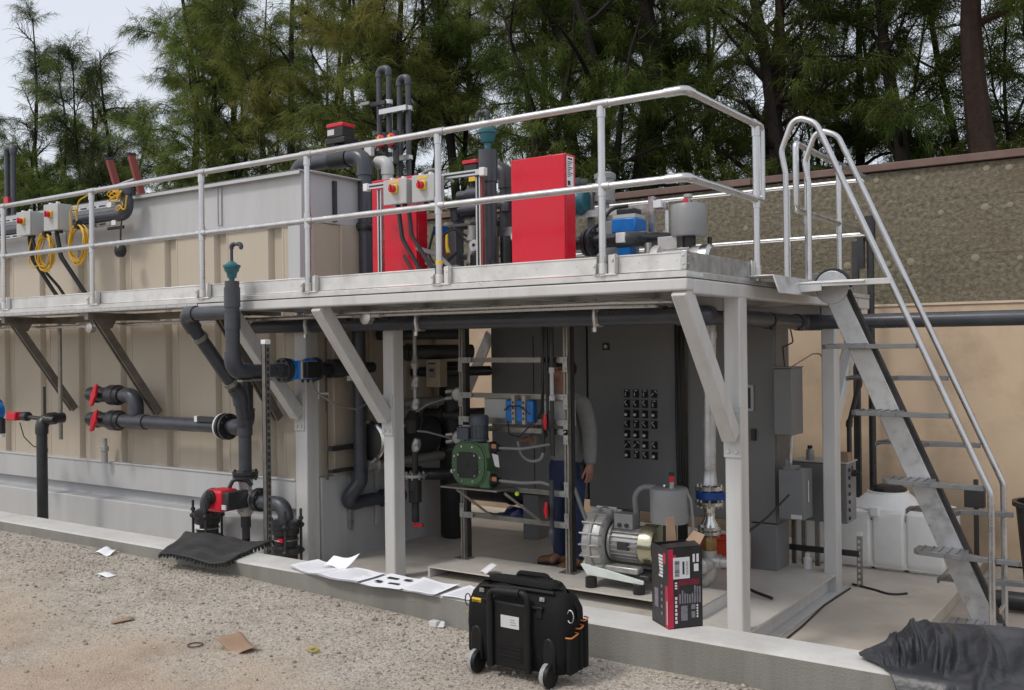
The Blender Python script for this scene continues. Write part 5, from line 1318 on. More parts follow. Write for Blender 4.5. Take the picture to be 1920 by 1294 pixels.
# boxes and blue modules on the rack
for x0, x1, lab in ((-5.02, -4.77, 'pale grey terminal box on the rack left of the blue modules'), (-4.43, -4.17, 'pale grey terminal box on the rack behind the red valve')):
    t = thing('terminal_box', lab, 'box', (x0, 6.86, .83), 'pale boxes on the strut rack')
    b = MB(); b.box(x0, 6.86, .83, x1, 6.98, 1.05); b.build('enclosure', M_box, t, bevel=.005)
    b = MB(); b.box(x0 + .006, 6.853, .836, x1 - .006, 6.8595, 1.044); b.build('lid', M_box, t, bevel=.003)
    b = MB(); b.box(x0 + .02, 6.87, 1.0505, x0 + .05, 6.90, 1.075); b.build('mounting_lug', M_white, t)
bm_ = thing('control_module', 'three blue modules between pale strips, wired on the rack', 'module', (-4.6, 6.8, .85))
for i in range(3):
    b = MB(); b.box(-4.745 + i * .105, 6.78, .858, -4.675 + i * .105, 6.85, 1.045); b.build('blue_block', M_blue, bm_, bevel=.012)
for i in range(2):
    b = MB(); b.box(-4.672 + i * .105, 6.77, .845, -4.643 + i * .105, 6.85, 1.085); s_ = b.build('pale_strip', mat('pale strip', (.40, .36, .30), .5), bm_)
    b = MB()
    for q in range(4): b.box(-4.665 + i * .105, 6.767, .88 + q * .045, -4.65 + i * .105, 6.7695, .90 + q * .045)
    o_ = b.build('terminals', M_ink, s_); o_['kind'] = 'stuff'
hose([(-4.74, 6.76, .96), (-4.66, 6.72, 1.0), (-4.55, 6.72, 1.0), (-4.48, 6.76, .93)], .006, M_black, 'thin black wire looping over the blue modules', 'cable', bend=.04)
hose([(-4.72, 6.78, .86), (-4.68, 6.74, .76), (-4.58, 6.74, .74), (-4.46, 6.77, .86)], .006, M_black, 'thin black wire hanging below the blue modules', 'cable', bend=.04)
hose([(-4.44, 6.77, .86), (-4.36, 6.74, .96), (-4.34, 6.74, 1.2), (-4.345, 6.78, 1.7)], .008, M_black, 'black wire rising beside the clear flow tube', 'cable', bend=.04)
tb = thing('tubing_column', 'vertical dark tubes with a clear flow tube and red handled valve on the rack', 'pipework', (-4.3, 6.76, .3))
for xx, z0 in ((-4.36, .62), (-4.315, .80)):
    b = MB(); b.cyl((xx, 6.77, z0), (xx, 6.77, 1.78), .013, 10); b.build('tube', M_pvcb, tb)
b = MB(); b.cyl((-4.27, 6.77, 1.32), (-4.27, 6.77, 1.78), .019, 12); b.cyl((-4.27, 6.77, .60), (-4.27, 6.77, 1.05), .017, 12); b.build('riser', M_pvcb, tb)
b = MB(); b.lathe((-4.27, 6.77, 1.05), (0, 0, 1), [(0, .024), (.04, .024), (.045, .016), (.22, .016), (.225, .024), (.27, .024)], 14); b.build('flow_tube', M_silver, tb)
for zz in (.88, .16):
    b = MB(); b.lathe((-4.285, 6.77, zz - .08), (0, 0, 1), [(0, .02), (.03, .03), (.13, .03), (.16, .02)], 14); v_ = b.build('valve_body', M_pvcb, tb)
    b = MB(); b.tube([(-4.31, 6.725, zz - .065), (-4.31, 6.72, zz), (-4.31, 6.725, zz + .065)], .014, 8, radii=[.010, .020, .010]); b.build('handle', M_redpl, v_)
b = MB(); b.cyl((-4.285, 6.77, .0), (-4.285, 6.77, .08), .02, 12); b.cyl((-4.285, 6.77, .24), (-4.285, 6.77, .40), .022, 12); b.lathe((-4.285, 6.77, -.13), (0, 0, 1), [(0, .015), (.03, .03), (.10, .035), (.13, .02)], 14); b.build('drain_filter', M_pvc, tb)
for zz in (1.38, .79):
    for xx in (-4.36, -4.315, -4.27):
        b = MB(); b.box(xx - .02, 6.79, zz - .022, xx + .02, 6.825, zz + .022); b.build('pipe_clamp', M_dark, tb)
hose([(-4.36, 6.77, .62), (-4.38, 6.76, .56), (-4.48, 6.76, .54), (-4.58, 6.77, .58), (-4.62, 6.78, .70)], .013, M_hose, 'grey hose loop hanging behind the rack cross bar', 'hose', name='hose')
hose([(-4.24, 6.9, .65), (-4.17, 6.92, .35), (-4.05, 6.9, .10), (-3.92, 6.85, -.04), (-3.85, 6.85, -.08)], .017, M_hose, 'clear grey hose curving from the rack down to the blower', 'hose', name='hose')

# side channel blower on the plinth
bl = thing('side_channel_blower', 'ribbed cast aluminium blower with finned motor on the plinth beside the boxed package', 'blower', (-3.55, 6.72, PZ))
hc = Vector((-3.78, 6.74, -.03))
b = MB(); b.lathe(hc + Vector((-.09, 0, 0)), (1, 0, 0), [(0, .15), (.0, .21), (.02, .235), (.07, .245), (.115, .245), (.16, .235), (.18, .21), (.185, .17), (.17, .165)], 40)
for i in range(18):
    a = 2 * math.pi * i / 18
    p0 = hc + Vector((0, math.cos(a) * .235, math.sin(a) * .235)); p1 = hc + Vector((0, math.cos(a) * .275, math.sin(a) * .275))
    b.beam(p0 + Vector((-.09, 0, 0)), p0 + Vector((.09, 0, 0)), .012, .05, up=(0, math.cos(a), math.sin(a)))
b.tube([hc + Vector((.0, math.cos(a * .2094) * .252, math.sin(a * .2094) * .252)) for a in range(30)], .014, 6, loop=True)
b.build('impeller_housing', M_alucast, bl, bevel=.002, bseg=1)
b = MB(); b.lathe(hc + Vector((.10, 0, 0)), (1, 0, 0), [(0, .155), (.02, .155), (.022, .128), (.25, .128), (.26, .14)], 30)
for i in range(26):
    a = 2 * math.pi * i / 26
    if abs(a - math.pi / 2) < .5: continue
    p0 = hc + Vector((0, math.cos(a) * .137, math.sin(a) * .137))
    b.beam(p0 + Vector((.125, 0, 0)), p0 + Vector((.345, 0, 0)), .006, .022, up=(0, math.cos(a), math.sin(a)))
b.build('motor', M_alucast, bl)
b = MB(); b.box(hc.x + .14, hc.y - .10, hc.z + .12, hc.x + .30, hc.y + .02, hc.z + .235); tbx = b.build('terminal_box', M_filter, bl, bevel=.006)
b = MB(); b.cyl((hc.x + .19, hc.y - .10, hc.z + .15), (hc.x + .19, hc.y - .115, hc.z + .15), .016, 12); b.build('gland_cap', M_dark, tbx)
b = MB(); b.cyl((hc.x + .25, hc.y - .10, hc.z + .15), (hc.x + .25, hc.y - .115, hc.z + .15), .016, 12); b.build('gland_cap', M_dark, tbx)
b = MB(); b.box(hc.x + .19, hc.y - .150, hc.z - .03, hc.x + .28, hc.y - .142, hc.z + .03); b.build('name_plate', M_dark, bl)
b = MB(); b.lathe(hc + Vector((.36, 0, 0)), (1, 0, 0), [(0, .152), (.005, .158), (.10, .158), (.115, .15), (.12, .10)], 30); b.build('fan_cover', mat('zinc yellow steel', (.52, .50, .36), .22, metal=.9, var=.12), bl)
b = MB()
b.prism([(hc.x - .10, 6.53, PZ + .17), (hc.x - .07, 6.53, PZ + .175), (hc.x + .12, 6.53, PZ + .15), (hc.x + .44, 6.53, PZ + .10), (hc.x + .44, 6.53, PZ + .07), (hc.x + .02, 6.53, PZ + .09), (hc.x - .04, 6.53, PZ + .09)][::-1], (0, .02, 0)); b.build('base_rail', mat('mint white steel', (.62, .68, .65), .4), bl, bevel=.003)
b = MB(); b.prism([(hc.x - .10, 6.92, PZ + .17), (hc.x + .12, 6.92, PZ + .15), (hc.x + .44, 6.92, PZ + .10), (hc.x + .44, 6.92, PZ + .07), (hc.x - .04, 6.92, PZ + .09)][::-1], (0, .02, 0)); b.build('base_rail', M_alucast, bl)
for fx, fy in ((hc.x - .01, 6.54), (hc.x + .40, 6.54), (hc.x - .01, 6.93), (hc.x + .40, 6.93)):
    b = MB(); b.cyl((fx, fy, PZ), (fx, fy, PZ + .075), .045, 16); b.build('rubber_foot', M_black, bl)
b = MB(); b.box(hc.x + .05, 6.56, hc.z - .20, hc.x + .38, 6.66, hc.z - .15); b.build('silencer_block', M_alucast, bl, bevel=.01)
b = MB(); b.box(hc.x + .02, 6.58, hc.z - .25, hc.x + .46, 6.80, hc.z - .20); b.build('port_block', M_dark, bl, bevel=.01)
b = MB(); b.box(hc.x - .09, 6.62, PZ + .09, hc.x + .08, 6.86, hc.z - .16); b.build('foot_casting', M_alucast, bl, bevel=.008)
# filter drum on its pipe
fd = thing('filter_canister', 'grey drum filter with red indicator standing over the blower motor', 'filter', (-3.20, 6.7, .15))
b = MB(); b.lathe((-3.20, 6.7, .165), (0, 0, 1), [(0, .135), (.015, .145), (.24, .145), (.255, .138), (.265, .12)], 32); b.build('canister', M_filter, fd)
b = MB(); b.cyl((-3.20, 6.7, -.30), (-3.20, 6.7, .164), .05, 18); b.build('stand_pipe', M_black, fd)
b = MB(); b.cyl((-3.16, 6.66, .43), (-3.16, 6.66, .475), .018, 10); b.build('nipple', M_alucast, fd)
b = MB(); b.cyl((-3.16, 6.66, .475), (-3.16, 6.66, .52), .02, 10); b.build('indicator', M_redpl, fd)
b = MB(); b.cyl((-3.16, 6.66, .52), (-3.16, 6.66, .545), .022, 10); b.build('indicator_cap', M_black, fd)
b = MB(); b.ball((-3.22, 6.66, .44), .018, 8); b.build('wing_nut', M_chrome, fd)
hose([(-3.32, 6.72, .415), (-3.44, 6.72, .415), (-3.50, 6.72, .34), (-3.50, 6.74, .20)], .022, M_hose, 'grey bent hose from the drum filter down to the blower', 'hose', name='hose')
hose([(-3.06, 6.7, .40), (-3.035, 6.72, .34), (-3.03, 6.74, .15), (-3.04, 6.76, .0)], .012, M_filter, 'thin grey tube down the right side of the drum filter', 'hose', name='hose')

# steel riser with blue butterfly valve
sr = thing('steel_riser', 'tall galvanized riser with blue butterfly valve and brass valve behind the right frame leg', 'pipe', (-3.01, 7.0, -.4))
b = MB(); b.cyl((-3.005, 7.0, .42), (-2.99, 7.0, 1.64), .048, 18); b.lathe((-3.005, 7.0, .42), (0, 0, 1), [(0, .06), (.05, .055), (.06, .052), (.1, .052)], 18); b.lathe((-2.992, 7.0, 1.54), (0, 0, 1), [(0, .055), (.05, .055)], 18); b.build('riser_pipe', M_galv, sr)
b = MB(); b.flange((-3.008, 7.0, .40), (0, 0, 1), .11, .03, 8); b.build('flange', M_chrome, sr)
b = MB(); b.flange((-3.008, 7.0, .285), (0, 0, 1), .11, .03, 8); b.build('flange', M_chrome, sr)
b = MB(); b.lathe((-3.008, 7.0, .315), (0, 0, 1), [(0, .095), (.005, .105), (.06, .105), (.065, .095)], 24); b.box(-2.95, 6.93, .325, -2.84, 7.02, .37); b.build('butterfly_valve', M_bluedk, sr)
b = MB(); b.lathe((-3.01, 7.0, .27), (0, 0, -1), [(0, .06), (.04, .045), (.10, .042), (.14, .065), (.17, .07)], 20); b.build('spool', M_chrome, sr)
b = MB(); b.flange((-3.013, 7.0, .095), (0, 0, 1), .09, .025, 6); b.flange((-3.013, 7.0, .06), (0, 0, 1), .088, .025, 6); b.build('flange_pair', M_chrome, sr)
b = MB(); b.lathe((-3.014, 7.0, .045), (0, 0, -1), [(0, .04), (.03, .058), (.11, .058), (.13, .045)], 8); b.build('brass_valve', M_brass, sr)
b = MB(); b.pvc([(-3.015, 7.0, -.085), (-3.015, 7.0, -.16), (-2.72, 7.06, -.16)], .045, fit=1.25); b.pvc([(-3.015, 7.0, -.16), (-3.015, 7.0, -.31), (-3.2, 6.98, -.31)], .05, fit=1.2); b.lathe((-3.0, 6.95, -.175), (-.3, -1, 0), [(0, .05), (.06, .058), (.09, .058), (.10, .04)], 14); b.build('elbow', M_alucast, sr)

# control cabinets at the back
def enclosure(name, x0, x1, y0, y1, z0, z1, label, m=M_encl):
    t = thing(name, label, 'control cabinet', (x0, y0, z0), 'dark grey control cabinets in the pump room')
    b = MB(); b.box(x0, y0 + .03, z0, x1, y1, z1); b.build('enclosure_body', m, t, bevel=.008)
    b = MB(); b.box(x0 + .008, y0, z0 + .008, x1 - .008, y0 + .029, z1 - .01); b.build('door', m, t, bevel=.006)
    return t
cp = enclosure('control_cabinet', -4.73, -3.80, 8.14, 8.5, -.05, 1.712, 'dark grey control cabinet with rows of small black selector switches')
b = MB(); b.box(-4.555, 8.128, 1.45, -4.485, 8.139, 1.515); hb = b.build('door_latch', M_black, cp)
b = MB(); b.lathe((-4.52, 8.127, 1.482), (0, -1, 0), [(0, .018), (.006, .018)], 12); b.box(-4.522, 8.114, 1.465, -4.518, 8.121, 1.50); b.build('keyhole', M_silver, hb)
sw0 = None
for r in range(7):
    for c in range(4):
        if (r, c) == (4, 3): continue
        xx, zz = -4.305 + c * .0935, 1.044 - r * .0945
        if sw0 is None:
            b = MB(); b.box(-.028, 0, -.036, .028, .010, .036); b.lathe((0, 0, -.006), (0, -1, 0), [(0, .018), (.02, .018), (.024, .012)], 14)
            sw0 = b.build('selector_switch', M_black, cp, org=(0, 0, 0)); q = sw0
            b = MB(); b.box(-.004, -.028, -.022, .004, -.0245, .010); b.box(-.014, -.002, .022, .014, -.0005, .031); w0 = b.build('pointer', M_silver, sw0, org=(0, 0, 0)); w0.location = (0, 0, 0)
            lamp = MB().lathe((0, -.0242, -.006), (0, -1, 0), [(0, .014), (.01, .014), (.014, .008)], 14).build('lamp_lens', M_white, None, org=(0, 0, 0))
            lamp_me = lamp.data; bpy.data.objects.remove(lamp)
        else:
            q = sw0.copy(); COL.objects.link(q); q.parent = cp
            if r in (2, 4) or (r == 6 and c in (0, 3)) or (r == 5 and c == 2):
                w = bpy.data.objects.new('lamp_lens', lamp_me)
            else: w = w0.copy()
            COL.objects.link(w); w.parent = q; w.location = (0, 0, 0)
            if w.name.startswith('pointer'): w.rotation_euler = (0, random.choice((-.7, 0, 0, .7)), 0)
        q.location = Vector((xx, 8.130, zz)) - ORG[cp]
cr_ = enclosure('control_cabinet', -3.71, -2.89, 8.14, 8.5, -.05, 1.712, 'grey control cabinet with a touch screen, partly behind the right frame leg', mat('lighter enclosure paint', (.17, .172, .172), .45, var=.05))
b = MB(); b.box(-3.30, 8.12, .91, -3.075, 8.139, 1.14); hm = b.build('screen_frame', M_box, cr_, bevel=.005)
b = MB(); b.box(-3.28, 8.118, .935, -3.10, 8.1195, 1.115); b.build('screen', mat('dark screen', (.012, .014, .02), .08), hm)
b = MB(); b.box(-3.10, 8.11, .66, -3.06, 8.139, .76); b.build('latch', M_black, cr_)
for x0, x1 in ((-3.13, -2.90),):
    b = MB(); b.box(x0, 8.16, FZ, x1, 8.48, -.055); b.build('pedestal', M_encl, cr_, bevel=.004)
b = MB(); b.box(-4.6, 8.2, FZ, -4.35, 8.46, -.055); b.build('pedestal', M_encl, cp, bevel=.004)
dk_ = enclosure('control_cabinet', -5.93, -4.78, 8.22, 8.5, .0, 1.712, 'unlit dark cabinet behind the rack and the standing person', M_encl)
b = MB(); b.box(-5.56, 8.24, FZ, -5.38, 8.46, -.005); b.build('pedestal', M_encl, dk_, bevel=.004)
b = MB(); b.box(-5.40, 8.212, .05, -5.395, 8.2195, 1.6); b.build('door_seam', M_black, dk_)
b = MB()
rs_ = random.Random(2)
for i in range(7):
    xx = -3.79 + i * .014; b.tube([(xx, 8.1 - .01 * (i % 3), 1.7), (xx + rs_.uniform(-.01, .01), 8.08, 1.0), (xx + rs_.uniform(-.01, .01), 8.1, .3), (xx, 8.12, -.45)], .009, 6)
solo('cable_bundle', b, M_black, 'vertical bundle of black cables between the two control cabinets', 'cables', (-3.75, 8.1, FZ))
# boxes at the right rear
d1 = thing('disconnect_box', 'slim grey steel disconnect box on the right side of the control cabinet', 'box', (-2.8, 8.0, .72))
b = MB(); b.box(-2.85, 8.02, .725, -2.705, 8.30, 1.285); b.build('enclosure', M_encl, d1, bevel=.006)
b = MB(); b.box(-2.855, 8.0, .73, -2.70, 8.019, 1.28); b.build('cover', M_encl, d1, bevel=.006)
b = MB(); b.box(-2.86, 8.0, 1.286, -2.70, 8.31, 1.296); b.build('rain_lip', M_encl, d1)
b = MB(); b.tube([(-2.74, 8.12, .73), (-2.75, 8.12, .62), (-2.77, 8.14, .44)], .018, 10, bend=.05); solo('conduit_drop', b, M_alu, 'short bright conduit between slim disconnect box and lower meter box', 'conduit', (-2.75, 8.12, .44))
d2 = thing('meter_box', 'grey box with a pale strip label mounted low at the right frame end', 'box', (-2.73, 8.05, .0))
b = MB(); b.box(-2.835, 8.07, .02, -2.632, 8.30, .43); b.build('enclosure', M_encl, d2, bevel=.006)
b = MB(); b.box(-2.84, 8.05, .02, -2.628, 8.069, .435); b.build('cover', M_encl, d2, bevel=.006)
b = MB(); b.box(-2.6275, 8.16, .16, -2.6265, 8.19, .34); b.build('strip_label', M_silver, d2)
b = MB(); b.box(-2.735, 8.047, .03, -2.645, 8.0498, .065); b.build('name_label', M_silver, d2)
b = MB(); b.box(-2.80, 8.06, .436, -2.70, 8.20, .46); b.box(-2.79, 8.08, .46, -2.77, 8.12, .52); b.build('bracket', M_encl, d2)
d3 = thing('panel_box', 'wide grey panel box behind the rear frame leg with a bottle on top', 'box', (-2.7, 8.62, -.08))
b = MB(); b.box(-2.92, 8.64, -.08, -2.44, 8.93, .44); b.build('enclosure', M_filter if False else M_encl, d3, bevel=.006)
b = MB(); b.box(-2.925, 8.62, -.075, -2.435, 8.639, .435); b.build('door', M_encl, d3, bevel=.006)
b = MB(); b.box(-2.93, 8.61, .441, -2.43, 8.94, .452); b.build('lid', M_box, d3)
b = MB()
for i in range(7): b.box(-2.4345, 8.66 + .02, -.05 + i * .07, -2.425, 8.70, -.02 + i * .07)
o_ = b.build('clips', M_black, d3); o_['kind'] = 'stuff'
b = MB(); b.box(-2.56, 8.68, .453, -2.44, 8.80, .53); solo('brown_block', b, M_card, 'small brown block on the panel box behind the rear leg', 'block', (-2.5, 8.7, .453))
def bottle(x, y, z, h, r, m, label, cap=M_white):
    t = thing('bottle', label, 'bottle', (x, y, z))
    b = MB(); b.lathe((x, y, z), (0, 0, 1), [(0, r * .95), (.004, r), (h * .66, r), (h * .78, r * .55), (h * .8, r * .5)], 20); b.build('bottle_body', m, t)
    b = MB(); b.lathe((x, y, z + h * .8), (0, 0, 1), [(0, r * .62), (h * .17, r * .62), (h * .2, r * .5)], 16); b.build('cap', cap, t)
    return t
bottle(-2.79, 8.74, .452, .125, .036, M_alucast, 'grey sample bottle standing on the wide panel box', M_black)
bottle(-2.72, 8.42, FZ, .13, .036, M_white, 'white plastic bottle on the skid floor by the pedestal')
sfr = thing('strut_stand', 'dark slotted strut stand holding the boxes behind the rear leg', 'strut stand', (-2.75, 8.7, SZ))
for xx in (-2.93, -2.84, -2.72, -2.60):
    b = MB(); b.box(xx - .018, 8.68, SZ if xx > -2.5 else -.62, xx + .018, 8.72, .0); b.build('upright', M_strut, sfr)
b = MB(); b.box(-3.1, 8.655, -.36, -2.35, 8.679, -.31); b.build('cross_strut', M_dark, sfr)
b = MB(); b.box(-2.37, 8.66, SZ, -2.33, 8.70, -.18); u_ = b.build('upright', M_strut, sfr)
b = MB(); b.box(-2.372, 8.656, -.18, -2.328, 8.704, -.15); b.build('strut_cap', M_white, u_)
b = MB()
for i in range(8): b.box(-2.36, 8.658, SZ + .03 + i * .05, -2.34, 8.6595, SZ + .055 + i * .05)
o_ = b.build('slots', M_silver, u_); o_['kind'] = 'stuff'
b = MB(); b.pvc([(-2.36, 8.75, 1.5), (-2.37, 8.80, 1.13), (-2.46, 8.80, .78), (-2.46, 8.80, .345), (-2.36, 8.80, .345)], .022, fit=1.35, seg=12); solo('drain_line', b, M_pvcb, 'thin black drain line dropping beside the rear leg to an elbow', 'pipe', (-2.46, 8.8, .34))
b = MB(); b.cyl((-2.487, 9.68, -.7), (-2.487, 9.68, 2.60), .034, 12); b.cyl((-2.487, 9.68, 2.46), (-2.487, 9.68, 2.70), .05, 12); b.box(-2.60, 9.64, 2.2, -2.54, 9.70, 2.5); solo('black_vent_pipe', b, M_pvcb, 'black vertical pipe rising above the platform behind the stair', 'pipe', (-2.487, 9.68, -.7))
b = MB(); b.box(-2.80, 10.18, LZ, -2.74, 10.24, 2.52); solo('wall_post', b, M_dark, 'slim dark post in front of the concrete wall behind the stair handrails', 'post', (-2.77, 10.2, LZ))
hose([(-2.84, 8.4, 1.62), (-2.80, 8.35, 1.50), (-2.84, 8.2, 1.46), (-2.80, 8.1, 1.40), (-2.79, 8.1, 1.29)], .006, M_black, 'thin black wire dropping onto the slim disconnect box', 'cable', bend=.04)
hose([(-2.74, 8.1, 1.29), (-2.62, 8.3, 1.40), (-2.58, 8.4, 1.40), (-2.52, 8.4, 1.22), (-2.56, 8.4, 1.48), (-2.46, 8.4, 1.60)], .005, M_card, 'thin wire zigzagging from the disconnect box up to the rear leg', 'cable', bend=.03)
# left interior
ip = thing('suction_pipe', 'dark bent suction pipe in front of the tank end wall', 'pipe', (-6.3, 6.69, 0))
b = MB(); b.pvc([(-6.33, 6.69, 1.70), (-6.33, 6.69, .26), (-6.46, 6.60, .05), (-6.34, 7.3, .06)], .062, bend=.07, fit=1.12, seg=18); b.flange((-6.385, 7.05, .055), (.17, 1, 0), .085, .03, 4); b.build('pipe', M_pvc, ip)
b = MB(); b.box(-6.49, 6.68, -.20, -6.45, 6.72, .30); b.build('pipe_support', M_alu, ip)
fv = thing('filter_vessel', 'horizontal steel filter vessel with bright clamp ring inside the pump room', 'filter', (-6.2, 7.2, .6))
b = MB(); b.lathe((-6.33, 6.78, .62), (0, 1, 0), [(0, .10), (.02, .17), (.06, .18), (.9, .18), (.95, .1)], 26); b.build('vessel', M_dark, fv)
b = MB(); b.lathe((-6.33, 6.80, .62), (0, 1, 0), [(0, .185), (.01, .20), (.03, .20), (.04, .185)], 28); b.build('clamp_ring', M_chrome, fv)
for zz in (.95, .40): 
    b = MB(); b.tube([(-6.30, 6.75, zz), (-6.25, 8.2, zz)], .05, 14); b.flange((-6.297, 6.85, zz), (0, 1, 0), .08, .02, 6); b.build('steel_pipe', M_alucast, fv)
b = MB(); b.box(-6.48, 6.40, .56, -6.40, 6.9, .60); b.build('bracket', M_dark, fv)
b = MB(); b.box(-6.48, 6.40, .36, -6.40, 6.9, .385); b.build('bracket', M_dark, fv)
b = MB(); b.box(-6.47, 6.385, .30, -6.45, 6.40, 1.6); b.build('thin_upright', M_brownsteel, fv)
sc = thing('sample_column', 'column of small valves and sample taps hung beside the second frame leg', 'pipework', (-5.8, 6.85, 0))
b = MB(); b.cyl((-5.79, 6.85, .75), (-5.79, 6.85, 1.72), .02, 12); b.lathe((-5.79, 6.85, 1.30), (0, 0, 1), [(0, .03), (.05, .045), (.08, .03), (.14, .02), (.2, .01)], 12); b.build('riser', M_alucast, sc)
for zz in (1.12, .92, .55):
    b = MB(); b.lathe((-5.80, 6.85, zz), (.25, 0, 1), [(0, .03), (.03, .042), (.08, .042), (.12, .028)], 12); b.hexbolt((-5.77, 6.82, zz + .03), (1, -1, .2), .025, .03); b.build('tap_body', M_alucast, sc)
b = MB(); b.flange((-5.805, 6.85, .33), (0, 0, 1), .105, .03, 8); b.build('flange', M_alucast, sc)
b = MB(); b.lathe((-5.805, 6.85, .31), (0, 0, -1), [(0, .06), (.22, .06), (.23, .035), (.40, .035)], 16); b.cyl((-5.805, 6.85, .35), (-5.80, 6.85, .56), .03, 10); b.build('strainer', M_pvcb, sc)
for xx, zz in ((-5.95, .19), (-5.74, -.11)):
    b = MB(); b.box(xx - .05, 6.79, zz - .012, xx + .06, 6.82, zz + .018); b.build('red_lever', M_redpl, sc, bevel=.005)
b = MB(); b.lathe((-5.80, 6.83, .72), (0, 0, 1), [(0, .06), (.12, .085), (.2, .04)], 14); b.build('rubber_bulb', M_black, sc)
for k_, pts in enumerate([[(-5.78, 6.82, .90), (-5.65, 6.85, .98), (-5.45, 7.0, 1.06)], [(-5.78, 6.82, .74), (-5.62, 6.8, .74), (-5.45, 7.0, .66)], [(-5.80, 6.8, .88), (-5.9, 6.78, .74), (-5.95, 6.8, .62)]]):
    b = MB(); b.tube(pts, .009, 8, bend=.08); b.build('sample_tube', M_hose, sc)
for zz in (1.07, .68):
    b = MB(); b.lathe((-5.42, 7.02, zz), (.4, -1, 0), [(0, .06), (.03, .065), (.05, .05)], 16); b.cyl((-5.47, 6.98, zz + .03), (-5.52, 6.95, zz + .02), .018, 10); b.cyl((-5.47, 6.98, zz - .03), (-5.52, 6.95, zz - .04), .018, 10); b.build('sensor_head', M_alucast, sc)
vf = thing('drive_unit', 'small beige drive unit with a dark keypad inside the room beside the second leg', 'drive', (-6.0, 7.4, 1.2))
b = MB(); b.box(-6.10, 7.38, 1.11, -5.93, 7.5, 1.38); b.build('case', mat('beige case', (.33, .28, .20), .5), vf, bevel=.008)
b = MB(); b.box(-6.065, 7.374, 1.20, -5.985, 7.379, 1.30); kp = b.build('keypad', M_encl, vf)
b = MB(); b.box(-6.05, 7.371, 1.26, -6.0, 7.3735, 1.285); b.build('keypad_display', M_black, kp)
b = MB(); b.box(-6.07, 7.376, 1.33, -5.98, 7.379, 1.345); b.build('label_strip', M_ink, vf)
tc_ = thing('tall_filter_column', 'tall black cylindrical column left of the strut rack', 'column', (-6.2, 7.95, FZ))
b = MB(); b.lathe((-6.22, 7.95, FZ), (0, 0, 1), [(0, .12), (.03, .14), (1.75, .14), (1.8, .1)], 24); b.build('column_body', M_black, tc_)
b = MB(); b.lathe((-6.22, 7.95, .43), (0, 0, 1), [(0, .145), (.02, .15), (.04, .145)], 24); b.cyl((-6.22, 7.82, .46), (-6.22, 7.76, .46), .02, 10); b.build('band', M_dark, tc_)
for i, (yy, zz, r_) in enumerate(((7.3, 1.45, .07), (7.6, 1.25, .05), (7.8, .8, .07), (7.4, .25, .06), (7.1, 1.62, .05))):
    b = MB(); b.tube([(-6.46, yy, zz), (-6.1, yy + .1, zz), (-5.85, yy + .5, zz)], r_, 12, bend=.1); b.lathe((-6.30, yy + .04, zz), (1, .25, 0), [(0, r_ * 1.3), (.05, r_ * 1.3)], 14)
    solo('inner_pipe', b, M_pvcb if i % 2 else M_dark, ('dark cross pipe high under the roof behind the second brace', 'slim dark pipe crossing behind the drive unit', 'dark pipe at mid height in front of the black column', 'low dark pipe near the tank end base', 'topmost thin pipe hard under the roof beams')[i], 'pipe', (-6.2, yy, zz))
b = MB(); b.box(-6.49, 7.05, -.22, -6.46, 7.10, .30); solo('wall_channel', b, M_grey, 'vertical grey channel on the tank end base', 'channel', (-6.48, 7.07, -.22))
# things lying at the back
def cloth(name, corners, nx, ny, hfun, m, label, cat, thick=.004, group=None):
    c00, c10, c11, c01 = [Vector(c) for c in corners]
    b = MB(); g_ = []
    for j in range(ny + 1):
        for i in range(nx + 1):
            u, v = i / nx, j / ny
            p = (c00 * (1 - u) + c10 * u) * (1 - v) + (c01 * (1 - u) + c11 * u) * v
            g_.append(p + Vector(hfun(u, v)))
    k = b.add(g_)
    for j in range(ny):
        for i in range(nx):
            a = k + j * (nx + 1) + i; b.face(a, a + 1, a + nx + 2, a + nx + 1)
    org = (c00 + c11) / 2
    o = solo(name, b, m, label, cat, org, group, ang=60)
    s = o.modifiers.new('thickness', 'SOLIDIFY'); s.thickness = thick; s.offset = 0
    return o
nz = lambda x, y, s: noise.noise(Vector((x, y, s)))
cloth('blue_tarp', [(-6.35, 8.6, -.44), (-5.35, 8.6, -.44), (-5.25, 9.3, -.46), (-6.3, 9.4, -.46)], 30, 20, lambda u, v: (0, 0, .10 + .10 * nz(u * 5, v * 4, 1) + .05 * nz(u * 11, v * 9, 2)), M_bluetarp, 'crumpled blue tarpaulin on the slab behind the rack', 'tarp')
b = MB(); b.tube([(-6.9, 8.95, -.15), (-5.6, 8.95, -.15)], .10, 18); b.lathe((-6.2, 8.95, -.15), (1, 0, 0), [(0, .115), (.05, .115)], 18); b.box(-5.75, 8.9, SZ, -5.70, 9.0, -.02); solo('grey_drain_pipe', b, M_pvc, 'thick dark pipe on the slab beyond the rack', 'pipe', (-6.2, 8.95, -.2))
cr2 = thing('orange_crate', 'orange plastic crate on the skid floor behind the steel riser', 'crate', (-3.25, 7.75, FZ))
for a, c in (((-3.60, 8.00, FZ), (-3.13, 8.015, -.17)), ((-3.60, 8.10, FZ), (-3.13, 8.115, -.17)), ((-3.60, 8.016, FZ), (-3.58, 8.099, -.17)), ((-3.15, 8.016, FZ), (-3.13, 8.099, -.17)), ((-3.58, 8.016, FZ), (-3.15, 8.099, FZ + .02))):
    b = MB(); b.box(*a, *c); b.build('side_wall', M_orange, cr2, bevel=.005)
b = MB(); b.box(-3.62, 7.98, -.20, -3.11, 7.998, -.17); b.build('rim', M_orange, cr2, bevel=.004)
hose([(-2.98, 7.3, -.1), (-2.9, 7.4, -.02), (-2.78, 7.6, .10), (-2.70, 7.9, .25)], .009, M_black, 'black cable slanting up behind the right frame leg', 'cable')
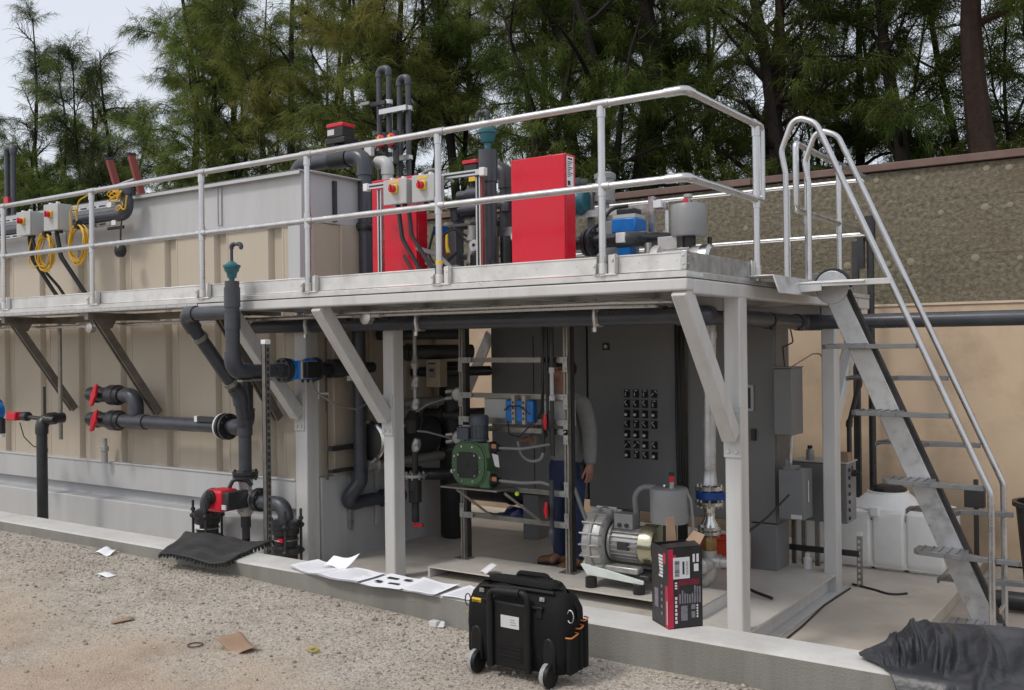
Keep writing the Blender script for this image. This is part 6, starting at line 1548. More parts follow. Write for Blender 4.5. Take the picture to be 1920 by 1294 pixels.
hose([(-2.95, 7.2, -.3), (-2.8, 7.3, -.42), (-2.6, 7.2, -.43)], .012, M_black, 'thin black cable on the floor by the steel riser', 'cable')
hose([(-2.42, 8.7, -.61), (-2.2, 8.6, -.612), (-2.05, 8.5, -.612), (-1.95, 8.62, -.612)], .010, M_black, 'black cord lying on the slab by the rear leg', 'cable')
b = MB(); b.tube([(-2.40, 8.56, SZ + .006), (-2.42, 7.9, SZ + .006), (-2.38, 7.2, SZ + .006), (-2.37, 6.5, SZ + .006)], .008, 6, bend=.1); solo('ground_cable', b, M_black, 'thin black cable along the foot of the skid end', 'cable', (-2.4, 7.5, SZ))
gb = thing('garden_bag', 'dark bag with yellow straps on the floor beyond the standing person', 'bag', (-4.3, 8.0, FZ))
b = MB(); b.ball((-4.30, 8.02, FZ + .10), .13, 14, (1.3, .7, .8)); b.build('bag_body', M_rubber, gb)
b = MB(); b.tube([(-4.40, 7.95, FZ + .02), (-4.33, 7.90, FZ + .14), (-4.22, 7.94, FZ + .18), (-4.18, 7.95, FZ + .05)], .012, 7, bend=.05); b.build('strap', M_yellow, gb)
# white tank and bin beyond the frame
wt = thing('white_tank', 'low white plastic tank with a black screw lid on the slab behind the stair', 'tank', (-2.5, 9.75, SZ))
def rrect(x0, x1, y0, y1, r, n=6):
    out = []
    for cx, cy, a0 in ((x1 - r, y1 - r, 0), (x0 + r, y1 - r, 90), (x0 + r, y0 + r, 180), (x1 - r, y0 + r, 270)):
        for i in range(n + 1):
            a = R_(a0 + 90 * i / n); out.append((cx + r * math.cos(a), cy + r * math.sin(a)))
    return out
def loft(b, rings):
    n = len(rings[0]); k = len(b.v)
    for r in rings: b.v += [tuple(p) for p in r]
    for i in range(len(rings) - 1):
        for j in range(n):
            j2 = (j + 1) % n; b.face(k + i * n + j, k + i * n + j2, k + (i + 1) * n + j2, k + (i + 1) * n + j)
    b.face(*[k + j for j in range(n)][::-1]); b.face(*[k + (len(rings) - 1) * n + j for j in range(n)])
b = MB()
for x0, x1 in ((-3.16, -2.80), (-2.785, -2.445), (-2.43, -2.145), (-2.13, -1.80)):
    rings = []
    for z, ins, in ((SZ + .004, .05), (SZ + .05, .01), (SZ + .10, .0), (-.14, .0), (-.09, .015), (-.07, .05)):
        e = 1.0 if x0 in (-3.16,) or x1 == -1.80 else .3
        rings.append([(x, y, z) for x, y in rrect(x0 + ins * (1 if x0 == -3.16 else .12), x1 - ins * (2.2 if x1 == -1.80 and z > -.25 else (1 if x1 == -1.80 else .12)), 9.38 + ins, 10.15 - ins, .03)])
    loft(b, rings)
b.box(-3.1, 9.40, SZ + .03, -1.86, 10.12, -.16); b.build('tank_shell', M_poly, wt)
b = MB(); b.lathe((-2.36, 9.72, -.14), (0, 0, 1), [(0, .34), (.08, .33), (.15, .25), (.20, .19), (.22, .185)], 28); b.build('dome', M_poly, wt)
b = MB(); b.lathe((-2.36, 9.72, .08), (0, 0, 1), [(0, .17), (.03, .165), (.05, .12)], 10); b.build('screw_lid', M_black, wt)
b = MB(); b.box(-2.44, 9.35, -.12, -2.36, 9.40, -.03); b.build('moulded_lug', M_poly, wt, bevel=.01)
bn = thing('black_bin', 'black tapered bin with a bright vest on top near the right edge', 'bin', (-1.0, 10.1, LZ))
b = MB(); b.lathe((-1.02, 10.1, LZ), (0, 0, 1), [(0, .24), (.7, .30), (.70, .33), (.74, .33), (.74, .29), (.1, .24)], 28); b.build('bin_body', M_black, bn)
cloth('safety_vest', [(-1.18, 9.92, .03), (-.85, 9.92, .03), (-.85, 10.2, .05), (-1.18, 10.2, .05)], 14, 12, lambda u, v: (0, 0, .05 + .06 * nz(u * 4, v * 4, 5)), M_hivis, 'lime high visibility vest lying in the black bin', 'vest')
b = MB(); b.tube([(-1.42, 8.9, -.63), (1.5, 8.9, -.63)], .075, 20); b.lathe((-1.43, 8.9, -.63), (1, 0, 0), [(0, .085), (.05, .085)], 20); solo('floor_pipe', b, M_pvcb, 'thick black pipe on the lower floor at the right edge', 'pipe', (0, 8.9, LZ))
b = MB(); b.box(-1.72, 10.35, LZ, -1.68, 10.40, .15); b.box(-1.80, 10.33, -.12, -1.62, 10.42, .06); solo('socket_post', b, M_dark, 'dark strut post with a black socket box in front of the tan wall', 'post', (-1.7, 10.37, LZ), bevel=.004)

# ================================================================ PERSON
def skin(name, verts, edges, radii, m, parent, root=0, lv=2):
    me = bpy.data.meshes.new(name); o_ = ORG[parent]
    me.from_pydata([tuple(Vector(v) - o_) for v in verts], edges, [])
    me.materials.append(m)
    o = bpy.data.objects.new(name, me); COL.objects.link(o); o.parent = parent; ORG[o] = o_
    o.modifiers.new('skin', 'SKIN').use_smooth_shade = True
    sl = me.skin_vertices[0]
    for i, r in enumerate(radii):
        sl.data[i].radius = (r, r) if not isinstance(r, tuple) else r
        sl.data[i].use_root = (i == root)
    s = o.modifiers.new('subdivision', 'SUBSURF'); s.levels = lv; s.render_levels = lv
    return o
PX0, PY0 = -4.50, 7.36
pn = thing('person', 'person in a dark grey sweatshirt, jeans and tan boots standing behind the rack', 'person', (PX0, PY0, FZ))
ca, sa = math.cos(R_(-14)), math.sin(R_(-14))
def W(x, y, z): return (PX0 + x * ca - y * sa, PY0 + x * sa + y * ca, FZ + z)
M_skin = mat('skin', (.36, .18, .13), .5, var=.06); M_sweat = mat('grey sweatshirt', (.24, .24, .24), .85, var=.12, scale=20, bump=.2, bscale=30)
M_jean = mat('blue denim', (.026, .042, .105), .8, var=.2, scale=14, bump=.15, bscale=80); M_boot = mat('tan boot leather', (.22, .105, .045), .6, var=.2, scale=14)
M_hair = mat('dark hair', (.02, .016, .014), .6, var=.2, scale=30)
V = [W(0, .01, .95), W(0, .0, 1.15), W(0, -.01, 1.36), W(0, .0, 1.50), W(0, -.02, 1.57), W(0, -.035, 1.64), W(0, -.03, 1.715), W(0, -.015, 1.775)]
E_ = [(i, i + 1) for i in range(7)]; RD = [.10, .10, .11, .08, .052, .068, .086, .072]
def lim(base, pts, rad):
    p = base
    for q, r in zip(pts, rad):
        V.append(W(*q)); RD.append(r); E_.append((p, len(V) - 1)); p = len(V) - 1
    return p
for s in (1, -1):
    lim(0, [(s * .10, .01, .88), (s * .115, -.01, .50), (s * .12, .03, .10), (s * .125, -.10, .045)], [.085, .055, .04, .035])
hl = lim(3, [(.19, .01, 1.47), (.25, .03, 1.20), (.285, .0, .95), (.29, -.01, .885)], [.055, .042, .03, .034])
hr = lim(3, [(-.19, .0, 1.47), (-.25, -.02, 1.20), (-.17, -.25, 1.12), (-.14, -.32, 1.14)], [.055, .042, .03, .034])
for base, c, dirs in ((hl, (.29, -.01, .85), [(-.005 + .0 * k, -.035 + .022 * k, -1) for k in range(4)]),):
    for k in range(4):
        o = (.29, -.04 + .02 * k, .845); L = (.07, .08, .075, .06)[k]
        lim(base, [o, (o[0] - .004, o[1] - .004, o[2] - L * .5), (o[0] - .018, o[1] - .012, o[2] - L)], [.010, .009, .008])
    lim(base, [(.275, -.05, .87), (.262, -.065, .835), (.258, -.066, .805)], [.012, .010, .008])
for k in range(4):
    o = (-.16 + .02 * k, -.35, 1.15); lim(hr, [o, (o[0] + .005, o[1] - .035, o[2] + .0), (o[0] + .008, o[1] - .055, o[2] - .025)], [.010, .009, .008])
lim(hr, [(-.115, -.335, 1.16), (-.10, -.365, 1.165)], [.012, .009])
lim(6, [(0, -.135, 1.69)], [.016])
for s in (1, -1): lim(6, [(s * .092, .0, 1.70)], [.018])
body = skin('body', V, E_, RD, M_skin, pn)
V2 = [W(0, .01, .86), W(0, .0, 1.08), W(0, -.01, 1.34), W(0, .0, 1.50), W(0, .005, 1.555)]; E2 = [(0, 1), (1, 2), (2, 3), (3, 4)]; R2 = [(.19, .155), (.18, .14), (.175, .13), (.12, .10), .075]
for pts in ([(.20, .01, 1.46), (.262, .03, 1.20), (.29, .0, .955), (.291, -.005, .925)], [(-.20, .0, 1.46), (-.262, -.02, 1.19), (-.17, -.25, 1.12), (-.16, -.27, 1.125)]):
    p = 3
    for q, r in zip(pts, (.085, .072, .055, .045)):
        V2.append(W(*q)); E2.append((p, len(V2) - 1)); R2.append(r); p = len(V2) - 1
skin('sweatshirt', V2, E2, R2, M_sweat, pn)
V3 = [W(0, .01, 1.02), W(0, .01, .88)]; E3 = [(0, 1)]; R3 = [.145, .15]
for s in (1, -1):
    p = 1
    for q, r in zip([(s * .095, .01, .80), (s * .112, -.01, .50), (s * .12, .03, .12), (s * .12, .03, .075)], (.105, .075, .066, .066)):
        V3.append(W(*q)); E3.append((p, len(V3) - 1)); R3.append(r); p = len(V3) - 1
skin('jeans', V3, E3, R3, M_jean, pn)
for s, tw in ((1, -.3), (-1, -1.0)):
    bx, by = s * .12, .03
    d = Vector((math.sin(tw), -math.cos(tw), 0)); sdv = Vector((d.y, -d.x, 0))
    b = MB(); rings = []
    for t, w_, h_ in ((-.09, .03, .05), (-.08, .042, .075), (-.02, .048, .11), (.05, .046, .095), (.11, .052, .07), (.17, .05, .062), (.20, .035, .045), (.212, .015, .03)):
        ring = []
        for i in range(12):
            a = 2 * math.pi * i / 12
            lx = Vector((bx, by, 0)) + d * t + sdv * (w_ * math.cos(a)); ring.append(W(lx.x, lx.y, .012 + h_ * .5 + h_ * .5 * math.sin(a)))
        rings.append(ring)
    loft(b, rings); b.tube([W(bx, by, .05), W(bx, by, .17)], .052, 12)
    bo = b.build('boot', M_boot, pn, ang=60)
    b = MB(); rings = []
    for z in (0, .022):
        rings.append([W(*(Vector((bx, by, z)) + d * (.06 + .155 * math.cos(a)) + sdv * .052 * math.sin(a))) for a in [2 * math.pi * i / 20 for i in range(20)]])
    loft(b, rings); b.build('sole', M_black, bo)
b = MB()
b.ball(W(0, .005, 1.745), .098, 18, (1.0, 1.05, .95))
ho = b.build('hair', M_hair, pn, ang=80)
b = MB(); b.ball(W(0, -.02, 1.80), .075, 14, (1.1, 1.1, .5)); b.build('fringe', M_hair, pn, ang=80)
for s in (1, -1):
    b = MB(); b.ball(W(s * .032, -.098, 1.715), .011, 8); b.build('eye', M_ink, pn)
    b = MB(); b.tube([W(s * .015, -.105, 1.742), W(s * .052, -.092, 1.742)], .005, 6); b.build('eyebrow', M_hair, pn)
b = MB(); b.tube([W(-.025, -.098, 1.645), W(0, -.103, 1.642), W(.025, -.098, 1.645)], .005, 6); b.build('mouth', mat('lips', (.25, .10, .08), .5), pn)
b = MB()
for dx in (0, .022, .048): b.box(*W(.055 + dx, -.205, 1.31), *W(.064 + dx, -.155, 1.355))
b.box(*W(.05, -.206, 1.345), *W(.13, -.156, 1.356)); b.box(*W(.06, -.206, 1.322), *W(.115, -.156, 1.33)); b.build('chest_logo', M_ink, pn)
b = MB(); b.box(*W(.235, -.075, .80), *W(.25, .0, .93)); solo('phone', b, M_black, 'black phone held in the hanging hand of the standing person', 'phone', W(.24, -.04, .8), bevel=.004)

# ================================================================ FOREGROUND
def lerp_path(pts, t):
    n = len(pts) - 1; x = min(n - 1e-6, max(0, t * n)); i = int(x)
    return Vector(pts[i]).lerp(Vector(pts[i + 1]), x - i)
# rolling tool bag
BGX0, BGX1, BGY0, BGY1 = -2.775, -2.24, 3.63, 3.81
tbg = thing('tool_bag', 'black wheeled tool bag with a yellow logo tag standing on the gravel', 'tool bag', (-2.52, 3.75, 0))
M_bag = mat('black nylon', (.007, .007, .0075), .75, var=.3, scale=12, bump=.35, bscale=220, dirt=(.018, .017, .016), dirt_amt=.4, dscale=6, spec=.2)
M_bagp = mat('black moulded plastic', (.008, .008, .0085), .5, var=.15, scale=14, spec=.3)
b = MB(); rings = []
for z, ix, iy in ((.045, .03, .03), (.06, .012, .012), (.12, .002, .0), (.22, -.004, -.01), (.32, .0, -.006), (.365, .012, .01), (.392, .03, .035), (.412, .06, .07), (.424, .10, .10)):
    rings.append([(x + .006 * nz(x * 9, z * 14, 2), y + .008 * nz(x * 8, z * 10, 3), z + .008 * nz(x * 8, y * 12, 6) * (z > .3) + .012 * (x + 2.52)) for x, y in rrect(BGX0 + ix, BGX1 - ix, BGY0 + iy, BGY1 - iy, .045, 7)])
rings2 = []
for r_ in rings:                                        # split the long sides so they can sag
    q = []
    for i in range(len(r_)):
        a_, c_ = Vector(r_[i]), Vector(r_[(i + 1) % len(r_)])
        m_ = 4 if (c_ - a_).length > .12 else 1
        q += [tuple(a_.lerp(c_, t / m_) + (Vector((0, 0, .010 * math.sin(t * 2.3 + a_.z * 30))) if m_ > 1 and a_.z > .3 else Vector())) for t in range(m_)]
    rings2.append(q)
loft(b, rings2); b.build('bag_body', M_bag, tbg, ang=70)
b = MB(); loft(b, [[(x, y, z + .012 * nz(x * 7, y * 7, 4) + .012 * (x + 2.52)) for x, y in rrect(BGX0 + .075 + i_, BGX1 - .075 - i_, BGY0 + .055 + i_, BGY1 - .045 - i_, .03)] for z, i_ in ((.41, 0), (.43, .004), (.438, .02))]); b.build('top_flap', M_bag, tbg, ang=60)
b = MB(); b.tube([(BGX0 + .07, BGY0 + .03, .39), (-2.52, BGY0 + .035, .402), (BGX1 - .07, BGY0 + .03, .405)], .008, 8); b.tube([(BGX0 + .06, BGY0 + .10, .428), (-2.52, BGY0 + .10, .437), (BGX1 - .08, BGY0 + .10, .437)], .006, 8); b.build('zip_piping', M_bagp, tbg)
b = MB(); b.tube([(-2.56, BGY1 - .07, .425), (-2.545, BGY1 - .07, .452), (-2.40, BGY1 - .07, .455), (-2.385, BGY1 - .07, .428)], .014, 8, bend=.02); b.build('carry_handle', M_bag, tbg)
b = MB(); b.box(-2.445, BGY0 + .09, .425, -2.375, BGY0 + .13, .447); b.build('handle_wrap', M_bag, tbg, bevel=.006)
b = MB(); b.box(-2.635, BGY0 - .014, .05, -2.405, BGY0 + .01, .345); b.build('back_panel', M_bagp, tbg, bevel=.008)
for xx in (-2.622, -2.418):
    b = MB(); b.tube([(xx, BGY0 - .022, .05), (xx, BGY0 - .022, .345)], .017, 12); b.build('handle_tube', M_bagp, tbg)
b = MB(); b.tube([(-2.622, BGY0 - .022, .335), (-2.622, BGY0 - .024, .392), (-2.418, BGY0 - .024, .400), (-2.418, BGY0 - .022, .335)], .014, 12, bend=.03); b.tube([(-2.585, BGY0 - .026, .394), (-2.455, BGY0 - .026, .400)], .018, 12); b.build('pull_handle', M_bagp, tbg)
for xx in (-2.67, -2.40):
    b = MB(); b.box(xx, BGY0 - .016, .335, xx + .055, BGY0, .348); b.box(xx + .02, BGY0 - .012, .295, xx + .05, BGY0, .335); b.build('handle_bracket', M_bagp, tbg, bevel=.003)
b = MB()
for i in range(4): b.box(-2.585, BGY0 - .018, .085 + i * .018, -2.455, BGY0 - .014, .093 + i * .018)
o_ = b.build('moulded_ribs', M_bagp, tbg); o_['kind'] = 'stuff'
b = MB(); b.box(-2.567, BGY0 - .0175, .232, -2.468, BGY0 - .0145, .287); lbo = b.build('address_label', M_silver, tbg)
b = MB()
for i in range(3): b.box(-2.515, BGY0 - .0185, .247 + i * .011, -2.48 - .006 * i, BGY0 - .0178, .250 + i * .011)
o_ = b.build('label_print', M_filter, lbo); o_['kind'] = 'stuff'
b = MB(); b.box(-2.738, BGY0 - .006, .315, -2.686, BGY0 + .002, .340); tg_ = b.build('logo_tag', M_yellow, tbg, bevel=.002)
text_mesh('DEWALT', .0125, M_ink, 'logo_text', tg_, (-2.712, BGY0 - .0072, .3275), (1, 0, 0), (0, 0, 1), .0006)
for xx in (-2.712, -2.32):
    b = MB(); b.prism([(xx - .032, BGY0 - .012, .06), (xx + .032, BGY0 - .012, .06), (xx + .034, BGY0 - .012, .17), (xx + .022, BGY0 - .012, .208), (xx, BGY0 - .012, .22), (xx - .022, BGY0 - .012, .208), (xx - .034, BGY0 - .012, .17)], (0, .03, 0)); b.build('wheel_guard', M_bagp, tbg, bevel=.01)
    b = MB(); b.lathe((xx - .017, BGY0 - .008, .052), (1, 0, 0), [(0, .040), (.003, .050), (.010, .053), (.030, .053), (.037, .050), (.040, .040)], 26)
    b.build('wheel', M_bagp, tbg)
    b = MB(); b.lathe((xx - .019, BGY0 - .008, .052), (1, 0, 0), [(0, .044), (.001, .052), (.008, .0545), (.022, .0545), (.023, .05)], 26)
    b.build('tyre', mat('worn grey rubber', (.30, .30, .30), .8, var=.35, scale=60), tbg)
# side pockets on the right end
for yy, z1, w_ in ((BGY0 + .015, .225, .07), (BGY0 + .09, .25, .04), (BGY0 + .135, .275, .04)):
    b = MB(); b.box(BGX1 - .008, yy, .06, BGX1 + .022, yy + w_, z1); pk = b.build('side_pocket', M_bag, tbg, bevel=.010)
    b = MB(); b.tube([(BGX1 - .004, yy - .001, z1 - .002), (BGX1 + .023, yy + .004, z1 - .002), (BGX1 + .023, yy + w_ - .004, z1 + .006), (BGX1 - .004, yy + w_, z1 + .006)], .0035, 7, bend=.01); b.build('orange_trim', mat('orange binding', (.55, .17, .03), .6), pk)
b = MB(); b.box(BGX0 - .022, BGY0 + .04, .07, BGX0 + .008, BGY0 + .17, .255); pk = b.build('side_pocket', M_bag, tbg, bevel=.01)
b = MB(); b.tube([(BGX0 - .022, BGY0 + .035, .255), (BGX0 - .022, BGY0 + .175, .255)], .0035, 7); b.build('trim', M_yellow, pk)
for xx, s_ in ((BGX0 - .012, -1), (BGX1 + .012, 1)):
    b = MB(); b.tube([(xx + .016 * math.cos(a * .524), BGY0 + .03, .315 + .028 * math.sin(a * .524)) for a in range(12)], .003, 6, loop=True); b.build('clip_ring', M_chrome if s_ > 0 else M_dark, tbg)
b = MB(); b.tube([(BGX1 - .01, BGY0 + .10, .36), (BGX1 + .012, BGY0 + .10, .33), (BGX1 + .014, BGY0 + .10, .29)], .010, 7); b.build('strap', M_bag, tbg)
for xx in (-2.69, -2.36):
    b = MB(); b.box(xx - .012, BGY0 + .006, .368, xx + .012, BGY0 + .014, .385); b.hexbolt((xx, BGY0 + .008, .378), (0, -1, 0), .006, .006); b.build('rivet', M_alucast, tbg)

# black and red cardboard box
bxo = thing('packaging_box', 'tall black and red cardboard box with a white barcode label on the kerb top', 'box', (-2.0, 4.23, KZ))
f0 = Vector((-2.0, 4.163, KZ)); ur = Vector((.107, .139, 0)).normalized(); ul = Vector((-ur.y, ur.x, 0)); BW, BD, BH = .178, .172, .375
M_bk = mat('black printed card', (.016, .014, .015), .38, var=.15, scale=12); M_rp = mat('red printed card', (.42, .012, .045), .38, var=.1); M_wp = mat('white print', (.62, .62, .64), .5); M_gp = mat('grey print', (.17, .165, .19), .5, var=.3, scale=60); M_dr = mat('dark red print', (.13, .008, .022), .4, var=.3, scale=30)
up = Vector((0, 0, 1))
def onbox(face, u0, z0, u1, z1, m, name, off=.0006, par=None, label=None):
    d, nn = (ur, -ul) if face == 'r' else (ul, -ur)
    a = f0 + d * u0 + up * z0 + nn * .0; b_ = MB()
    b_.prism([f0 + d * u0 + up * z0 + nn * off, f0 + d * u1 + up * z0 + nn * off, f0 + d * u1 + up * z1 + nn * off, f0 + d * u0 + up * z1 + nn * off], nn * .0005)
    return b_.build(name, m, par or bxo)
b = MB()
for a, c in (((0, 0), (BW, 0)), ((BW, 0), (BW, BD)), ((BW, BD), (0, BD)), ((0, BD), (0, 0))):
    p0 = f0 + ur * a[0] + ul * a[1]; p1 = f0 + ur * c[0] + ul * c[1]; nn = (p1 - p0).cross(up).normalized()
    b.prism([p0, p1, p1 + up * BH, p0 + up * BH], -nn * .004)
b.prism([f0 + up * .001, f0 + ur * BW + up * .001, f0 + ur * BW + ul * BD + up * .001, f0 + ul * BD + up * .001], up * .004)
b.build('carton', M_bk, bxo)
b = MB()
b.prism([f0 + ul * .01 + up * (BH), f0 + ul * .01 + ur * BW + up * (BH), f0 + ul * .075 + ur * BW + up * (BH + .012), f0 + ul * .075 + up * (BH + .004)], up * .003); b.build('front_flap', M_bk, bxo)
b = MB(); p0 = f0 + ur * (BW - .002) + up * BH
b.prism([p0 + ul * .02, p0 + ul * (BD - .02), p0 + ul * (BD - .03) + ur * .035 + up * .045, p0 + ul * .03 + ur * .035 + up * .045], up * .003); b.build('side_flap', M_card, bxo)
b = MB(); p0 = f0 + ul * (BD - .002) + up * BH
b.prism([p0 + ur * .08, p0 + ur * (BW - .045), p0 + ur * (BW - .05) + ul * .01 + up * .115, p0 + ur * .085 + ul * .01 + up * .11], ul * .003); b.build('back_flap', M_card, bxo)
onbox('r', .0, .004, .026, BH - .002, M_rp, 'red_stripe'); onbox('l', .0, .0, .028, .20, M_rp, 'red_stripe')
onbox('r', .026, .30, .040, .345, M_rp, 'red_stripe', .0009); onbox('l', .02, .30, .045, .35, M_rp, 'red_stripe', .0009)
rs_ = random.Random(4)
lb = onbox('r', .026, .232, .112, .332, M_wp, 'barcode_label', .0016)
for i in range(14): onbox('r', .034, .243 + i * .0055, .058, .243 + i * .0055 + rs_.choice((.002, .0032, .004)), M_ink, 'barcode', .0025, lb)
onbox('r', .074, .252, .084, .312, M_ink, 'label_block', .0025, lb)
for i in range(10): onbox('r', .092, .25 + i * .0065, .104, .2525 + i * .0065, M_gp, 'label_line', .0025, lb)
for i in range(7): onbox('r', .034 + .004 * 0, .025 + i * .0185, .046 - .002 * (i % 2), .025 + i * .0185 + .013, M_wp, 'white_lettering', .0014)
for i in range(3): onbox('r', .034, .185 + i * .012, .046, .193 + i * .012, M_wp, 'white_lettering', .0014)
for u0, z0, u1, z1 in ((.128, .305, .140, .343), (.148, .305, .160, .343), (.134, .262, .158, .297)): onbox('r', u0, z0, u1, z1, M_wp, 'white_panel', .0012)
for i in range(9): 
    u = .056 + i * .013; onbox('r', u, .115, u + .008, .115 + rs_.uniform(.035, .085), M_gp, 'tool_print', .0012)
onbox('r', .064, .035, .098, .105, M_gp, 'tool_print', .0012); onbox('r', .118, .085, .14, .108, M_gp, 'tool_print', .0012); onbox('r', .118, .045, .138, .075, M_gp, 'tool_print', .0012)
for i in range(5): onbox('r', .146, .045 + i * .013, .154, .054 + i * .013, M_wp, 'white_dots', .0014)
onbox('r', .052, .20, .165, .228, M_dr, 'red_fade', .0008); onbox('r', .05, .03, .056, .20, M_dr, 'red_fade', .0008)
for i in range(7):
    onbox('l', .050, .232 + i * .0155, .050 + rs_.uniform(.03, .045), .232 + i * .0155 + .0115, M_wp, 'white_lettering', .0012)
for i in range(9): onbox('l', .036, .255 + i * .008, .042, .259 + i * .008, M_gp, 'small_lettering', .0012)
for i in range(5):
    u = .055; z = .055 + i * .032; onbox('l', u, z, u + .018, z + .014, M_gp, 'small_picture', .0012)
onbox('l', .10, .08, .14, .17, M_gp, 'side_picture', .001)
onbox('l', .008, .02, .014, .13, M_wp, 'small_lettering', .0012)

# documents on the kerb
def sheet_stack(corners, n, label, curl=.006, seed=0, lift=None, marks=()):
    rs = random.Random(seed)
    t = thing('paper_stack', label, 'papers', (*((Vector(corners[0]) + Vector(corners[2])) / 2), KZ), 'papers laid out along the kerb')
    for k_ in range(n):
        z = KZ + .002 + .0026 * k_; ox, oy = rs.uniform(-.012, .012), rs.uniform(-.006, .006)
        c = [Vector((x + ox, y + oy, z)) for x, y in [q[:2] for q in corners]]
        b = MB(); N = 8; g_ = []
        for j in range(N + 1):
            for i in range(N + 1):
                u, v = i / N, j / N
                p = (c[0] * (1 - u) + c[1] * u) * (1 - v) + (c[3] * (1 - u) + c[2] * u) * v
                p.z += curl * (abs(u - .5) * 2) ** 3 * (.5 + .5 * rs.random() * 0 + .5 * (k_ / max(1, n))) + .003 * math.sin(u * 7 + v * 3 + seed)
                if lift and k_ == n - 1: p = p + Vector(lift(u, v))
                g_.append(p)
        kk = b.add(g_)
        for j in range(N):
            for i in range(N): a = kk + j * (N + 1) + i; b.face(a, a + 1, a + N + 2, a + N + 1)
        s_ = b.build('sheet', M_paper, t, ang=80)
        if k_ == n - 1 and not marks:
            b = MB()
            for ln in range(16):
                u1_ = rs.uniform(.55, .9); v0_ = .10 + ln * .05; q = []
                for i in range(9):
                    for vv in (v0_, v0_ + .012):
                        u = .10 + (u1_ - .10) * i / 8
                        p = (c[0] * (1 - u) + c[1] * u) * (1 - vv) + (c[3] * (1 - u) + c[2] * u) * vv
                        p.z += curl * (abs(u - .5) * 2) ** 3 * (.5 + .5 * (k_ / max(1, n))) + .003 * math.sin(u * 7 + vv * 3 + seed) + .0006
                        q.append(p)
                kq = b.add(q)
                for i in range(8): b.face(kq + 2 * i, kq + 2 * i + 2, kq + 2 * i + 3, kq + 2 * i + 1)
            tx_ = b.build('printed_lines', M_silver, s_); tx_['kind'] = 'stuff'
        if k_ == n - 1:
            for (u0, v0, u1, v1) in marks:
                b = MB(); q = []
                for u, v in ((u0, v0), (u1, v0), (u1, v1), (u0, v1)):
                    p = (c[0] * (1 - u) + c[1] * u) * (1 - v) + (c[3] * (1 - u) + c[2] * u) * v; p.z += .0045 + curl * (abs(u - .5) * 2) ** 3; q.append(p)
                b.prism(q, (0, 0, .0008)); b.build('printed_picture', M_ink, s_)
    return t
sheet_stack([(-4.47, 4.11), (-4.16, 4.05), (-4.13, 4.30), (-4.46, 4.33)], 4, 'left half of the thick open document on the kerb', .012, 1)
sheet_stack([(-4.19, 4.05), (-3.85, 4.03), (-3.86, 4.27), (-4.14, 4.30)], 6, 'thick sheaf of white pages left of the second frame leg', .006, 2)
sheet_stack([(-3.84, 4.04), (-3.56, 4.05), (-3.60, 4.31), (-3.85, 4.31)], 2, 'white sheet printed with four dark pictures on the kerb', .010, 3, marks=((.18, .62, .48, .74), (.62, .66, .84, .78), (.14, .26, .30, .38), (.48, .28, .76, .38)))
sheet_stack([(-3.57, 4.07), (-3.32, 4.06), (-3.33, 4.30), (-3.61, 4.32)], 3, 'blank white pages right of the printed sheet', .010, 4)
sheet_stack([(-3.30, 4.08), (-3.08, 4.10), (-3.10, 4.31), (-3.28, 4.32)], 2, 'white page partly hidden behind the tool bag', .008, 5)
cloth('raised_page', [(-4.29, 4.20, KZ + .02), (-4.14, 4.22, KZ + .02), (-4.08, 4.30, KZ + .095), (-4.26, 4.26, KZ + .065)], 10, 6, lambda u, v: (0, .012 * math.sin(v * 3), .012 * math.sin(u * 5 + v * 2)), M_paper, 'page of the open document standing up in the breeze', 'paper', .001)
cloth('loose_paper', [(-4.80, 6.46, PZ + .01), (-4.72, 6.44, PZ + .01), (-4.66, 6.52, PZ + .08), (-4.76, 6.54, PZ + .06)], 6, 5, lambda u, v: (0, 0, .01 * math.sin(u * 4)), M_paper, 'small folded paper on the plinth edge behind the tool bag', 'paper', .001)
# rubber mat hung over the kerb
mt = thing('rubber_mat', 'crumpled black rubber mat with studded edge draped over the kerb', 'mat', (-5.35, 4.2, KZ))
b = MB(); N = 40
c = [Vector((-5.50, 3.93, 0)), Vector((-4.92, 3.99, 0)), Vector((-5.12, 4.56, 0)), Vector((-5.84, 4.40, 0))]
top = []
for j in range(N + 1):
    for i in range(N + 1):
        u, v = i / N, j / N
        p = (c[0] * (1 - u) + c[1] * u) * (1 - v) + (c[3] * (1 - u) + c[2] * u) * v
        p.z = KZ + .018 + .026 * math.exp(-((v - .95 + .25 * u) / .22) ** 2) * (1 - u * .6) + .018 * math.sin(u * 4.6 + .6) * (1 - v * .5) + .012 * nz(u * 5, v * 5, 8) - .012 * max(0, (.25 - v) / .25) * (1 - .4 * u) + .02 * max(0, u - .8) / .2
        top.append(p)
kk = b.add(top)
for j in range(N):
    for i in range(N): a = kk + j * (N + 1) + i; b.face(a, a + 1, a + N + 2, a + N + 1)
mo_ = b.build('mat_sheet', M_rubber, mt, ang=60)
s_ = mo_.modifiers.new('thickness', 'SOLIDIFY'); s_.thickness = .011; s_.offset = -1
b = MB()
for i in range(22):
    p = top[int(i / 21 * N)]; b.tube([p + Vector((0, .004, -.012)), p + Vector((0, .0, -.028 - .006 * (i % 3 == 0)))], .011, 7, radii=[.012, .005])
for j in range(14):
    p = top[int((j / 13) * N) * (N + 1) + N]; b.tube([p + Vector((-.004, 0, -.012)), p + Vector((0, .0, -.036))], .011, 7, radii=[.012, .005])
o_ = b.build('studs', M_rubber, mt); o_['kind'] = 'stuff'
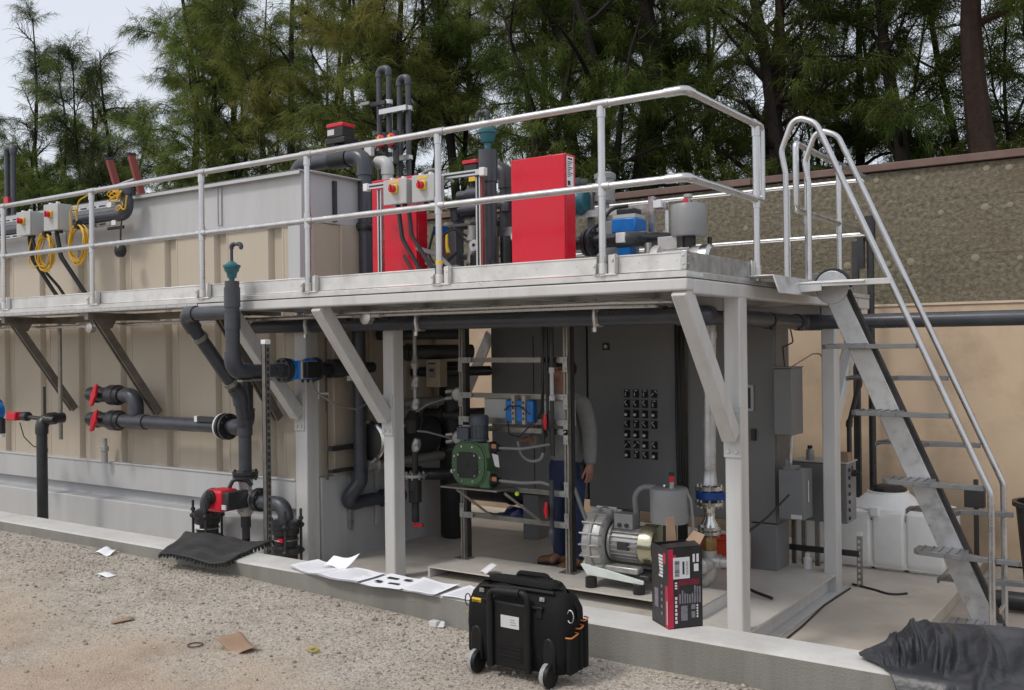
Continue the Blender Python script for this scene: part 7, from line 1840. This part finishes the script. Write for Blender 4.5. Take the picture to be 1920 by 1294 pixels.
# black sheeting bottom right
M_sheet = mat('dusty black plastic sheeting', (.026, .027, .031), .42, var=.3, scale=5, bump=.35, bscale=30, dirt=(.085, .085, .09), dirt_amt=.6, dscale=3)
b = MB(); NU, NV = 150, 90
Bk = [(-1.15, 4.21, .195), (-1.07, 4.40, .215), (-1.0, 4.56, .262), (-.86, 4.62, .262), (-.70, 4.62, .278), (-.45, 4.66, .275), (.0, 4.7, .27), (.6, 4.7, .25)]
Fr = [(-1.14, 4.19, .190), (-1.03, 4.11, .19), (-.96, 4.03, .12), (-.90, 3.95, .05), (-.84, 3.82, .02), (-.72, 3.60, .02), (-.3, 3.35, .02), (.6, 3.2, .02)]
kk = len(b.v); pts = []
for j in range(NV + 1):
    for i in range(NU + 1):
        u, v = i / NU, j / NV
        p = lerp_path(Bk, u).lerp(lerp_path(Fr, u), v)
        w_ = math.sin(math.pi * v ** .85) ** 1.1 * min(1, u * 4)
        fold = (1 - abs(2.2 * nz(u * 7.5 - 1.6 * v + .15 * nz(u * 9, v * 6, 1), v * .55, 3))) ** 2
        fold2 = (1 - abs(2.2 * nz(u * 17 - 5.5 * v, v * 1.3, 5))) ** 2
        p.z += w_ * (.055 + .080 * (fold - .5) + .024 * (fold2 - .4)) + .006 * nz(p.x * 14, p.y * 14, 2) * min(1, u * 4)
        p.y += .03 * w_ * (fold - .6)
        t_ = min(1, max(0, (p.y - 3.955) / .12)); t_ = t_ * t_ * (3 - 2 * t_)
        g0 = gz(p.x, p.y) + .014
        p.z = max(p.z, g0 + (KZ + .014 - g0) * t_)
        pts.append(p)
b.add(pts)
for j in range(NV):
    for i in range(NU): a = kk + j * (NU + 1) + i; b.face(a, a + NU + 1, a + NU + 2, a + 1)
o_ = solo('plastic_sheeting', b, M_sheet, 'crumpled black plastic sheeting heaped over the kerb at the lower right', 'sheeting', (-.6, 4.3, .1), ang=80)
s_ = o_.modifiers.new('thickness', 'SOLIDIFY'); s_.thickness = .003
# litter on the gravel
cloth('folded_paper', [(-6.24, 3.93, gz(-6.2, 3.95) + .012), (-6.10, 3.97, gz(-6.1, 3.97) + .012), (-6.15, 4.05, gz(-6.2, 4.05) + .035), (-6.27, 4.03, gz(-6.2, 4.05) + .03)], 8, 5, lambda u, v: (0, 0, .012 * math.sin(u * 6)), M_paper, 'folded white paper on the gravel near the kerb at the left', 'paper', .002)
cloth('folded_paper', [(-5.68, 3.58, gz(-5.6, 3.6) + .008), (-5.55, 3.60, gz(-5.6, 3.6) + .012), (-5.55, 3.66, gz(-5.6, 3.6) + .014), (-5.68, 3.64, gz(-5.6, 3.6) + .01)], 6, 4, lambda u, v: (0, 0, .008 * math.sin(u * 5)), M_paper, 'small crumpled white scrap lying further out on the gravel', 'paper', .002)
cloth('card_scrap', [(-4.72, 3.07, gz(-4.7, 3.1) + .008), (-4.67, 3.05, gz(-4.7, 3.1) + .008), (-4.64, 3.16, gz(-4.6, 3.1) + .01), (-4.70, 3.17, gz(-4.7, 3.1) + .01)], 4, 4, lambda u, v: (0, 0, .004 * math.sin(u * 3)), M_card, 'small brown card strip on the trodden sand', 'cardboard', .003)
cloth('card_scrap', [(-3.92, 3.11, gz(-3.9, 3.1) + .02), (-3.74, 3.13, gz(-3.8, 3.1) + .008), (-3.72, 3.22, gz(-3.8, 3.2) + .02), (-3.88, 3.23, gz(-3.9, 3.2) + .04)], 12, 6, lambda u, v: (0, 0, .024 * math.cos(u * 5.0) * (1 - .3 * v)), M_card, 'curled brown cardboard piece on the sand left of the tool bag', 'cardboard', .003)
b = MB(); b.tube([(-4.02 + .036 * math.cos(a * .3491), 3.07 + .036 * math.sin(a * .3491), gz(-4, 3.07) + .006) for a in range(18)], .003, 6, loop=True); solo('wire_ring', b, M_dark, 'thin dark ring lying on the sand beside the curled cardboard', 'ring', (-4.02, 3.07, gz(-4, 3.07)))
b = MB(); b.tube([(-3.54, 3.36, gz(-3.5, 3.37) + .006), (-3.51, 3.38, gz(-3.5, 3.37) + .016), (-3.47, 3.37, gz(-3.5, 3.37) + .012), (-3.49, 3.345, gz(-3.5, 3.37) + .006), (-3.53, 3.35, gz(-3.5, 3.37) + .01)], .006, 6, bend=.01); solo('twisted_scrap', b, mat('mustard plastic', (.30, .26, .04), .6), 'small twisted mustard scrap on the gravel', 'scrap', (-3.5, 3.37, gz(-3.5, 3.37)))
b = MB(); b.box(-3.325, 4.02, gz(-3.3, 4.03) + .001, -3.275, 4.06, gz(-3.3, 4.03) + .03); b.prism([(-3.275, 4.02, gz(-3.3, 4.03) + .002), (-3.24, 4.04, gz(-3.3, 4.03) + .002), (-3.25, 4.06, gz(-3.3, 4.03) + .024), (-3.275, 4.06, gz(-3.3, 4.03) + .028)], (0, .01, 0)); solo('broken_cap', b, M_silver, 'small broken white plastic piece at the foot of the kerb', 'scrap', (-3.3, 4.04, gz(-3.3, 4.03)), bevel=.003)
